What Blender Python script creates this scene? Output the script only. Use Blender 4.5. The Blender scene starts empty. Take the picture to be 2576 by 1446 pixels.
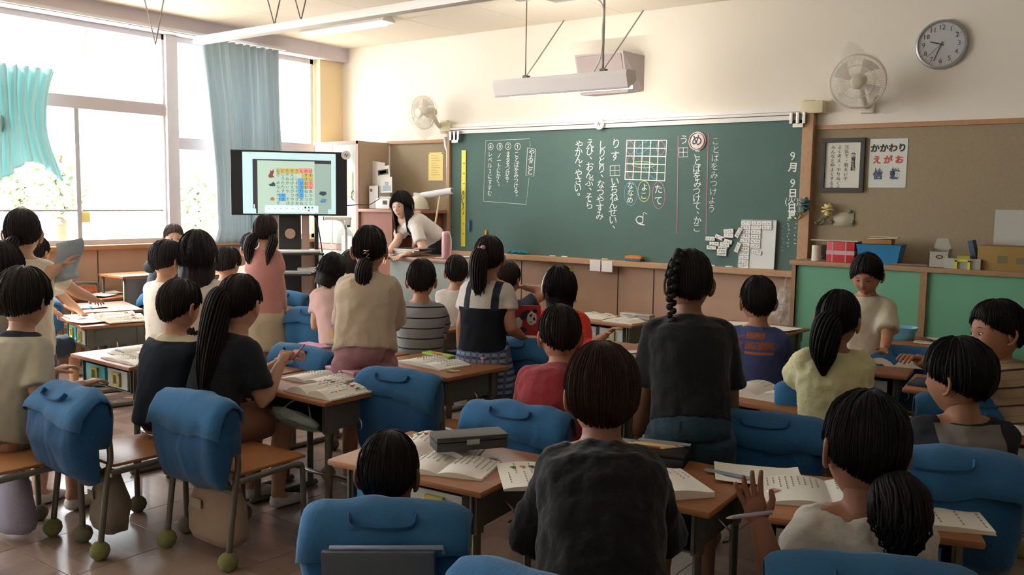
import bpy, bmesh, math, random
from mathutils import Vector, Matrix, Quaternion, noise
R = random.Random(7)
PI = math.pi
sc = bpy.context.scene
COL = sc.collection
def V(*a): return Vector(a)
# ---------------------------------------------------------------- camera
F = 2254.7
CAM = V(7.7125, -7.0280, 1.4597)
yaw, pitch, roll = 0.6451, 0.0989, 0.0146
FW = V(-math.sin(yaw)*math.cos(pitch), math.cos(yaw)*math.cos(pitch), -math.sin(pitch))
_rt = V(math.cos(yaw), math.sin(yaw), 0); _up = _rt.cross(FW)
RT = math.cos(roll)*_rt + math.sin(roll)*_up
UP = -math.sin(roll)*_rt + math.cos(roll)*_up
cd = bpy.data.cameras.new('camera'); cam = bpy.data.objects.new('camera', cd); COL.objects.link(cam)
cd.sensor_width = 36; cd.lens = F/2576*36; cd.clip_start = .05; cd.clip_end = 200
cam.matrix_world = Matrix(((RT.x,UP.x,-FW.x,CAM.x),(RT.y,UP.y,-FW.y,CAM.y),(RT.z,UP.z,-FW.z,CAM.z),(0,0,0,1)))
sc.camera = cam
def ray(x, y): return FW + RT*((x-1288)/F) - UP*((y-723)/F)
def at(x, y, d): return CAM + ray(x, y)*d            # point d metres deep
def onx(x, y, v): r = ray(x, y); return CAM + r*((v-CAM.x)/r.x)
def ony(x, y, v): r = ray(x, y); return CAM + r*((v-CAM.y)/r.y)
def onz(x, y, v): r = ray(x, y); return CAM + r*((v-CAM.z)/r.z)
# ---------------------------------------------------------------- world, sun, exposure
w = bpy.data.worlds.new('sky'); sc.world = w; w.use_nodes = True
nt = w.node_tree; nt.nodes.clear()
wo = nt.nodes.new('ShaderNodeOutputWorld'); bg = nt.nodes.new('ShaderNodeBackground')
sky = nt.nodes.new('ShaderNodeTexSky'); sky.sky_type = 'HOSEK_WILKIE'; sky.turbidity = 6; sky.ground_albedo = .5
SUN = V(-.62, -.56, .80).normalized(); sky.sun_direction = SUN
mixs = nt.nodes.new('ShaderNodeMix'); mixs.data_type = 'RGBA'; mixs.inputs[0].default_value = .75
mixs.inputs[7].default_value = (.92, .97, 1, 1)
nt.links.new(sky.outputs[0], mixs.inputs[6]); nt.links.new(mixs.outputs[2], bg.inputs[0])
nt.links.new(bg.outputs[0], wo.inputs[0]); bg.inputs[1].default_value = 13
sl = bpy.data.lights.new('sun', 'SUN'); sl.energy = 7; sl.angle = .02; sl.color = (1, .95, .86)
so = bpy.data.objects.new('sun', sl); COL.objects.link(so); so.rotation_euler = SUN.to_track_quat('Z', 'Y').to_euler(); so.location = (-6, -8, 8)
sc.view_settings.view_transform = 'Standard'; sc.view_settings.look = 'None'
sc.view_settings.gamma = 1; sc.view_settings.use_curve_mapping = False
sc.view_settings.exposure = 0.38
sc.cycles.use_denoising = True
sc.cycles.max_bounces = 8; sc.cycles.transparent_max_bounces = 12
try: sc.cycles.sample_clamp_indirect = 6
except Exception: pass
# ---------------------------------------------------------------- materials
MATS = {}
def lin(c):
    def f(v): return v/12.92 if v <= .04045 else ((v+.055)/1.055)**2.4
    if isinstance(c, str): c = tuple(int(c[i:i+2], 16)/255 for i in (0, 2, 4))
    return (f(c[0]), f(c[1]), f(c[2]), 1)
def mat(name, col, rough=.6, metal=0, spec=.5, noise_amt=0, nscale=8, bump=0, bscale=40, col2=None, stretch=None, trans=0, alpha=1, emit=0, sheen=0, coord='Object', subsurf=0):
    if name in MATS: return MATS[name]
    m = bpy.data.materials.new(name); m.use_nodes = True; MATS[name] = m
    n = m.node_tree.nodes; l = m.node_tree.links; b = n['Principled BSDF']
    c = lin(col); b.inputs['Base Color'].default_value = c; b.inputs['Roughness'].default_value = rough
    b.inputs['Metallic'].default_value = metal; b.inputs['Specular IOR Level'].default_value = spec
    m.diffuse_color = c
    if trans: b.inputs['Transmission Weight'].default_value = trans; b.inputs['IOR'].default_value = 1.3
    if alpha < 1: b.inputs['Alpha'].default_value = alpha
    if emit: b.inputs['Emission Color'].default_value = c; b.inputs['Emission Strength'].default_value = emit
    if sheen: b.inputs['Sheen Weight'].default_value = sheen
    if noise_amt or bump:
        tc = n.new('ShaderNodeTexCoord'); mp = n.new('ShaderNodeMapping'); l.new(tc.outputs[coord], mp.inputs[0])
        if stretch: mp.inputs['Scale'].default_value = stretch
    if noise_amt:
        nz = n.new('ShaderNodeTexNoise'); nz.inputs['Scale'].default_value = nscale; nz.inputs['Detail'].default_value = 5
        l.new(mp.outputs[0], nz.inputs[0])
        mx = n.new('ShaderNodeMix'); mx.data_type = 'RGBA'; l.new(nz.outputs[0], mx.inputs[0])
        d = lin(col2) if col2 else tuple(v*(1-noise_amt) for v in c[:3])+(1,)
        mx.inputs[6].default_value = d; mx.inputs[7].default_value = tuple(min(1, v*(1+noise_amt*.6)) for v in c[:3])+(1,) if not col2 else c
        l.new(mx.outputs[2], b.inputs['Base Color'])
    if bump:
        nb = n.new('ShaderNodeTexNoise'); nb.inputs['Scale'].default_value = bscale; l.new(mp.outputs[0], nb.inputs[0])
        bp = n.new('ShaderNodeBump'); bp.inputs['Strength'].default_value = bump; bp.inputs['Distance'].default_value = .01
        l.new(nb.outputs[0], bp.inputs['Height']); l.new(bp.outputs[0], b.inputs['Normal'])
    return m
def cloth(name, col, **k): return mat('cloth_'+name, col, rough=.9, spec=.15, noise_amt=.12, nscale=14, bump=.25, bscale=90, sheen=.15, **k)
# ---------------------------------------------------------------- mesh helpers
def link(name, me, m, parent=None, smooth=False):
    o = bpy.data.objects.new(name, me); COL.objects.link(o)
    if m is not None:
        for x in (m if isinstance(m, (list, tuple)) else [m]): me.materials.append(x)
    if parent: o.parent = parent
    if smooth:
        for p in me.polygons: p.use_smooth = True
    return o
def obj(name, bm, m, parent=None, smooth=False, angle=None):
    me = bpy.data.meshes.new(name); bmesh.ops.recalc_face_normals(bm, faces=bm.faces[:]); bm.to_mesh(me); bm.free()
    o = link(name, me, m, parent, smooth or angle is not None)
    if angle is not None: me.set_sharp_from_angle(angle=math.radians(angle))
    return o
def tag(o, label=None, cat=None, group=None, kind=None):
    if label: o['label'] = label
    if cat: o['category'] = cat
    if group: o['group'] = group
    if kind: o['kind'] = kind
    return o
def empty(name, loc=(0, 0, 0), rz=0, label=None, cat=None, group=None, kind=None):
    o = bpy.data.objects.new(name, None); COL.objects.link(o); o.location = loc; o.rotation_euler = (0, 0, rz)
    o.empty_display_size = .1
    return tag(o, label, cat, group, kind)
def bx(bm, a, b, M=None, bev=0, mi=0):
    """box between corners a and b, optional matrix, bevel"""
    a = V(*a); b = V(*b); c = (a+b)/2; s = b-a
    r = bmesh.ops.create_cube(bm, size=1); vs = r['verts']
    bmesh.ops.scale(bm, vec=V(abs(s.x), abs(s.y), abs(s.z)), verts=vs); bmesh.ops.translate(bm, vec=c, verts=vs)
    fs = set(f for v in vs for f in v.link_faces)
    if bev:
        es = list(set(e for v in vs for e in v.link_edges))
        rr = bmesh.ops.bevel(bm, geom=es, offset=bev, segments=2, affect='EDGES', profile=.6)
        fs = set(rr['faces'])|set(f for v in rr['verts'] for f in v.link_faces); vs = list(set(v for f in fs for v in f.verts))
    for f in fs: f.material_index = mi
    if M is not None: bmesh.ops.transform(bm, matrix=M, verts=vs)
    return vs
def box(name, a, b, m, parent=None, bev=0, M=None):
    bm = bmesh.new(); bx(bm, a, b, M, bev); return obj(name, bm, m, parent, smooth=False, angle=35 if bev else None)
def loft(bm, rings, n=12, cap=True, mi=0, close=True):
    """rings: (center, axisX, axisY)"""
    rows = []
    for c, ax, ay in rings:
        rows.append([bm.verts.new(c+ax*math.cos(2*PI*i/n)+ay*math.sin(2*PI*i/n)) for i in range(n)])
    for a, b in zip(rows, rows[1:]):
        for i in range(n):
            f = bm.faces.new((a[i], a[(i+1) % n], b[(i+1) % n], b[i])); f.material_index = mi
    if cap:
        f = bm.faces.new(rows[0][::-1]); f.material_index = mi
        f = bm.faces.new(rows[-1]); f.material_index = mi
    return rows
def frames(pts, ref=None):
    ts = []
    for i in range(len(pts)):
        a = pts[max(0, i-1)]; b = pts[min(len(pts)-1, i+1)]
        t = (b-a); ts.append(t.normalized() if t.length > 1e-9 else V(0, 0, 1))
    x = ref or (V(1, 0, 0) if abs(ts[0].x) < .8 else V(0, 1, 0))
    out = []
    for t in ts:
        x = (x - t*x.dot(t)); x = x.normalized() if x.length > 1e-6 else t.orthogonal().normalized()
        out.append((x.copy(), t.cross(x)))
    return out
def tube(bm, pts, r, n=8, mi=0, flat=1., ref=None, rnd=False):
    pts = [V(*p) for p in pts]
    rr = list(r) if isinstance(r, (list, tuple)) else [r]*len(pts)
    if rnd:  # rounded ends
        d0 = (pts[0]-pts[1]).normalized(); d1 = (pts[-1]-pts[-2]).normalized()
        pts = [pts[0]+d0*rr[0]*.9, pts[0]+d0*rr[0]*.6]+pts+[pts[-1]+d1*rr[-1]*.6, pts[-1]+d1*rr[-1]*.9]
        rr = [rr[0]*.35, rr[0]*.8]+rr+[rr[-1]*.8, rr[-1]*.35]
    fr = frames(pts, ref)
    return loft(bm, [(p, fx*q, fy*q*flat) for p, (fx, fy), q in zip(pts, fr, rr)], n, True, mi)
def ball(bm, c, rad, sub=2, mi=0, M=None):
    r = bmesh.ops.create_icosphere(bm, subdivisions=sub, radius=1)
    rad = V(rad, rad, rad) if not isinstance(rad, (tuple, list, Vector)) else V(*rad)
    bmesh.ops.scale(bm, vec=rad, verts=r['verts'])
    if M is not None: bmesh.ops.transform(bm, matrix=M, verts=r['verts'])
    bmesh.ops.translate(bm, vec=V(*c), verts=r['verts'])
    for f in set(f for v in r['verts'] for f in v.link_faces): f.material_index = mi; f.smooth = True
    return r['verts']
def prism(bm, poly, y0, y1, M=None, mi=0):
    """poly of (x,z), extruded from y0 to y1"""
    a = [bm.verts.new((x, y0, z)) for x, z in poly]; b = [bm.verts.new((x, y1, z)) for x, z in poly]
    fs = [bm.faces.new(a), bm.faces.new(b[::-1])]
    for i in range(len(a)): fs.append(bm.faces.new((a[i-1], b[i-1], b[i], a[i])))
    for f in fs: f.material_index = mi
    if M is not None: bmesh.ops.transform(bm, matrix=M, verts=a+b)
def smoothp(pts, k=4):
    """catmull-rom resample"""
    pts = [V(*p) for p in pts]; out = []
    for i in range(len(pts)-1):
        p0 = pts[max(0, i-1)]; p1 = pts[i]; p2 = pts[i+1]; p3 = pts[min(len(pts)-1, i+2)]
        for j in range(k):
            t = j/k
            out.append(.5*((2*p1)+(p2-p0)*t+(2*p0-5*p1+4*p2-p3)*t*t+(3*p1-p0-3*p2+p3)*t**3))
    out.append(pts[-1]); return out
TXT = {}
def text(name, s, size, M, m, parent, ext=.0006, align='CENTER', spacing=1., shear=0, bold=0):
    key = (s, round(size, 4), m.name, ext, align, round(bold, 4))
    if key not in TXT:
        c = bpy.data.curves.new(name, 'FONT'); c.body = s; c.size = size; c.extrude = ext; c.align_x = align; c.align_y = 'CENTER'
        c.space_line = spacing; c.offset = bold; c.resolution_u = 2
        t = bpy.data.objects.new('t', c); me = bpy.data.meshes.new_from_object(t); me.name = name; bpy.data.objects.remove(t); bpy.data.curves.remove(c)
        me.materials.clear(); me.materials.append(m); TXT[key] = me
    o = bpy.data.objects.new(name, TXT[key]); COL.objects.link(o)
    if parent: o.parent = parent
    o.matrix_basis = M
    return o
def wallM(x, z, y, rot=0):  # text plane facing -y
    return Matrix.Translation((x, y, z)) @ Matrix.Rotation(rot, 4, 'Y') @ Matrix.Rotation(PI/2, 4, 'X')
def copy_tree(o, parent=None):
    c = o.copy(); COL.objects.link(c); c.parent = parent
    for ch in list(o.children): copy_tree(ch, c)
    return c
# common materials
M_metal = mat('desk_steel', '6f7268', rough=.45, metal=.3, noise_amt=.15)
M_chrome = mat('bright_steel', 'b8b8b4', rough=.25, metal=.9)
M_white = mat('white_paint', 'e9e7e2', rough=.5)
M_black = mat('black_plastic', '1d1e20', rough=.45)
M_dark = mat('dark_rubber', '2a2a2a', rough=.8)
# ---------------------------------------------------------------- room shell
XR, YB, H = 9.3, -8.8, 3.09
def wood(name, col, col2, rough=.4, scale=(1, 8, 8), ns=6):
    return mat(name, col, rough=rough, noise_amt=.2, nscale=ns, col2=col2, stretch=scale, spec=.4)
M_wall = mat('wall_cream_plaster', 'ece4d6', rough=.85, noise_amt=.03, nscale=3)
M_beige = mat('pillar_beige', 'e8d3a8', rough=.8)
M_pink = wood('lower_wall_ply', 'c3a187', 'b3907a', .6, (1.5, 1.5, .3), 4)
M_trim = wood('trim_wood', 'b98a62', 'a0744f', .5, (6, 6, 6), 5)
M_cork = mat('cork_cloth', '9d8c72', rough=.95, noise_amt=.18, nscale=60)
M_lilac = mat('beam_lilac_grey', 'c9c0c6', rough=.7)
M_alu = mat('aluminium_sash', 'c8c9cf', rough=.4, metal=.4)
M_grout = mat('floor_joint', '4a382c', rough=.7)
M_ceil = mat('ceiling_board', 'e9dfcf', rough=.9, noise_amt=.05, nscale=40)
def struct(o): o['kind'] = 'structure'; return o
# parquet tile material
def tilemat(i):
    m = bpy.data.materials.new('parquet_tile_%d' % i); m.use_nodes = True
    n = m.node_tree.nodes; l = m.node_tree.links; b = n['Principled BSDF']
    tc = n.new('ShaderNodeTexCoord'); mp = n.new('ShaderNodeMapping'); l.new(tc.outputs['Object'], mp.inputs[0])
    if i: mp.inputs['Rotation'].default_value = (0, 0, PI/2)
    sxy = n.new('ShaderNodeSeparateXYZ'); l.new(mp.outputs[0], sxy.inputs[0])
    mu = n.new('ShaderNodeMath'); mu.operation = 'MULTIPLY'; mu.inputs[1].default_value = 1/.0897; l.new(sxy.outputs[1], mu.inputs[0])
    ad = n.new('ShaderNodeMath'); ad.operation = 'ADD'; ad.inputs[1].default_value = .5; l.new(mu.outputs[0], ad.inputs[0])
    fl = n.new('ShaderNodeMath'); fl.operation = 'FLOOR'; l.new(ad.outputs[0], fl.inputs[0])
    oi = n.new('ShaderNodeObjectInfo'); ad2 = n.new('ShaderNodeMath'); ad2.operation = 'MULTIPLY_ADD'; ad2.inputs[1].default_value = 37.; l.new(oi.outputs['Random'], ad2.inputs[0]); l.new(fl.outputs[0], ad2.inputs[2])
    wn = n.new('ShaderNodeTexWhiteNoise'); wn.noise_dimensions = '1D'; l.new(ad2.outputs[0], wn.inputs['W'])
    br = n.new('ShaderNodeMix'); br.data_type = 'RGBA'; br.inputs[6].default_value = lin('ac8d7b'); br.inputs[7].default_value = lin('8f6f5d'); l.new(wn.outputs[0], br.inputs[0])
    mp2 = n.new('ShaderNodeMapping'); l.new(mp.outputs[0], mp2.inputs[0]); mp2.inputs['Scale'].default_value = (3, 40, 1)
    nz = n.new('ShaderNodeTexNoise'); nz.inputs['Scale'].default_value = 3; nz.inputs['Detail'].default_value = 6; l.new(mp2.outputs[0], nz.inputs[0])
    mx = n.new('ShaderNodeMix'); mx.data_type = 'RGBA'; mx.blend_type = 'MULTIPLY'; mx.inputs[0].default_value = .5
    l.new(br.outputs[2], mx.inputs[6]); l.new(nz.outputs[0], mx.inputs[7]); 
    hs = n.new('ShaderNodeBrightContrast'); hs.inputs[1].default_value = .09; l.new(mx.outputs[2], hs.inputs[0]); l.new(hs.outputs[0], b.inputs['Base Color'])
    nr = n.new('ShaderNodeTexNoise'); nr.inputs['Scale'].default_value = 5; l.new(tc.outputs['Object'], nr.inputs[0])
    mr = n.new('ShaderNodeMapRange'); mr.inputs[3].default_value = .14; mr.inputs[4].default_value = .34; l.new(nr.outputs[0], mr.inputs[0]); l.new(mr.outputs[0], b.inputs['Roughness'])
    bp = n.new('ShaderNodeBump'); bp.inputs['Strength'].default_value = .12; bp.inputs['Distance'].default_value = .004; l.new(nr.outputs[0], bp.inputs['Height']); l.new(bp.outputs[0], b.inputs['Normal'])
    b.inputs['Coat Weight'].default_value = .35; b.inputs['Coat Roughness'].default_value = .12
    return m
floor = struct(box('floor', (-.3, YB, -.06), (XR, 0, -.004), M_grout))
TM = [tilemat(0), tilemat(1)]
T = .45
tm = []
for k in range(2):
    bm = bmesh.new(); bx(bm, (-T/2+.0015, -T/2+.0015, -.0055), (T/2-.0015, T/2-.0015, 0), bev=.0012)
    me = bpy.data.meshes.new('tile'); bm.to_mesh(me); bm.free(); me.materials.append(TM[k]); tm.append(me)
cells = []
for i in range(21):
    for j in range(20):
        x = T*(i+.5)-.1; y = -T*(j+.5)
        if x > XR or y < YB: continue
        d = (V(x, y, 0)-CAM); z = d.dot(FW); vis = False
        if z > .8:
            u = 1288+F*d.dot(RT)/z; v = 723-F*d.dot(UP)/z
            vis = -250 < u < 2830 and v < 1800
        cells.append((not vis, z, x, y, (i+j) % 2))
cells.sort()
for n_, (nv, z, x, y, k) in enumerate(cells):
    if n_ < 290 and not nv:
        o = bpy.data.objects.new('tile', tm[k]); COL.objects.link(o); o.parent = floor; o.location = (x, y, 0)
rest = [c for n_, c in enumerate(cells) if n_ >= 290 or c[0]]
for k in range(2):
    bm = bmesh.new()
    for nv, z, x, y, kk in rest:
        if kk == k: bx(bm, (x-T/2+.0015, y-T/2+.0015, -.0055), (x+T/2-.0015, y+T/2-.0015, 0))
    tag(obj('tile_field', bm, TM[k], floor), kind='stuff')
# ceiling with boards
ceil = struct(box('ceiling', (-.3, YB, H+.012), (XR, 0, H+.1), mat('ceiling_joint', 'b9ae9e', rough=.9)))
bm = bmesh.new(); P = .91
bx(bm, (-P/2+.002, -P/2+.002, 0), (P/2-.002, P/2-.002, .011)); me = bpy.data.meshes.new('panel'); bm.to_mesh(me); bm.free(); me.materials.append(M_ceil)
for i in range(10):
    for j in range(10):
        o = bpy.data.objects.new('panel', me); COL.objects.link(o); o.parent = ceil; o.location = (P*(i+.5)-.02, -P*(j+.5)+.02 if j else -P*.5+.0, H)
# walls
wf = struct(box('wall_front', (-.3, 0, 0), (XR+.1, .15, H+.1), M_wall))
struct(box('wall_right', (XR, YB, 0), (XR+.12, 0, H), mat('side_wall_low_bounce', '8f7f68', rough=.9)))  # unseen right wall, made-up dark colour to cut bounce light
struct(box('wall_back', (-.3, YB-.12, 0), (XR, YB, H), M_wall))
wl = struct(box('wall_left', (-.22, YB, -.0), (0, -.33, .955), M_pink))
struct(box('trim_1', (-.22, -.33, 0), (.0, 0, H), M_beige))                # beige corner pillar
struct(box('trim_2', (-.22, YB, 2.94), (.10, .0, H), M_lilac))          # beam over the windows
struct(box('trim_3', (-.25, YB, .955), (.05, -.33, .995), M_trim, bev=.006))   # window sill
for k, yy in enumerate([-1.0, -1.95, -2.9, -3.85, -4.8]):
    struct(box('trim_%d' % (4+k), (.0, yy-.004, .0), (.004, yy+.004, .95), M_grout))
struct(box('baseboard_left', (0, YB, 0), (.015, -.33, .09), M_trim))
struct(box('baseboard_front', (0, -.015, 0), (XR, 0, .1), M_trim))
# lower front wall of ply with joints, cork fields, rails
struct(box('trim_10', (0, -.02, .1), (5.25, -.001, .9), M_pink))
for k, px in enumerate((1312, 1555, 1645)):
    x = ony(px, 700, -.02).x; struct(box('trim_%d' % (11+k), (x-.004, -.024, .1), (x+.004, -.019, .86), M_grout))
struct(box('trim_15', (.72, -.012, 1.0), (1.66, 0, 2.02), M_cork))
struct(box('trim_16', (5.34, -.012, .9), (XR, 0, 2.02), M_cork))
struct(box('trim_17', (.72, -.03, 2.02), (1.66, 0, 2.055), M_trim, bev=.003))
struct(box('trim_18', (5.34, -.03, 2.02), (XR, 0, 2.055), M_trim, bev=.003))
struct(box('trim_19', (.73, -.02, .95), (.76, 0, 2.03), M_white))
# windows: frames and glass, one structure per bay
def glassmat():
    m = bpy.data.materials.new('window_glass'); m.use_nodes = True; n = m.node_tree.nodes; l = m.node_tree.links; n.clear()
    o = n.new('ShaderNodeOutputMaterial'); t = n.new('ShaderNodeBsdfTransparent'); g = n.new('ShaderNodeBsdfGlossy'); g.inputs['Roughness'].default_value = .02
    mx = n.new('ShaderNodeMixShader'); mx.inputs[0].default_value = .04
    l.new(t.outputs[0], mx.inputs[1]); l.new(g.outputs[0], mx.inputs[2]); l.new(mx.outputs[0], o.inputs[0]); return m
M_glass = glassmat()
def window(n, y0, y1, ztr, mids, rail=None):
    root = tag(empty('window_%d' % n, (-.12, (y0+y1)/2, .99)), kind='structure'); a = (y1-y0)/2
    bm = bmesh.new()
    bx(bm, (-.04, -a, 0), (.04, a, .05)); bx(bm, (-.04, -a, 1.9), (.04, a, 1.95)); bx(bm, (-.04, -a, 0), (.04, -a+.04, 1.95)); bx(bm, (-.04, a-.04, 0), (.04, a, 1.95))
    obj('frame', bm, M_alu, root)
    box('transom', (-.05, -a, ztr-.99-.055), (.05, a, ztr-.99+.055), M_lilac, root)
    for q in mids: box('sash', (-.025, q-(y0+y1)/2-.02, .05), (.025, q-(y0+y1)/2+.02, ztr-1.045), M_alu, root)
    ys = [-a+.04]+[q-(y0+y1)/2 for q in mids]+[a-.04]
    for u, v in zip(ys, ys[1:]):
        box('pane', (-.004, u, .05), (.004, v, ztr-1.045), M_glass, root)
        if rail: box('rail', (.03, u+.02, rail-.99-.008), (.045, v-.02, rail-.99+.008), M_alu, root)
    box('pane', (-.004, -a+.04, ztr-.935), (.004, a-.04, 1.9), M_glass, root)
    return root
window(1, -1.02, -.36, 1.97, [])
window(2, -2.06, -1.02, 1.94, [])
window(3, -4.0, -2.14, 2.24, [-3.0], 1.3)
window(4, -6.0, -4.08, 2.24, [-5.0], 1.3)
window(5, -8.7, -6.08, 2.24, [-7.4], 1.3)
for k, y in enumerate((-2.10, -4.04, -6.04)):
    struct(box('trim_%d' % (21+k), (-.2, y-.06, .99), (-.04, y+.06, 2.95), mat('mullion_white', 'dcd9de', rough=.6)))
# light coloured ledge outside and the wing wall
struct(box('trim_25', (-2.4, .02, -1), (-.22, .3, 3.6), mat('outer_wall', 'e3cdb0', rough=.9)))
struct(box('trim_26', (-9.5, -22, -.3), (-.3, 8, -.1), mat('yard_sand', 'e8dfcf', rough=1)))
# ---------------------------------------------------------------- light: ceiling fixtures
def tube_light(name, p0, p1, label, power, z=None, hang=0):
    c = (p0+p1)/2; d = (p1-p0); L = d.length; a = math.atan2(d.y, d.x)
    e = empty(name, c, a, label, 'lamp')
    bm = bmesh.new(); prism(bm, [(-.045, .05), (.045, .05), (.09, 0), (-.09, 0)], -L/2, L/2, Matrix.Rotation(-PI/2, 4, 'Z')); obj('housing', bm, M_white, e)
    tm_ = mat('fluorescent_tube_%d' % int(power), 'f4f8ff', emit=power)
    bm = bmesh.new(); tube(bm, [(-L/2+.03, 0, -.018), (L/2-.03, 0, -.018)], .015, 10); obj('tube', bm, tm_, e, True)
    return e
tube_light('ceiling_lamp', V(.62, -1.06, H-.05), V(1.78, -1.06, H-.05), 'lit fluorescent ceiling lamp nearest the window corner above the television', 26)
for i, (x, y) in enumerate([(4.4, -3.2), (7.2, -3.2), (4.4, -5.6), (7.2, -5.6), (1.7, -5.6)]):
    tube_light('ceiling_lamp', V(x-.6, y, H-.05), V(x+.6, y, H-.05), 'lit fluorescent ceiling lamp over the %s of the desks, above the frame' % ('middle row', 'right side', 'middle back', 'right back', 'left back')[i], (11, 4, 11, 5, 11)[i])
# suspended white light rail with V hangers
e = empty('hanging_rail', (2.2, -2.79, 2.66), 0, 'long white rail hung on thin V-shaped rods below the ceiling', 'rail')
l0 = onz(500, 101, 2.66).x; y_ = -2.79
box('bar', (-1.1+.3, -.04, -.035), (4.2, .04, .02), M_white, e, bev=.006)
for px in (390, 690, 757, 205):
    x = ony(px, 60, y_).x-2.2
    bm = bmesh.new(); tube(bm, [(x-.16, 0, H-2.66), (x, 0, .02), (x+.16, 0, H-2.66)], .006, 6); obj('hanger', bm, mat('rod_grey', '9b948c', rough=.5, metal=.3), e, True)
# blackboard lamp
A = ony(1258, 225, -.9); B = ony(1592, 200, -.9)
e = empty('board_lamp', (A+B)/2, 0, 'white trough lamp hung on rods in front of the wall above the blackboard', 'lamp')
L = (B-A).x
bm = bmesh.new(); prism(bm, [(-.10, .065), (.04, .075), (.055, .0), (-.06, -.075), (-.075, -.06), (-.105, .03)], -L/2, L/2, Matrix.Rotation(-PI/2, 4, 'Z') @ Matrix.Scale(-1, 4, V(1, 0, 0)))
obj('housing', bm, mat('lamp_white', 'e6e0de', rough=.4), e)
bm = bmesh.new(); tube(bm, [(-L/2+.05, .075, -.045), (L/2-.05, .075, -.045)], .014, 10); obj('tube', bm, mat('board_tube', 'fff8ec', emit=55), e, True)
M_rod = mat('rod_grey', '9b948c')
C_ = e.location
for px, px2, py2 in ((1322, 1422, 45), (1516, 1622, 18)):
    x = ony(px, 190, -.9).x-C_.x
    q = ony(px2, py2, -.02)-C_
    bm = bmesh.new(); tube(bm, [(x, .0, .07), (x, 0, H-C_.z)], .006 if px < 1400 else .01, 6); obj('rod', bm, M_rod, e, True)
    bm = bmesh.new(); tube(bm, [(x, .0, .08), (q.x, .86, min(q.z, H-C_.z))], .006, 6); obj('rod', bm, M_rod, e, True)
    bm = bmesh.new(); bx(bm, (x-.02, -.02, .05), (x+.03, .03, .1), bev=.006); bx(bm, (x-.025, -.015, .03), (x+.0, .015, .07)); obj('clamp', bm, mat('clamp_grey', '77726c', metal=.5), e)
x = ony(1516, 190, -.9).x-C_.x
bm = bmesh.new(); tube(bm, smoothp([(x-.1, 0, .06), (x-.02, .0, .2), (x+.0, -.02, .4), (x, -.02, H-C_.z-.14), (x-.08, -.05, H-C_.z-.07), (x-.35, -.1, H-C_.z-.05)], 5), .008, 6); obj('cable', bm, M_white, e, True)
bm = bmesh.new(); bx(bm, (x-.75, -.16, H-C_.z-.03), (x-.2, -.1, H-C_.z-.012)); bx(bm, (x-.42, -.2, H-C_.z-.07), (x-.22, -.06, H-C_.z-.012)); obj('ceiling_mount', bm, mat('grey_plate', 'b5aca6'), e)
# speaker cabinet
s0 = ony(1467, 150, -.0); s1 = ony(1608, 140, 0)
e = empty('speaker_box', (3.56, -.0, 2.56), 0, 'grey wedge-shaped wall loudspeaker behind the blackboard lamp', 'speaker')
bm = bmesh.new()
f = [(-.30, .17), (.19, .17), (.19, -.17), (-.30, -.17)]
a = [bm.verts.new((x_, -.24 if z_ > 0 else -.13, z_)) for x_, z_ in f]; b = [bm.verts.new((x_, 0, z_)) for x_, z_ in [(-.22, .15), (.27, .15), (.27, -.15), (-.22, -.17)]]
bm.faces.new(a); bm.faces.new(b[::-1])
for i in range(4): bm.faces.new((a[i-1], b[i-1], b[i], a[i]))
obj('cabinet', bm, mat('speaker_grey', 'a99d9b', rough=.8), e)
bm = bmesh.new()
a = [V(-.28, -.243, .15), V(.17, -.243, .15), V(.17, -.14, -.15), V(-.28, -.14, -.15)]
vs = [bm.verts.new(p) for p in a]+[bm.verts.new(p+V(0, .012, 0)) for p in a]
bm.faces.new(vs[:4]); bm.faces.new(vs[7:3:-1])
for i in range(4): bm.faces.new((vs[(i-1) % 4], vs[4+(i-1) % 4], vs[4+i], vs[i]))
obj('grille', bm, mat('speaker_cloth', '9c8e8d', rough=.95, bump=.3, bscale=300), e)
# small dome sensor on beam
p = onx(803, 128, .06)
e = empty('ceiling_sensor', (p.x, p.y, p.z), 0, 'small round grey sensor under the beam in the window corner', 'sensor')
bm = bmesh.new(); tube(bm, [(0, 0, .03), (0, 0, 0), (0, 0, -.03)], [.055, .055, .045], 16); obj('base', bm, mat('sensor_grey', 'c9bdb8'), e, angle=40)
bm = bmesh.new(); ball(bm, (0, 0, -.03), (.035, .035, .025), 2); obj('dome', bm, mat('sensor_dark', '8a7f7d'), e, True)
# ---------------------------------------------------------------- curtains
def curtain(name, y0, y1, z1, zfun, x0, label, pleats, m, amp=.035, pull=None, seed=1):
    e = empty(name, (x0, (y0+y1)/2, z1), 0, label, 'curtain', 'window curtains')
    rr = random.Random(seed); nx = pleats*8; nz = 40; me = bpy.data.meshes.new('cloth'); vs = []; fs = []
    ph = [rr.uniform(-.4, .4) for _ in range(pleats+1)]
    for j in range(nz+1):
        t = j/nz
        for i in range(nx+1):
            s = i/nx; zb = zfun(s); z = (z1-zb)*(-t)
            yy, sq = (pull(s, t) if pull else (s, 1))
            y = (y0+(y1-y0)*yy)-(y0+y1)/2
            k = s*pleats; a = amp*(1-.25*t)*sq
            x = a*math.sin(2*PI*k+ph[int(k)]+.6*math.sin(3*t+s*5))+.35*a*math.sin(4.3*PI*k+2*t)+.012*noise.noise(V(s*6, t*4, seed))
            vs.append((x+.05*t*(sq if pull else 0), y, z))
    W = nx+1
    for j in range(nz):
        for i in range(nx): fs.append((j*W+i, j*W+i+1, (j+1)*W+i+1, (j+1)*W+i))
    me.from_pydata(vs, [], fs); o = link('cloth', me, m, e, True)
    md = o.modifiers.new('thick', 'SOLIDIFY'); md.thickness = .003
    return e
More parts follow.
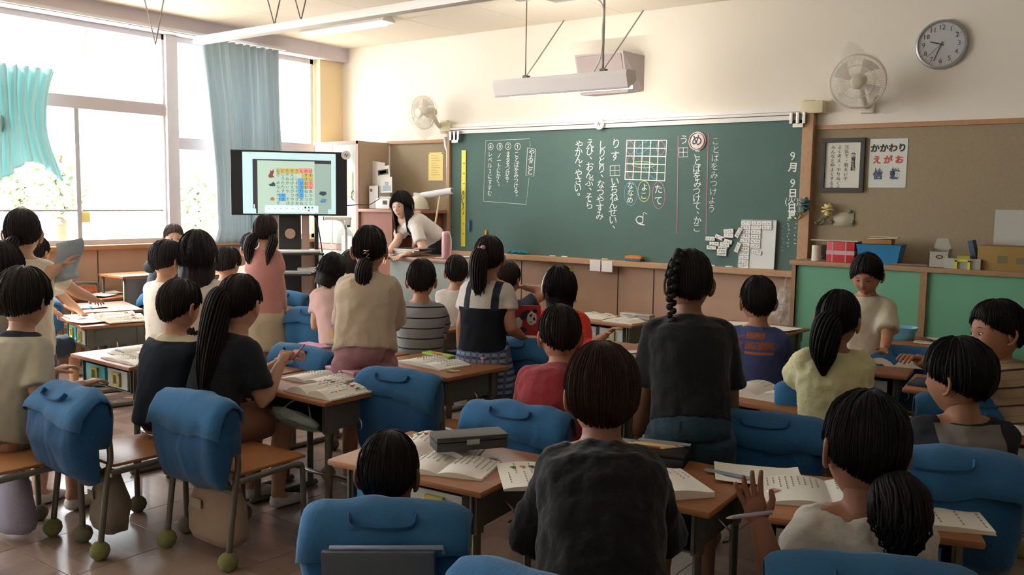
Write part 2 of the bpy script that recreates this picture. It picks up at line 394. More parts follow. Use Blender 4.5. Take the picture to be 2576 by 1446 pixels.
def transl(name, col, f):
    m = bpy.data.materials.new(name); m.use_nodes = True; n = m.node_tree.nodes; l = m.node_tree.links; b = n['Principled BSDF']
    b.inputs['Base Color'].default_value = lin(col); b.inputs['Roughness'].default_value = .95
    t = n.new('ShaderNodeBsdfTranslucent'); t.inputs[0].default_value = lin(col); mx = n.new('ShaderNodeMixShader'); mx.inputs[0].default_value = f
    l.new(b.outputs[0], mx.inputs[1]); l.new(t.outputs[0], mx.inputs[2]); l.new(mx.outputs[0], n['Material Output'].inputs[0]); return m
M_cur = transl('curtain_blue', 'bcc8cc', .34)
curtain('curtain', -1.90, -.98, 2.93, lambda s: .98 if s < .8 else 1.05-.05*s, .13, 'pale blue pleated curtain hanging full length behind the television', 11, M_cur, pull=lambda s, t: (s+(.13*(1-s)*math.sin(PI*.5*t)*(1 if s < .5 else .6)) if t < .93 else s+.13*(1-s)-.1*(t-.93)*8*(1-s), 1))
curtain('curtain', -4.1, -3.28, 2.46, lambda s: 1.62+.08*math.cos(s*9), .14, 'pale aqua curtain bunched up at the left edge of the windows', 9, transl('curtain_aqua', 'bddcdd', .38), .05, pull=lambda s, t: (.5+(s-.5)*(1-.25*math.sin(PI*t)), 1.2), seed=4)
bm = bmesh.new()
for k in range(14): ball(bm, (.14+.03*math.sin(k*2.1), -3.72-.03*k+.0, 1.98+.025*math.sin(k*1.7)), (.03, .035, .06), 2)
tag(obj('curtain_tieback', bm, transl('tie', 'a6d3d3', .3), None, True), 'frilled aqua tieback around the bunched curtain at the left edge', 'tieback')
# curtain rail
tag(box('curtain_rail', (.105, -8.5, 2.945), (.135, -.9, 2.97), M_alu), 'thin grey curtain rail under the beam over the windows', 'rail')
# trees outside
def tree(x, y, h, r, label, seed):
    rr = random.Random(seed); e = empty('tree', (x, y, -.1), 0, label, 'tree', 'trees outside the windows')
    bm = bmesh.new(); tube(bm, [(0, 0, 0), (.05, 0, h*.5), (0, .05, h*.8)], [.09, .06, .03], 8); obj('trunk', bm, mat('bark', '6b5844', rough=.95), e, True)
    me = bpy.data.meshes.new('leaves'); vs = []; fs = []
    for k in range(1500):
        d = V(rr.gauss(0, 1), rr.gauss(0, 1), rr.gauss(0, 1)).normalized()*(rr.random()**.4)
        c = V(d.x*r, d.y*r, h*.62+d.z*r*1.25); a = V(rr.gauss(0, 1), rr.gauss(0, 1), rr.gauss(0, 1)).normalized()*.06; b_ = a.orthogonal().normalized()*.035
        i = len(vs); vs += [c-a, c+b_, c+a, c-b_]; fs.append((i, i+1, i+2, i+3))
    me.from_pydata([tuple(v) for v in vs], [], fs); o = link('leaves', me, mat('leaf_green', 'b4c4a0', rough=.7, noise_amt=.3, nscale=3), e); o['kind'] = 'stuff'
for k, (px, dd, h, r, lb) in enumerate([(150, 13, 2.6, .42, 'bushy green tree outside, left of the window sash post'), (50, 14.5, 2.6, .42, 'smaller tree outside, partly under the bunched curtain'), (490, 13.5, 2.3, .45, 'green tree outside between the window post and the curtain')]):
    p = at(px, 480, dd); tree(p.x, p.y, h, r, lb, k)
# yellow sign stuck on window glass
p = onx(213, 545, -.10); q = onx(198, 530, -.1); r_ = onx(228, 560, -.1)
tag(box('yellow_note', (-.108, q.y, r_.z), (-.104, r_.y, q.z), mat('note_yellow', 'f2ee9a', rough=.8)), 'pale yellow note stuck on the window glass', 'note')
# ---------------------------------------------------------------- blackboard
M_board = mat('board_green', '566f69', rough=.75, noise_amt=.16, nscale=2.2, spec=.3)
M_chalk = mat('chalk_white', 'f2f6f0', rough=1)
M_pinkc = mat('chalk_pink', 'c98aa0', rough=1); M_bluec = mat('chalk_blue', '6fb3c8', rough=1); M_yelc = mat('chalk_yellow', 'cfd27a', rough=1)
M_tan = wood('board_frame_wood', 'c09a76', 'a9805c', .5, (6, 6, 6), 5)
BX0, BX1, BZ0, BZ1 = 1.66, 5.27, .925, 2.135
bb = empty('blackboard', ((BX0+BX1)/2, 0, BZ0), 0, 'long green blackboard with white chalk writing on the front wall', 'blackboard')
def bl(p): return V(p.x-bb.location.x, p.y, p.z-bb.location.z)
hw = (BX1-BX0)/2
box('writing_surface', (-hw, -.045, 0), (hw, 0, BZ1-BZ0), M_board, bb)
bm = bmesh.new(); bx(bm, (-hw-.035, -.075, -.02), (-hw, 0, 1.19), bev=.004); obj('side_frame', bm, M_tan, bb)
bm = bmesh.new(); bx(bm, (hw, -.08, -.02), (hw+.085, 0, 1.32), bev=.004); obj('side_frame', bm, M_tan, bb)
bm = bmesh.new(); bx(bm, (-hw-.03, -.13, -.05), (hw, 0, 0), bev=.006); obj('chalk_tray', bm, M_tan, bb)
M_rail = mat('rail_white', 'e8e2dc', rough=.4)
bm = bmesh.new(); bx(bm, (-hw-.03, -.07, 1.175), (hw, 0, 1.21)); bx(bm, (-hw-.03, -.085, 1.215), (hw, 0, 1.235)); bx(bm, (-hw-.03, -.06, 1.24), (hw, 0, 1.275)); obj('top_rail', bm, M_rail, bb)
def bracket(x, z):
    bm = bmesh.new()
    for q in (-.05, 0, .05): bx(bm, (x+q-.012, -.11, z-.05), (x+q+.012, -.06, z+.04), bev=.004)
    bx(bm, (x-.04, -.10, z-.075), (x+.04, -.07, z-.045)); obj('rail_bracket', bm, M_chrome, bb)
bracket(-hw+.09, 1.16); bracket(hw-.03, 1.19)
p = ony(2045, 270, -.08); tag(box('junction_box', (p.x-.09, -.10, p.z-.045), (p.x+.08, -.0, p.z+.05), mat('ivory_plastic', 'd8cfa8', rough=.5), bev=.008), 'ivory plastic junction box above the right end of the blackboard', 'box')
p = ony(1125, 320, -.03); tag(box('switch_box', (p.x-.05, -.09, p.z-.05), (p.x+.09, 0, p.z+.05), mat('ivory_plastic', 'd8cfa8'), bev=.008), 'ivory plastic switch box beside the left wall fan', 'box')
YW = -.047
def seg(pts, r=.004, m=M_chalk, name='chalk_line', k=1):
    P_ = [bl(ony(x, y, YW)) for x, y in pts]
    if k > 1: P_ = smoothp(P_, k)
    bm = bmesh.new(); tube(bm, P_, r, 5, flat=.3, ref=V(0, 0, 1) if abs(P_[0].x-P_[-1].x) > abs(P_[0].z-P_[-1].z) else V(1, 0, 0)); return obj(name, bm, m, bb)
def vtext(s, x0, y0, x1, y1, m=M_chalk, size=None, wob=1, bold=.0):
    """vertical line of characters between two pixels of the board"""
    a = bl(ony(x0, y0, YW)); b = bl(ony(x1, y1, YW)); n = len(s); rr = random.Random(len(s)*7+int(x0))
    st = (b-a)/max(1, n-1)
    for i, ch in enumerate(s):
        p = a+st*i; sz = size or abs(st.z)*1.02
        if ch in ' 　': continue
        if ch in '。、': p = p+V(sz*.45, 0, sz*.35)
        t = text('chalk_character', ch, sz, wallM(p.x+rr.uniform(-1, 1)*.004*wob, p.z, p.y, rr.uniform(-.06, .06)*wob), m, bb, .0008, bold=bold)
vtext('ことばをみつけよう', 1801, 356, 1791, 526, size=.072, bold=-.0008)
vtext('ことばをみつけて、かこ', 1754, 388, 1753, 575, size=.078)
vtext('う', 1720, 353, 1720, 353, size=.085)
def tabox(x, y, w, h):
    seg([(x-w, y-h), (x+w, y-h-1), (x+w, y+h), (x-w, y+h+1), (x-w, y-h)], .003); seg([(x, y-h), (x, y+h)], .0025); seg([(x-w, y), (x+w, y)], .0025)
tabox(1719, 383, 11, 11); tabox(1547, 429, 12, 12)
vtext('りす', 1549, 363, 1547, 394, size=.098)
vtext('いちねんせい、', 1546, 458, 1540, 574, size=.092)
vtext('しりとり、なつやすみ', 1515, 366, 1508, 544, size=.088)
vtext('えび、おんぷ、そら', 1484, 362, 1482, 517, size=.09)
vtext('やかん、やさい。', 1457, 366, 1453, 492, size=.09)
seg([(1782, 333), (1776, 590)], .004, M_pinkc); seg([(1706, 341), (1703, 588)], .004, M_pinkc)
# grid
g = [(1577, 353), (1677, 353), (1672, 455), (1572, 451)]
def gp(u, v):
    ax, ay = g[0][0]+(g[1][0]-g[0][0])*u, g[0][1]+(g[1][1]-g[0][1])*u; bx_, by_ = g[3][0]+(g[2][0]-g[3][0])*u, g[3][1]+(g[2][1]-g[3][1])*u
    return (ax+(bx_-ax)*v, ay+(by_-ay)*v)
for i in range(6):
    seg([gp(i/5, -.01), gp(i/5, 1.01)], .0045, name='grid_line'); seg([gp(-.01, i/5), gp(1.01, i/5)], .0045, name='grid_line')
def oval(cx, cy, rx, ry, m, rot=0, r=.0032):
    seg([(cx+rx*math.cos(a)*math.cos(rot)-ry*math.sin(a)*math.sin(rot), cy+rx*math.cos(a)*math.sin(rot)+ry*math.sin(a)*math.cos(rot)) for a in [2*PI*i/22 for i in range(23)]], r, m, 'chalk_loop')
oval(1586, 372, 9, 16, M_pinkc); oval(1662, 372, 10, 17, M_pinkc); oval(1586, 420, 9, 28, M_pinkc); oval(1620, 370, 24, 9, M_bluec, -.7); oval(1618, 414, 28, 8, M_yelc, .05); oval(1637, 430, 26, 8, M_bluec, .9)
oval(1587, 487, 16, 30, M_bluec); oval(1620, 481, 15, 26, M_yelc); oval(1657, 491, 16, 34, M_pinkc)
vtext('ななめ', 1587, 468, 1585, 504, size=.07); vtext('よこ', 1621, 472, 1620, 493, size=.07); vtext('たて', 1657, 477, 1656, 506, size=.085)
seg([(1622, 566), (1606, 562), (1600, 551), (1608, 544), (1617, 548), (1616, 560), (1606, 561)], .005, k=3, name='chalk_note'); seg([(1617, 552), (1619, 534), (1628, 538)], .004, name='chalk_note')
# left panel
M_ly = mat('chalk_pale', 'c8d8c0', rough=1)
seg([(1334, 368), (1333, 349), (1222, 354), (1216, 506), (1324, 514), (1331, 447)], .0035, M_ly)
seg([(1327, 372), (1347, 375), (1343, 443), (1323, 441), (1327, 372)], .003)
vtext('やること', 1337, 385, 1333, 432, size=.075)
for ch, x, y in (('①', 1302, 370), ('②', 1279, 369), ('③', 1256, 370), ('④', 1235, 370)): vtext(ch, x, y, x, y, size=.085)
vtext('ことばをみつける。', 1300, 389, 1298, 494, size=.06); vtext('まるをつける。', 1279, 388, 1275, 459, size=.058)
vtext('ノートにかく。', 1256, 392, 1253, 468, size=.058); vtext('レベル2にすすむ', 1233, 389, 1232, 487, size=.058)
# date column
vtext('9', 1994, 394, 1994, 394, size=.095); vtext('月', 1996, 422, 1996, 422, size=.078, bold=.002); vtext('9', 1994, 462, 1994, 462, size=.095)
vtext('日', 1994, 487, 1994, 487, size=.075, bold=.002); text('chalk_character', '(火)', .07, wallM(bl(ony(1992, 506, YW)).x, bl(ony(1992, 506, YW)).z, YW), M_chalk, bb)
vtext('日直', 1992, 525, 1991, 541, size=.072, bold=.002)
rr = random.Random(3)
for (x0, y0, x1, y1, n) in ((2003, 553, 1998, 620, 7), (1984, 553, 1982, 628, 9), (1969, 560, 1968, 640, 8)):   # faint unreadable names
    for i in range(n):
        cx = x0+(x1-x0)*i/n+rr.uniform(-1, 1); cy = y0+(y1-y0)*i/n
        seg([(cx+rr.uniform(-4, 4), cy+rr.uniform(-3, 3)) for _ in range(4)], .0022, M_ly if x0 > 1975 else mat('chalk_faint', '7d9690', rough=1), 'faint_scribble')
# magnets, ruler and things on the board
def disc(name, x, y, z, r, t, m, label, cat, sym=None, symsize=.1, col=None, ring=None):
    e = empty(name, (x, y, z), 0, label, cat)
    bm = bmesh.new(); tube(bm, [(0, 0, 0), (0, -t*.7, 0), (0, -t, 0)], [r, r, r*.93], 28); obj('disc', bm, m, e, angle=40)
    if ring:
        bm = bmesh.new(); tube(bm, [(r*.86*math.cos(a), -t-.001, r*.86*math.sin(a)) for a in [2*PI*i/32 for i in range(33)]], r*.12, 6, flat=.25, ref=V(0, 1, 0)); obj('ring', bm, ring, e, True)
    if sym: text('symbol', sym, symsize, wallM(0, 0, -t-.001), col or M_black, e, bold=.002)
    return e
p = ony(1755, 355, YW); disc('aim_magnet', p.x, YW, p.z, .078, .012, M_white, 'round white magnet with a red rim on the blackboard', 'magnet', 'め', .1, M_black, mat('red_rim', 'cc3b3b'))
p = ony(1508, 312, -.09)
e = disc('bun_magnet', p.x, -.085, p.z, .05, .012, M_white, 'round white disc on the top rail of the blackboard', 'magnet')
bm = bmesh.new(); [bx(bm, (q-.004, -.015, -.012), (q+.004, -.012, .012), Matrix.Rotation(.4, 4, 'Y')) for q in (-.009, .009)]; obj('bars', bm, mat('dark_print', '4b4a4a'), e)
a = ony(1168, 378, YW); b = ony(1163, 620, YW)
e = empty('board_ruler', (a.x, YW, (a.z+b.z)/2), 0, 'long yellow ruler hung upright on the left end of the blackboard', 'ruler')
hh = (a.z-b.z)/2
box('blade', (-.03, -.008, -hh), (.028, 0, hh), mat('ruler_yellow', 'e3da3c', rough=.45), e, bev=.003)
bm = bmesh.new()
for i in range(40):
    z = -hh+.03+(2*hh-.06)*i/39; bx(bm, (-.028, -.009, z-.001), (-.028+(.016 if i % 5 == 0 else .009), -.0082, z+.001))
o = obj('marks', bm, M_black, e); o['kind'] = 'stuff'
for i in range(1, 9): text('numeral', str(i*10), .02, wallM(.005, -hh+.03+(2*hh-.06)*i/9, -.0085), M_black, e)
bm = bmesh.new(); tube(bm, smoothp([(-.0, -.012, .08), (.02, -.02, .02), (-.01, -.02, -.03), (.018, -.018, -.1), (.0, -.016, -.16)], 5), .0025, 5); tube(bm, smoothp([(-.002, -.012, .08), (-.016, -.02, .0), (.012, -.02, -.06), (-.008, -.018, -.12)], 5), .0025, 5); obj('cord', bm, M_black, e, True)
def stick(name, px, py, L, r, m, label, cat, y, tip=None):
    p = ony(px, py, y); e = empty(name, tuple(p), 0, label, cat)
    bm = bmesh.new(); tube(bm, [(0, 0, -L/2), (0, 0, L/2)], r, 10, rnd=True); obj('barrel', bm, m, e, True)
    bm = bmesh.new(); bx(bm, (-r*.5, -r*1.15, -L*.3), (r*.5, -r*.9, L*.2)); obj('clip', bm, tip or m, e); return e
stick('marker_pen', 1181, 568, .10, .011, mat('pen_blue', '2d5fb0', rough=.4), 'blue marker pen held upright on the blackboard beside the ruler', 'pen', -.065)
stick('marker_pen', 1222, 592, .09, .010, mat('pen_orange', 'e09a2a', rough=.4), 'orange marker standing on the board just above the pinafore girl', 'pen', -.065)
# whiteboard sheet with name cards
WX = [(1867, 553), (1955, 555), (1948, 677), (1858, 672)]
ps = [ony(x, y, -.055) for x, y in WX]
e = empty('name_whiteboard', tuple(ps[0]), 0, 'white magnetic sheet standing on the chalk tray, carrying rows of name cards', 'whiteboard')
bm = bmesh.new()
vs = [bm.verts.new(p-ps[0]+V(0, -.012, 0)) for p in ps]+[bm.verts.new(p-ps[0]) for p in ps]
bm.faces.new(vs[:4]); bm.faces.new(vs[7:3:-1])
for i in range(4): bm.faces.new((vs[(i-1) % 4], vs[4+(i-1) % 4], vs[4+i], vs[i]))
obj('sheet', bm, mat('sheet_white', 'dfe2de', rough=.5), e)
bm = bmesh.new()
for i in range(4):
    a_ = ps[i-1]-ps[0]+V(0, -.0135, 0); b_ = ps[i]-ps[0]+V(0, -.0135, 0); tube(bm, [a_, b_], .0035, 5)
obj('edge_strip', bm, mat('sheet_edge', 'c9c9c4'), e)
M_card = mat('card_white', 'e9e9e3', rough=.6); M_ink = mat('ink_grey', '5c5c58', rough=.9)
ORD = ['topmost', 'second', 'third', 'fourth', 'fifth', 'sixth', 'seventh', 'eighth', 'ninth', 'tenth', 'lowest']
def card(px, py, rot, y, label, w=.085, h=.036, grp='white name cards on the blackboard'):
    p = ony(px, py, y); e = empty('name_card', tuple(p), 0, label, 'name card', grp)
    M = Matrix.Rotation(rot, 4, 'Y'); box('card', (-w/2, -.006, -h/2), (w/2, 0, h/2), M_card, e, M=M)
    rr = random.Random(int(px*3+py)); bm = bmesh.new()
    for k in range(3):
        x = -w*.26+w*.26*k
        tube(bm, [(x+rr.uniform(-.008, .008), -.007, rr.uniform(-.01, .01)) for _ in range(4)], .0013, 4)
    bmesh.ops.transform(bm, matrix=M, verts=bm.verts[:]); obj('lettering', bm, M_ink, e)
    bm = bmesh.new()
    for q in ((-w/2, -h/2, w/2, -h/2), (-w/2, h/2, w/2, h/2), (-w/2, -h/2, -w/2, h/2), (w/2, -h/2, w/2, h/2)): tube(bm, [(q[0], -.0062, q[1]), (q[2], -.0062, q[3])], .0009, 4)
    bmesh.ops.transform(bm, matrix=M, verts=bm.verts[:]); obj('border', bm, M_ink, e)
for i in range(11):
    y = 561+i*10.8; card(1877-i*.65, y, 0.03*((i*7) % 3-1), -.068, 'white name card, %s in the left column of the white sheet' % ORD[i])
for i, y in enumerate((561, 572, 583, 595, 607, 618)):
    card(1903-i*.6, y, .04*((i*5) % 3-1), -.068, 'white name card, %s in the middle column of the white sheet' % ORD[i])
card(1903, 634, .22, -.068, 'tilted white name card at the foot of the middle column of the white sheet')
card(1929, 561, .0, -.068, 'white name card, upper one in the right column of the white sheet'); card(1929, 572, .03, -.068, 'white name card, lower one in the right column of the white sheet')
for (x, y, r, lb) in ((1787, 600, 0, 'white name card, topmost left of the loose ones on the green board'), (1797, 613, 0, 'white name card, middle left of the loose ones on the green board'), (1790, 622, 0, 'white name card, lowest left of the loose ones on the green board'),
    (1811, 597, .35, 'white name card tilted down to the right among the loose ones'), (1833, 581, -.12, 'white name card, highest of the loose ones beside the white sheet'), (1833, 592, 0, 'white name card just under the highest loose one'),
    (1830, 607, .2, 'white name card tilted near the middle of the loose cluster'), (1823, 615, .1, 'white name card below the tilted one in the loose cluster'), (1818, 625, .05, 'white name card, third from the bottom of the loose cluster'),
    (1816, 631, -.05, 'white name card, second from the bottom of the loose cluster'), (1816, 638, .05, 'white name card at the bottom of the loose cluster'), (1858, 585, -1.1, 'white name card standing almost upright at the left edge of the sheet'), (1856, 622, -1.2, 'white name card standing almost upright low at the sheet edge')):
    card(x, y, r, -.052+(-.006 if y in (615, 592, 631) else 0)+(-.03 if x in (1858, 1856) else 0), lb)
# eraser, chalk, cloth, notes
def eraser(px, py, y, lab, top, base, L=.15):
    p = ony(px, py, y); e = empty('board_eraser', (p.x, y, BZ0+.001), 0, lab, 'eraser')
    box('felt', (-L/2, -.03, 0), (L/2, .03, .022), base, e, bev=.008); box('handle', (-L/2-.005, -.032, .022), (L/2+.005, .032, .046), top, e, bev=.006)
    bm = bmesh.new(); bx(bm, (-L*.4, -.033, .046), (L*.4, .033, .05)); obj('strap', bm, top, e); return e
eraser(1596, 645, -.095, 'orange-topped blackboard eraser with a blue felt on the chalk tray', mat('eraser_orange', 'd98a3c', rough=.7), mat('eraser_blue', '55657c', rough=.9), .15)
for k, (px, m) in enumerate(((1390, M_chalk), (1420, M_chalk), (1522, M_yelc), (1790, M_chalk), (1835, M_chalk))):
    p = ony(px, 640, -.11); bm = bmesh.new(); tube(bm, [(-.03, 0, 0), (.03, .004, 0)], [.0055, .005], 8)
    o = obj('chalk_stick', bm, m, None); o.location = (p.x, -.112, BZ0+.0065); tag(o, ('stick of chalk on the chalk tray, %s' % ['left of the eraser near the blue cloth', 'left of the eraser, second from the cloth', 'pale yellow, just left of the eraser', 'right of the eraser', 'nearest to the white sheet'][k]), 'chalk', 'chalk on the tray')
p = ony(1300, 632, -.1); bm = bmesh.new()
for k in range(10):
    r1 = random.Random(k); tube(bm, smoothp([(-.12+.02*k, -.03+.05*r1.random(), .008), (-.09+.02*k, .0, .018+.012*r1.random()), (-.05+.02*k, .025*r1.random(), .008)], 4), .011, 7)
o = obj('dust_cloth', bm, cloth('teal', '2d7f90'), None, True); o.location = (p.x, -.095, BZ0+.002); tag(o, 'crumpled teal dust cloth on the left of the chalk tray', 'cloth')
for k, px in enumerate((1497, 1527)):
    p = ony(px, 665, -.135); o = box('paper_note', (-.055, -.003, -.05), (.055, 0, .05), mat('note_paper', 'e6e2dc', rough=.8)); o.location = (p.x, -.134, BZ0-.055); tag(o, 'small white note hanging under the chalk tray, %s of two' % ('left' if k == 0 else 'right'), 'note', 'notes under the chalk tray')
# ---------------------------------------------------------------- right wall part: clock, fans, frame, poster
c = ony(2370, 113, -.0); r = .172
e = empty('wall_clock', (c.x, 0, c.z), 0, 'round silver-rimmed wall clock high on the right', 'clock')
bm = bmesh.new()
for i in range(49):
    a = 2*PI*i/48; 
prof = [(r*.9, -.0), (r, -.005), (r, -.03), (r*.97, -.042), (r*.9, -.045), (r*.88, -.03)]
rows = [[bm.verts.new((q*math.cos(2*PI*i/48), y, q*math.sin(2*PI*i/48))) for i in range(48)] for q, y in prof]
for a, b in zip(rows, rows[1:]):
    for i in range(48): bm.faces.new((a[i], a[(i+1) % 48], b[(i+1) % 48], b[i]))
obj('rim', bm, mat('clock_silver', 'a9aeb2', rough=.3, metal=.8), e, angle=30)
bm = bmesh.new(); tube(bm, [(0, -.002, 0), (0, -.028, 0)], r*.9, 48); obj('face', bm, mat('clock_face', 'c8ccd0', rough=.5), e, angle=40)
for h in range(1, 13):
    a = PI/2-h*PI/6; text('numeral', str(h), .048, wallM(r*.68*math.cos(a), r*.68*math.sin(a), -.03), M_black, e)
    bm = bmesh.new(); bx(bm, (-.0012, -.03, r*.8), (.0012, -.0285, r*.86), Matrix.Rotation(h*PI/6, 4, 'Y')); obj('tick', bm, M_black, e)
def hand(L, w_, ang, nm):
    bm = bmesh.new(); bx(bm, (-w_, -.035, -.02), (w_, -.033, L), Matrix.Rotation(ang, 4, 'Y')); obj(nm, bm, M_black, e)
hand(.075, .004, 2*PI*(9.57/12), 'hour_hand'); hand(.12, .003, 2*PI*(33.5/60), 'minute_hand'); hand(.12, .001, 2*PI*(18/60)-2.2+4.3, 'second_hand')
bm = bmesh.new(); tube(bm, [(0, -.041, 0), (0, -.042, 0)], r*.9, 32)
gl = bpy.data.materials.new('clock_glass'); gl.use_nodes = True; n_ = gl.node_tree.nodes; n_.clear(); o_ = n_.new('ShaderNodeOutputMaterial'); t_ = n_.new('ShaderNodeBsdfTransparent'); g_ = n_.new('ShaderNodeBsdfGlossy'); g_.inputs['Roughness'].default_value = .02; m_ = n_.new('ShaderNodeMixShader'); m_.inputs[0].default_value = .07
gl.node_tree.links.new(t_.outputs[0], m_.inputs[1]); gl.node_tree.links.new(g_.outputs[0], m_.inputs[2]); gl.node_tree.links.new(m_.outputs[0], o_.inputs[0])
obj('glass', bm, gl, e)
M_fan = mat('fan_ivory', 'dcd3bb', rough=.4); M_blade = mat('fan_blade', 'c9c2b2', rough=.4, alpha=.75)
M_poly = mat('clear_polythene', 'efece2', rough=.15, alpha=.16, spec=.8)
def fan(px, py, yy, r, aim, mount, label, sg):
    c = ony(px, py, yy); e = empty('wall_fan', tuple(c), 0, label, 'fan', 'wall fans')
    Q = (V(*aim)).normalized().to_track_quat('Y', 'Z').to_matrix().to_4x4()   # local +Y = facing
    def fin(name, bm, m, **k): bmesh.ops.transform(bm, matrix=Q, verts=bm.verts[:]); return obj(name, bm, m, e, **k)
    bm = bmesh.new()
    for q, yy_ in ((r, 0), (r*.98, .035), (r*.98, -.035), (r*.6, .055), (r*.6, -.055)):
        tube(bm, [(q*math.cos(2*PI*i/36), yy_, q*math.sin(2*PI*i/36)) for i in range(37)], .005 if q == r else .0022, 5, ref=V(0, 1, 0))
    fin('guard_rings', bm, M_fan, smooth=True)
    bm = bmesh.new()
    for i in range(60):
        a = 2*PI*i/60
        for s in (1, -1): tube(bm, [(.04*math.cos(a), s*.06, .04*math.sin(a)), (r*.6*math.cos(a), s*.055, r*.6*math.sin(a)), (r*math.cos(a), 0, r*math.sin(a))], .0012, 3)
    o = fin('guard_wires', bm, M_fan); o['kind'] = 'stuff'
    bm = bmesh.new(); tube(bm, [(0, .05, 0), (0, .066, 0), (0, .07, 0)], [.05, .045, .02], 20); fin('hub_cap', bm, M_fan, smooth=True)
    for k in range(4):
        bm = bmesh.new(); a0 = k*PI/2+.3
        rows = [[bm.verts.new((rad*math.cos(a0+w_), .015-w_*.05+t_, rad*math.sin(a0+w_))) for w_ in (-.05, .2*(rad/r)+.1, .55*(rad/r)+.1, .8*(rad/r)+.1) for t_ in (0,)] for rad in (.03, r*.4, r*.7, r*.86)]
        for A_, B_ in zip(rows, rows[1:]):
            for i in range(3): bm.faces.new((A_[i], A_[i+1], B_[i+1], B_[i]))
        fin('blade', bm, M_blade, smooth=True)
    bm = bmesh.new(); tube(bm, [(0, -.04, 0), (0, -.07, 0), (0, -.15, 0)], [.04, .055, .04], 14, rnd=True); fin('motor', bm, M_fan, smooth=True)
    mt = V(*mount)-c
    bm = bmesh.new(); back = Q @ V(0, -.12, 0); tube(bm, smoothp([back, back*.6+mt*.4+V(0, 0, -.06), mt+V(0, -.05, -.02), mt], 4), .022, 8); obj('arm', bm, M_fan, e, True)
    bm = bmesh.new(); bx(bm, (mt.x-.05, mt.y-.04, mt.z-.07), (mt.x+.05, mt.y, mt.z+.06), bev=.01); obj('wall_mount', bm, M_fan, e)
    # plastic bag pulled over the fan
    rr = random.Random(int(px)); bm = bmesh.new(); ns = 28
    rows = []
    for yy_, q in ((-.13, .55), (-.06, .98), (.0, 1.09), (.05, 1.02), (.085, .6), (.09, .15)):
        row = []
        for i in range(ns):
            a = 2*PI*i/ns; k_ = 1+.05*noise.noise(V(math.cos(a)*3, yy_*20, math.sin(a)*3+px))
            ex = max(0, math.cos(a-sg[0]))**26*sg[1]+max(0, math.cos(a-sg[2]))**14*sg[3]
            row.append(bm.verts.new((r*q*k_*(1+ex)*math.cos(a), yy_+.01*noise.noise(V(a*4, yy_*9, 1)), r*q*k_*(1+ex)*math.sin(a))))
        rows.append(row)
    for A_, B_ in zip(rows, rows[1:]):
        for i in range(ns): bm.faces.new((A_[i], A_[(i+1) % ns], B_[(i+1) % ns], B_[i]))
    bm.faces.new(rows[-1])
    o = fin('dust_bag', bm, M_poly, smooth=True); return e
fan(1064, 283, -.32, .165, (-.05, -1, -.12), (ony(1122, 318, 0).x, -.0, ony(1122, 318, 0).z), 'ivory wall fan in a clear bag above the cork panel on the left', (.7, .25, -1.6, .5))
fan(2158, 205, -.36, .19, (.15, -1, -.22), (ony(2185, 262, 0).x-.0, -.0, ony(2185, 262, 0).z), 'ivory wall fan in a clear bag right of the blackboard, below the clock', (1.35, .45, -2.5, .75))
# framed text
def quad_panel(px0, py0, px1, py1, y): a = ony(px0, py0, y); b = ony(px1, py1, y); return (a+b)/2, abs(b.x-a.x)/2, abs(b.z-a.z)/2
c, a, b = quad_panel(2069, 349, 2172, 484, -.015)
e = empty('framed_text', (c.x, -.013, c.z), 0, 'dark-framed sheet of brush writing hung beside the blackboard', 'picture')
bm = bmesh.new(); t = .033
for q in ((-a, -b, a, -b+t), (-a, b-t, a, b), (-a, -b+t, -a+t, b-t), (a-t, -b+t, a, b-t)): bx(bm, (q[0], -.022, q[1]), (q[2], 0, q[3]), bev=.002)
obj('frame', bm, mat('frame_dark', '2b2a2a', rough=.35), e)
box('paper', (-a+t*.6, -.008, -b+t*.6), (a-t*.6, -.001, b-t*.6), mat('frame_paper', 'd8d4c6', rough=.7), e)
def vcol(par, s, x, z0, st, size, m, y, bold=0, w_=1):
    for i, ch in enumerate(s):
        if ch != ' ': text('brush_character', ch, size, wallM(x+(size*.35 if ch in '、。' else 0), z0-i*st+(size*.3 if ch in '、。' else 0), y), m, par, bold=bold)
vcol(e, '教育目標', a*.48, b*.36, .034, .036, M_black, -.009, .001)
vcol(e, '元気で、明るい子', a*.16, b*.66, .034, .033, M_black, -.009)
vcol(e, 'よく考え、やりぬく子', -a*.16, b*.66, .034, .033, M_black, -.009)
vcol(e, 'みんなと仲よくする子', -a*.46, b*.66, .034, .033, M_black, -.009)
c, a, b = quad_panel(2190, 350, 2278, 472, -.013)
e = empty('word_poster', (c.x, -.0125, c.z), 0, 'white paper poster with black, red and blue words pinned right of the dark frame', 'poster')
box('sheet', (-a, -.003, -b), (a, 0, b), mat('poster_paper', 'd5d6cc', rough=.8), e)
text('print', 'かかわり', .064, wallM(0, b*.6, -.004), M_black, e, bold=.0025)
text('print', 'え が お', .062, wallM(0, b*.12, -.004), mat('print_red', 'c4473a'), e, bold=.0025)
M_nv = mat('print_navy', '34466b')
text('print', '信', .07, wallM(-a*.5, -b*.5, -.004), M_nv, e, bold=.0025); text('print', '頼', .07, wallM(a*.4, -b*.5, -.004), M_nv, e, bold=.0025)
text('print', 'しん', .026, wallM(-a*.5, -b*.26, -.004), M_nv, e, bold=.001); text('print', 'らい', .026, wallM(a*.4, -b*.26, -.004), M_nv, e, bold=.001)
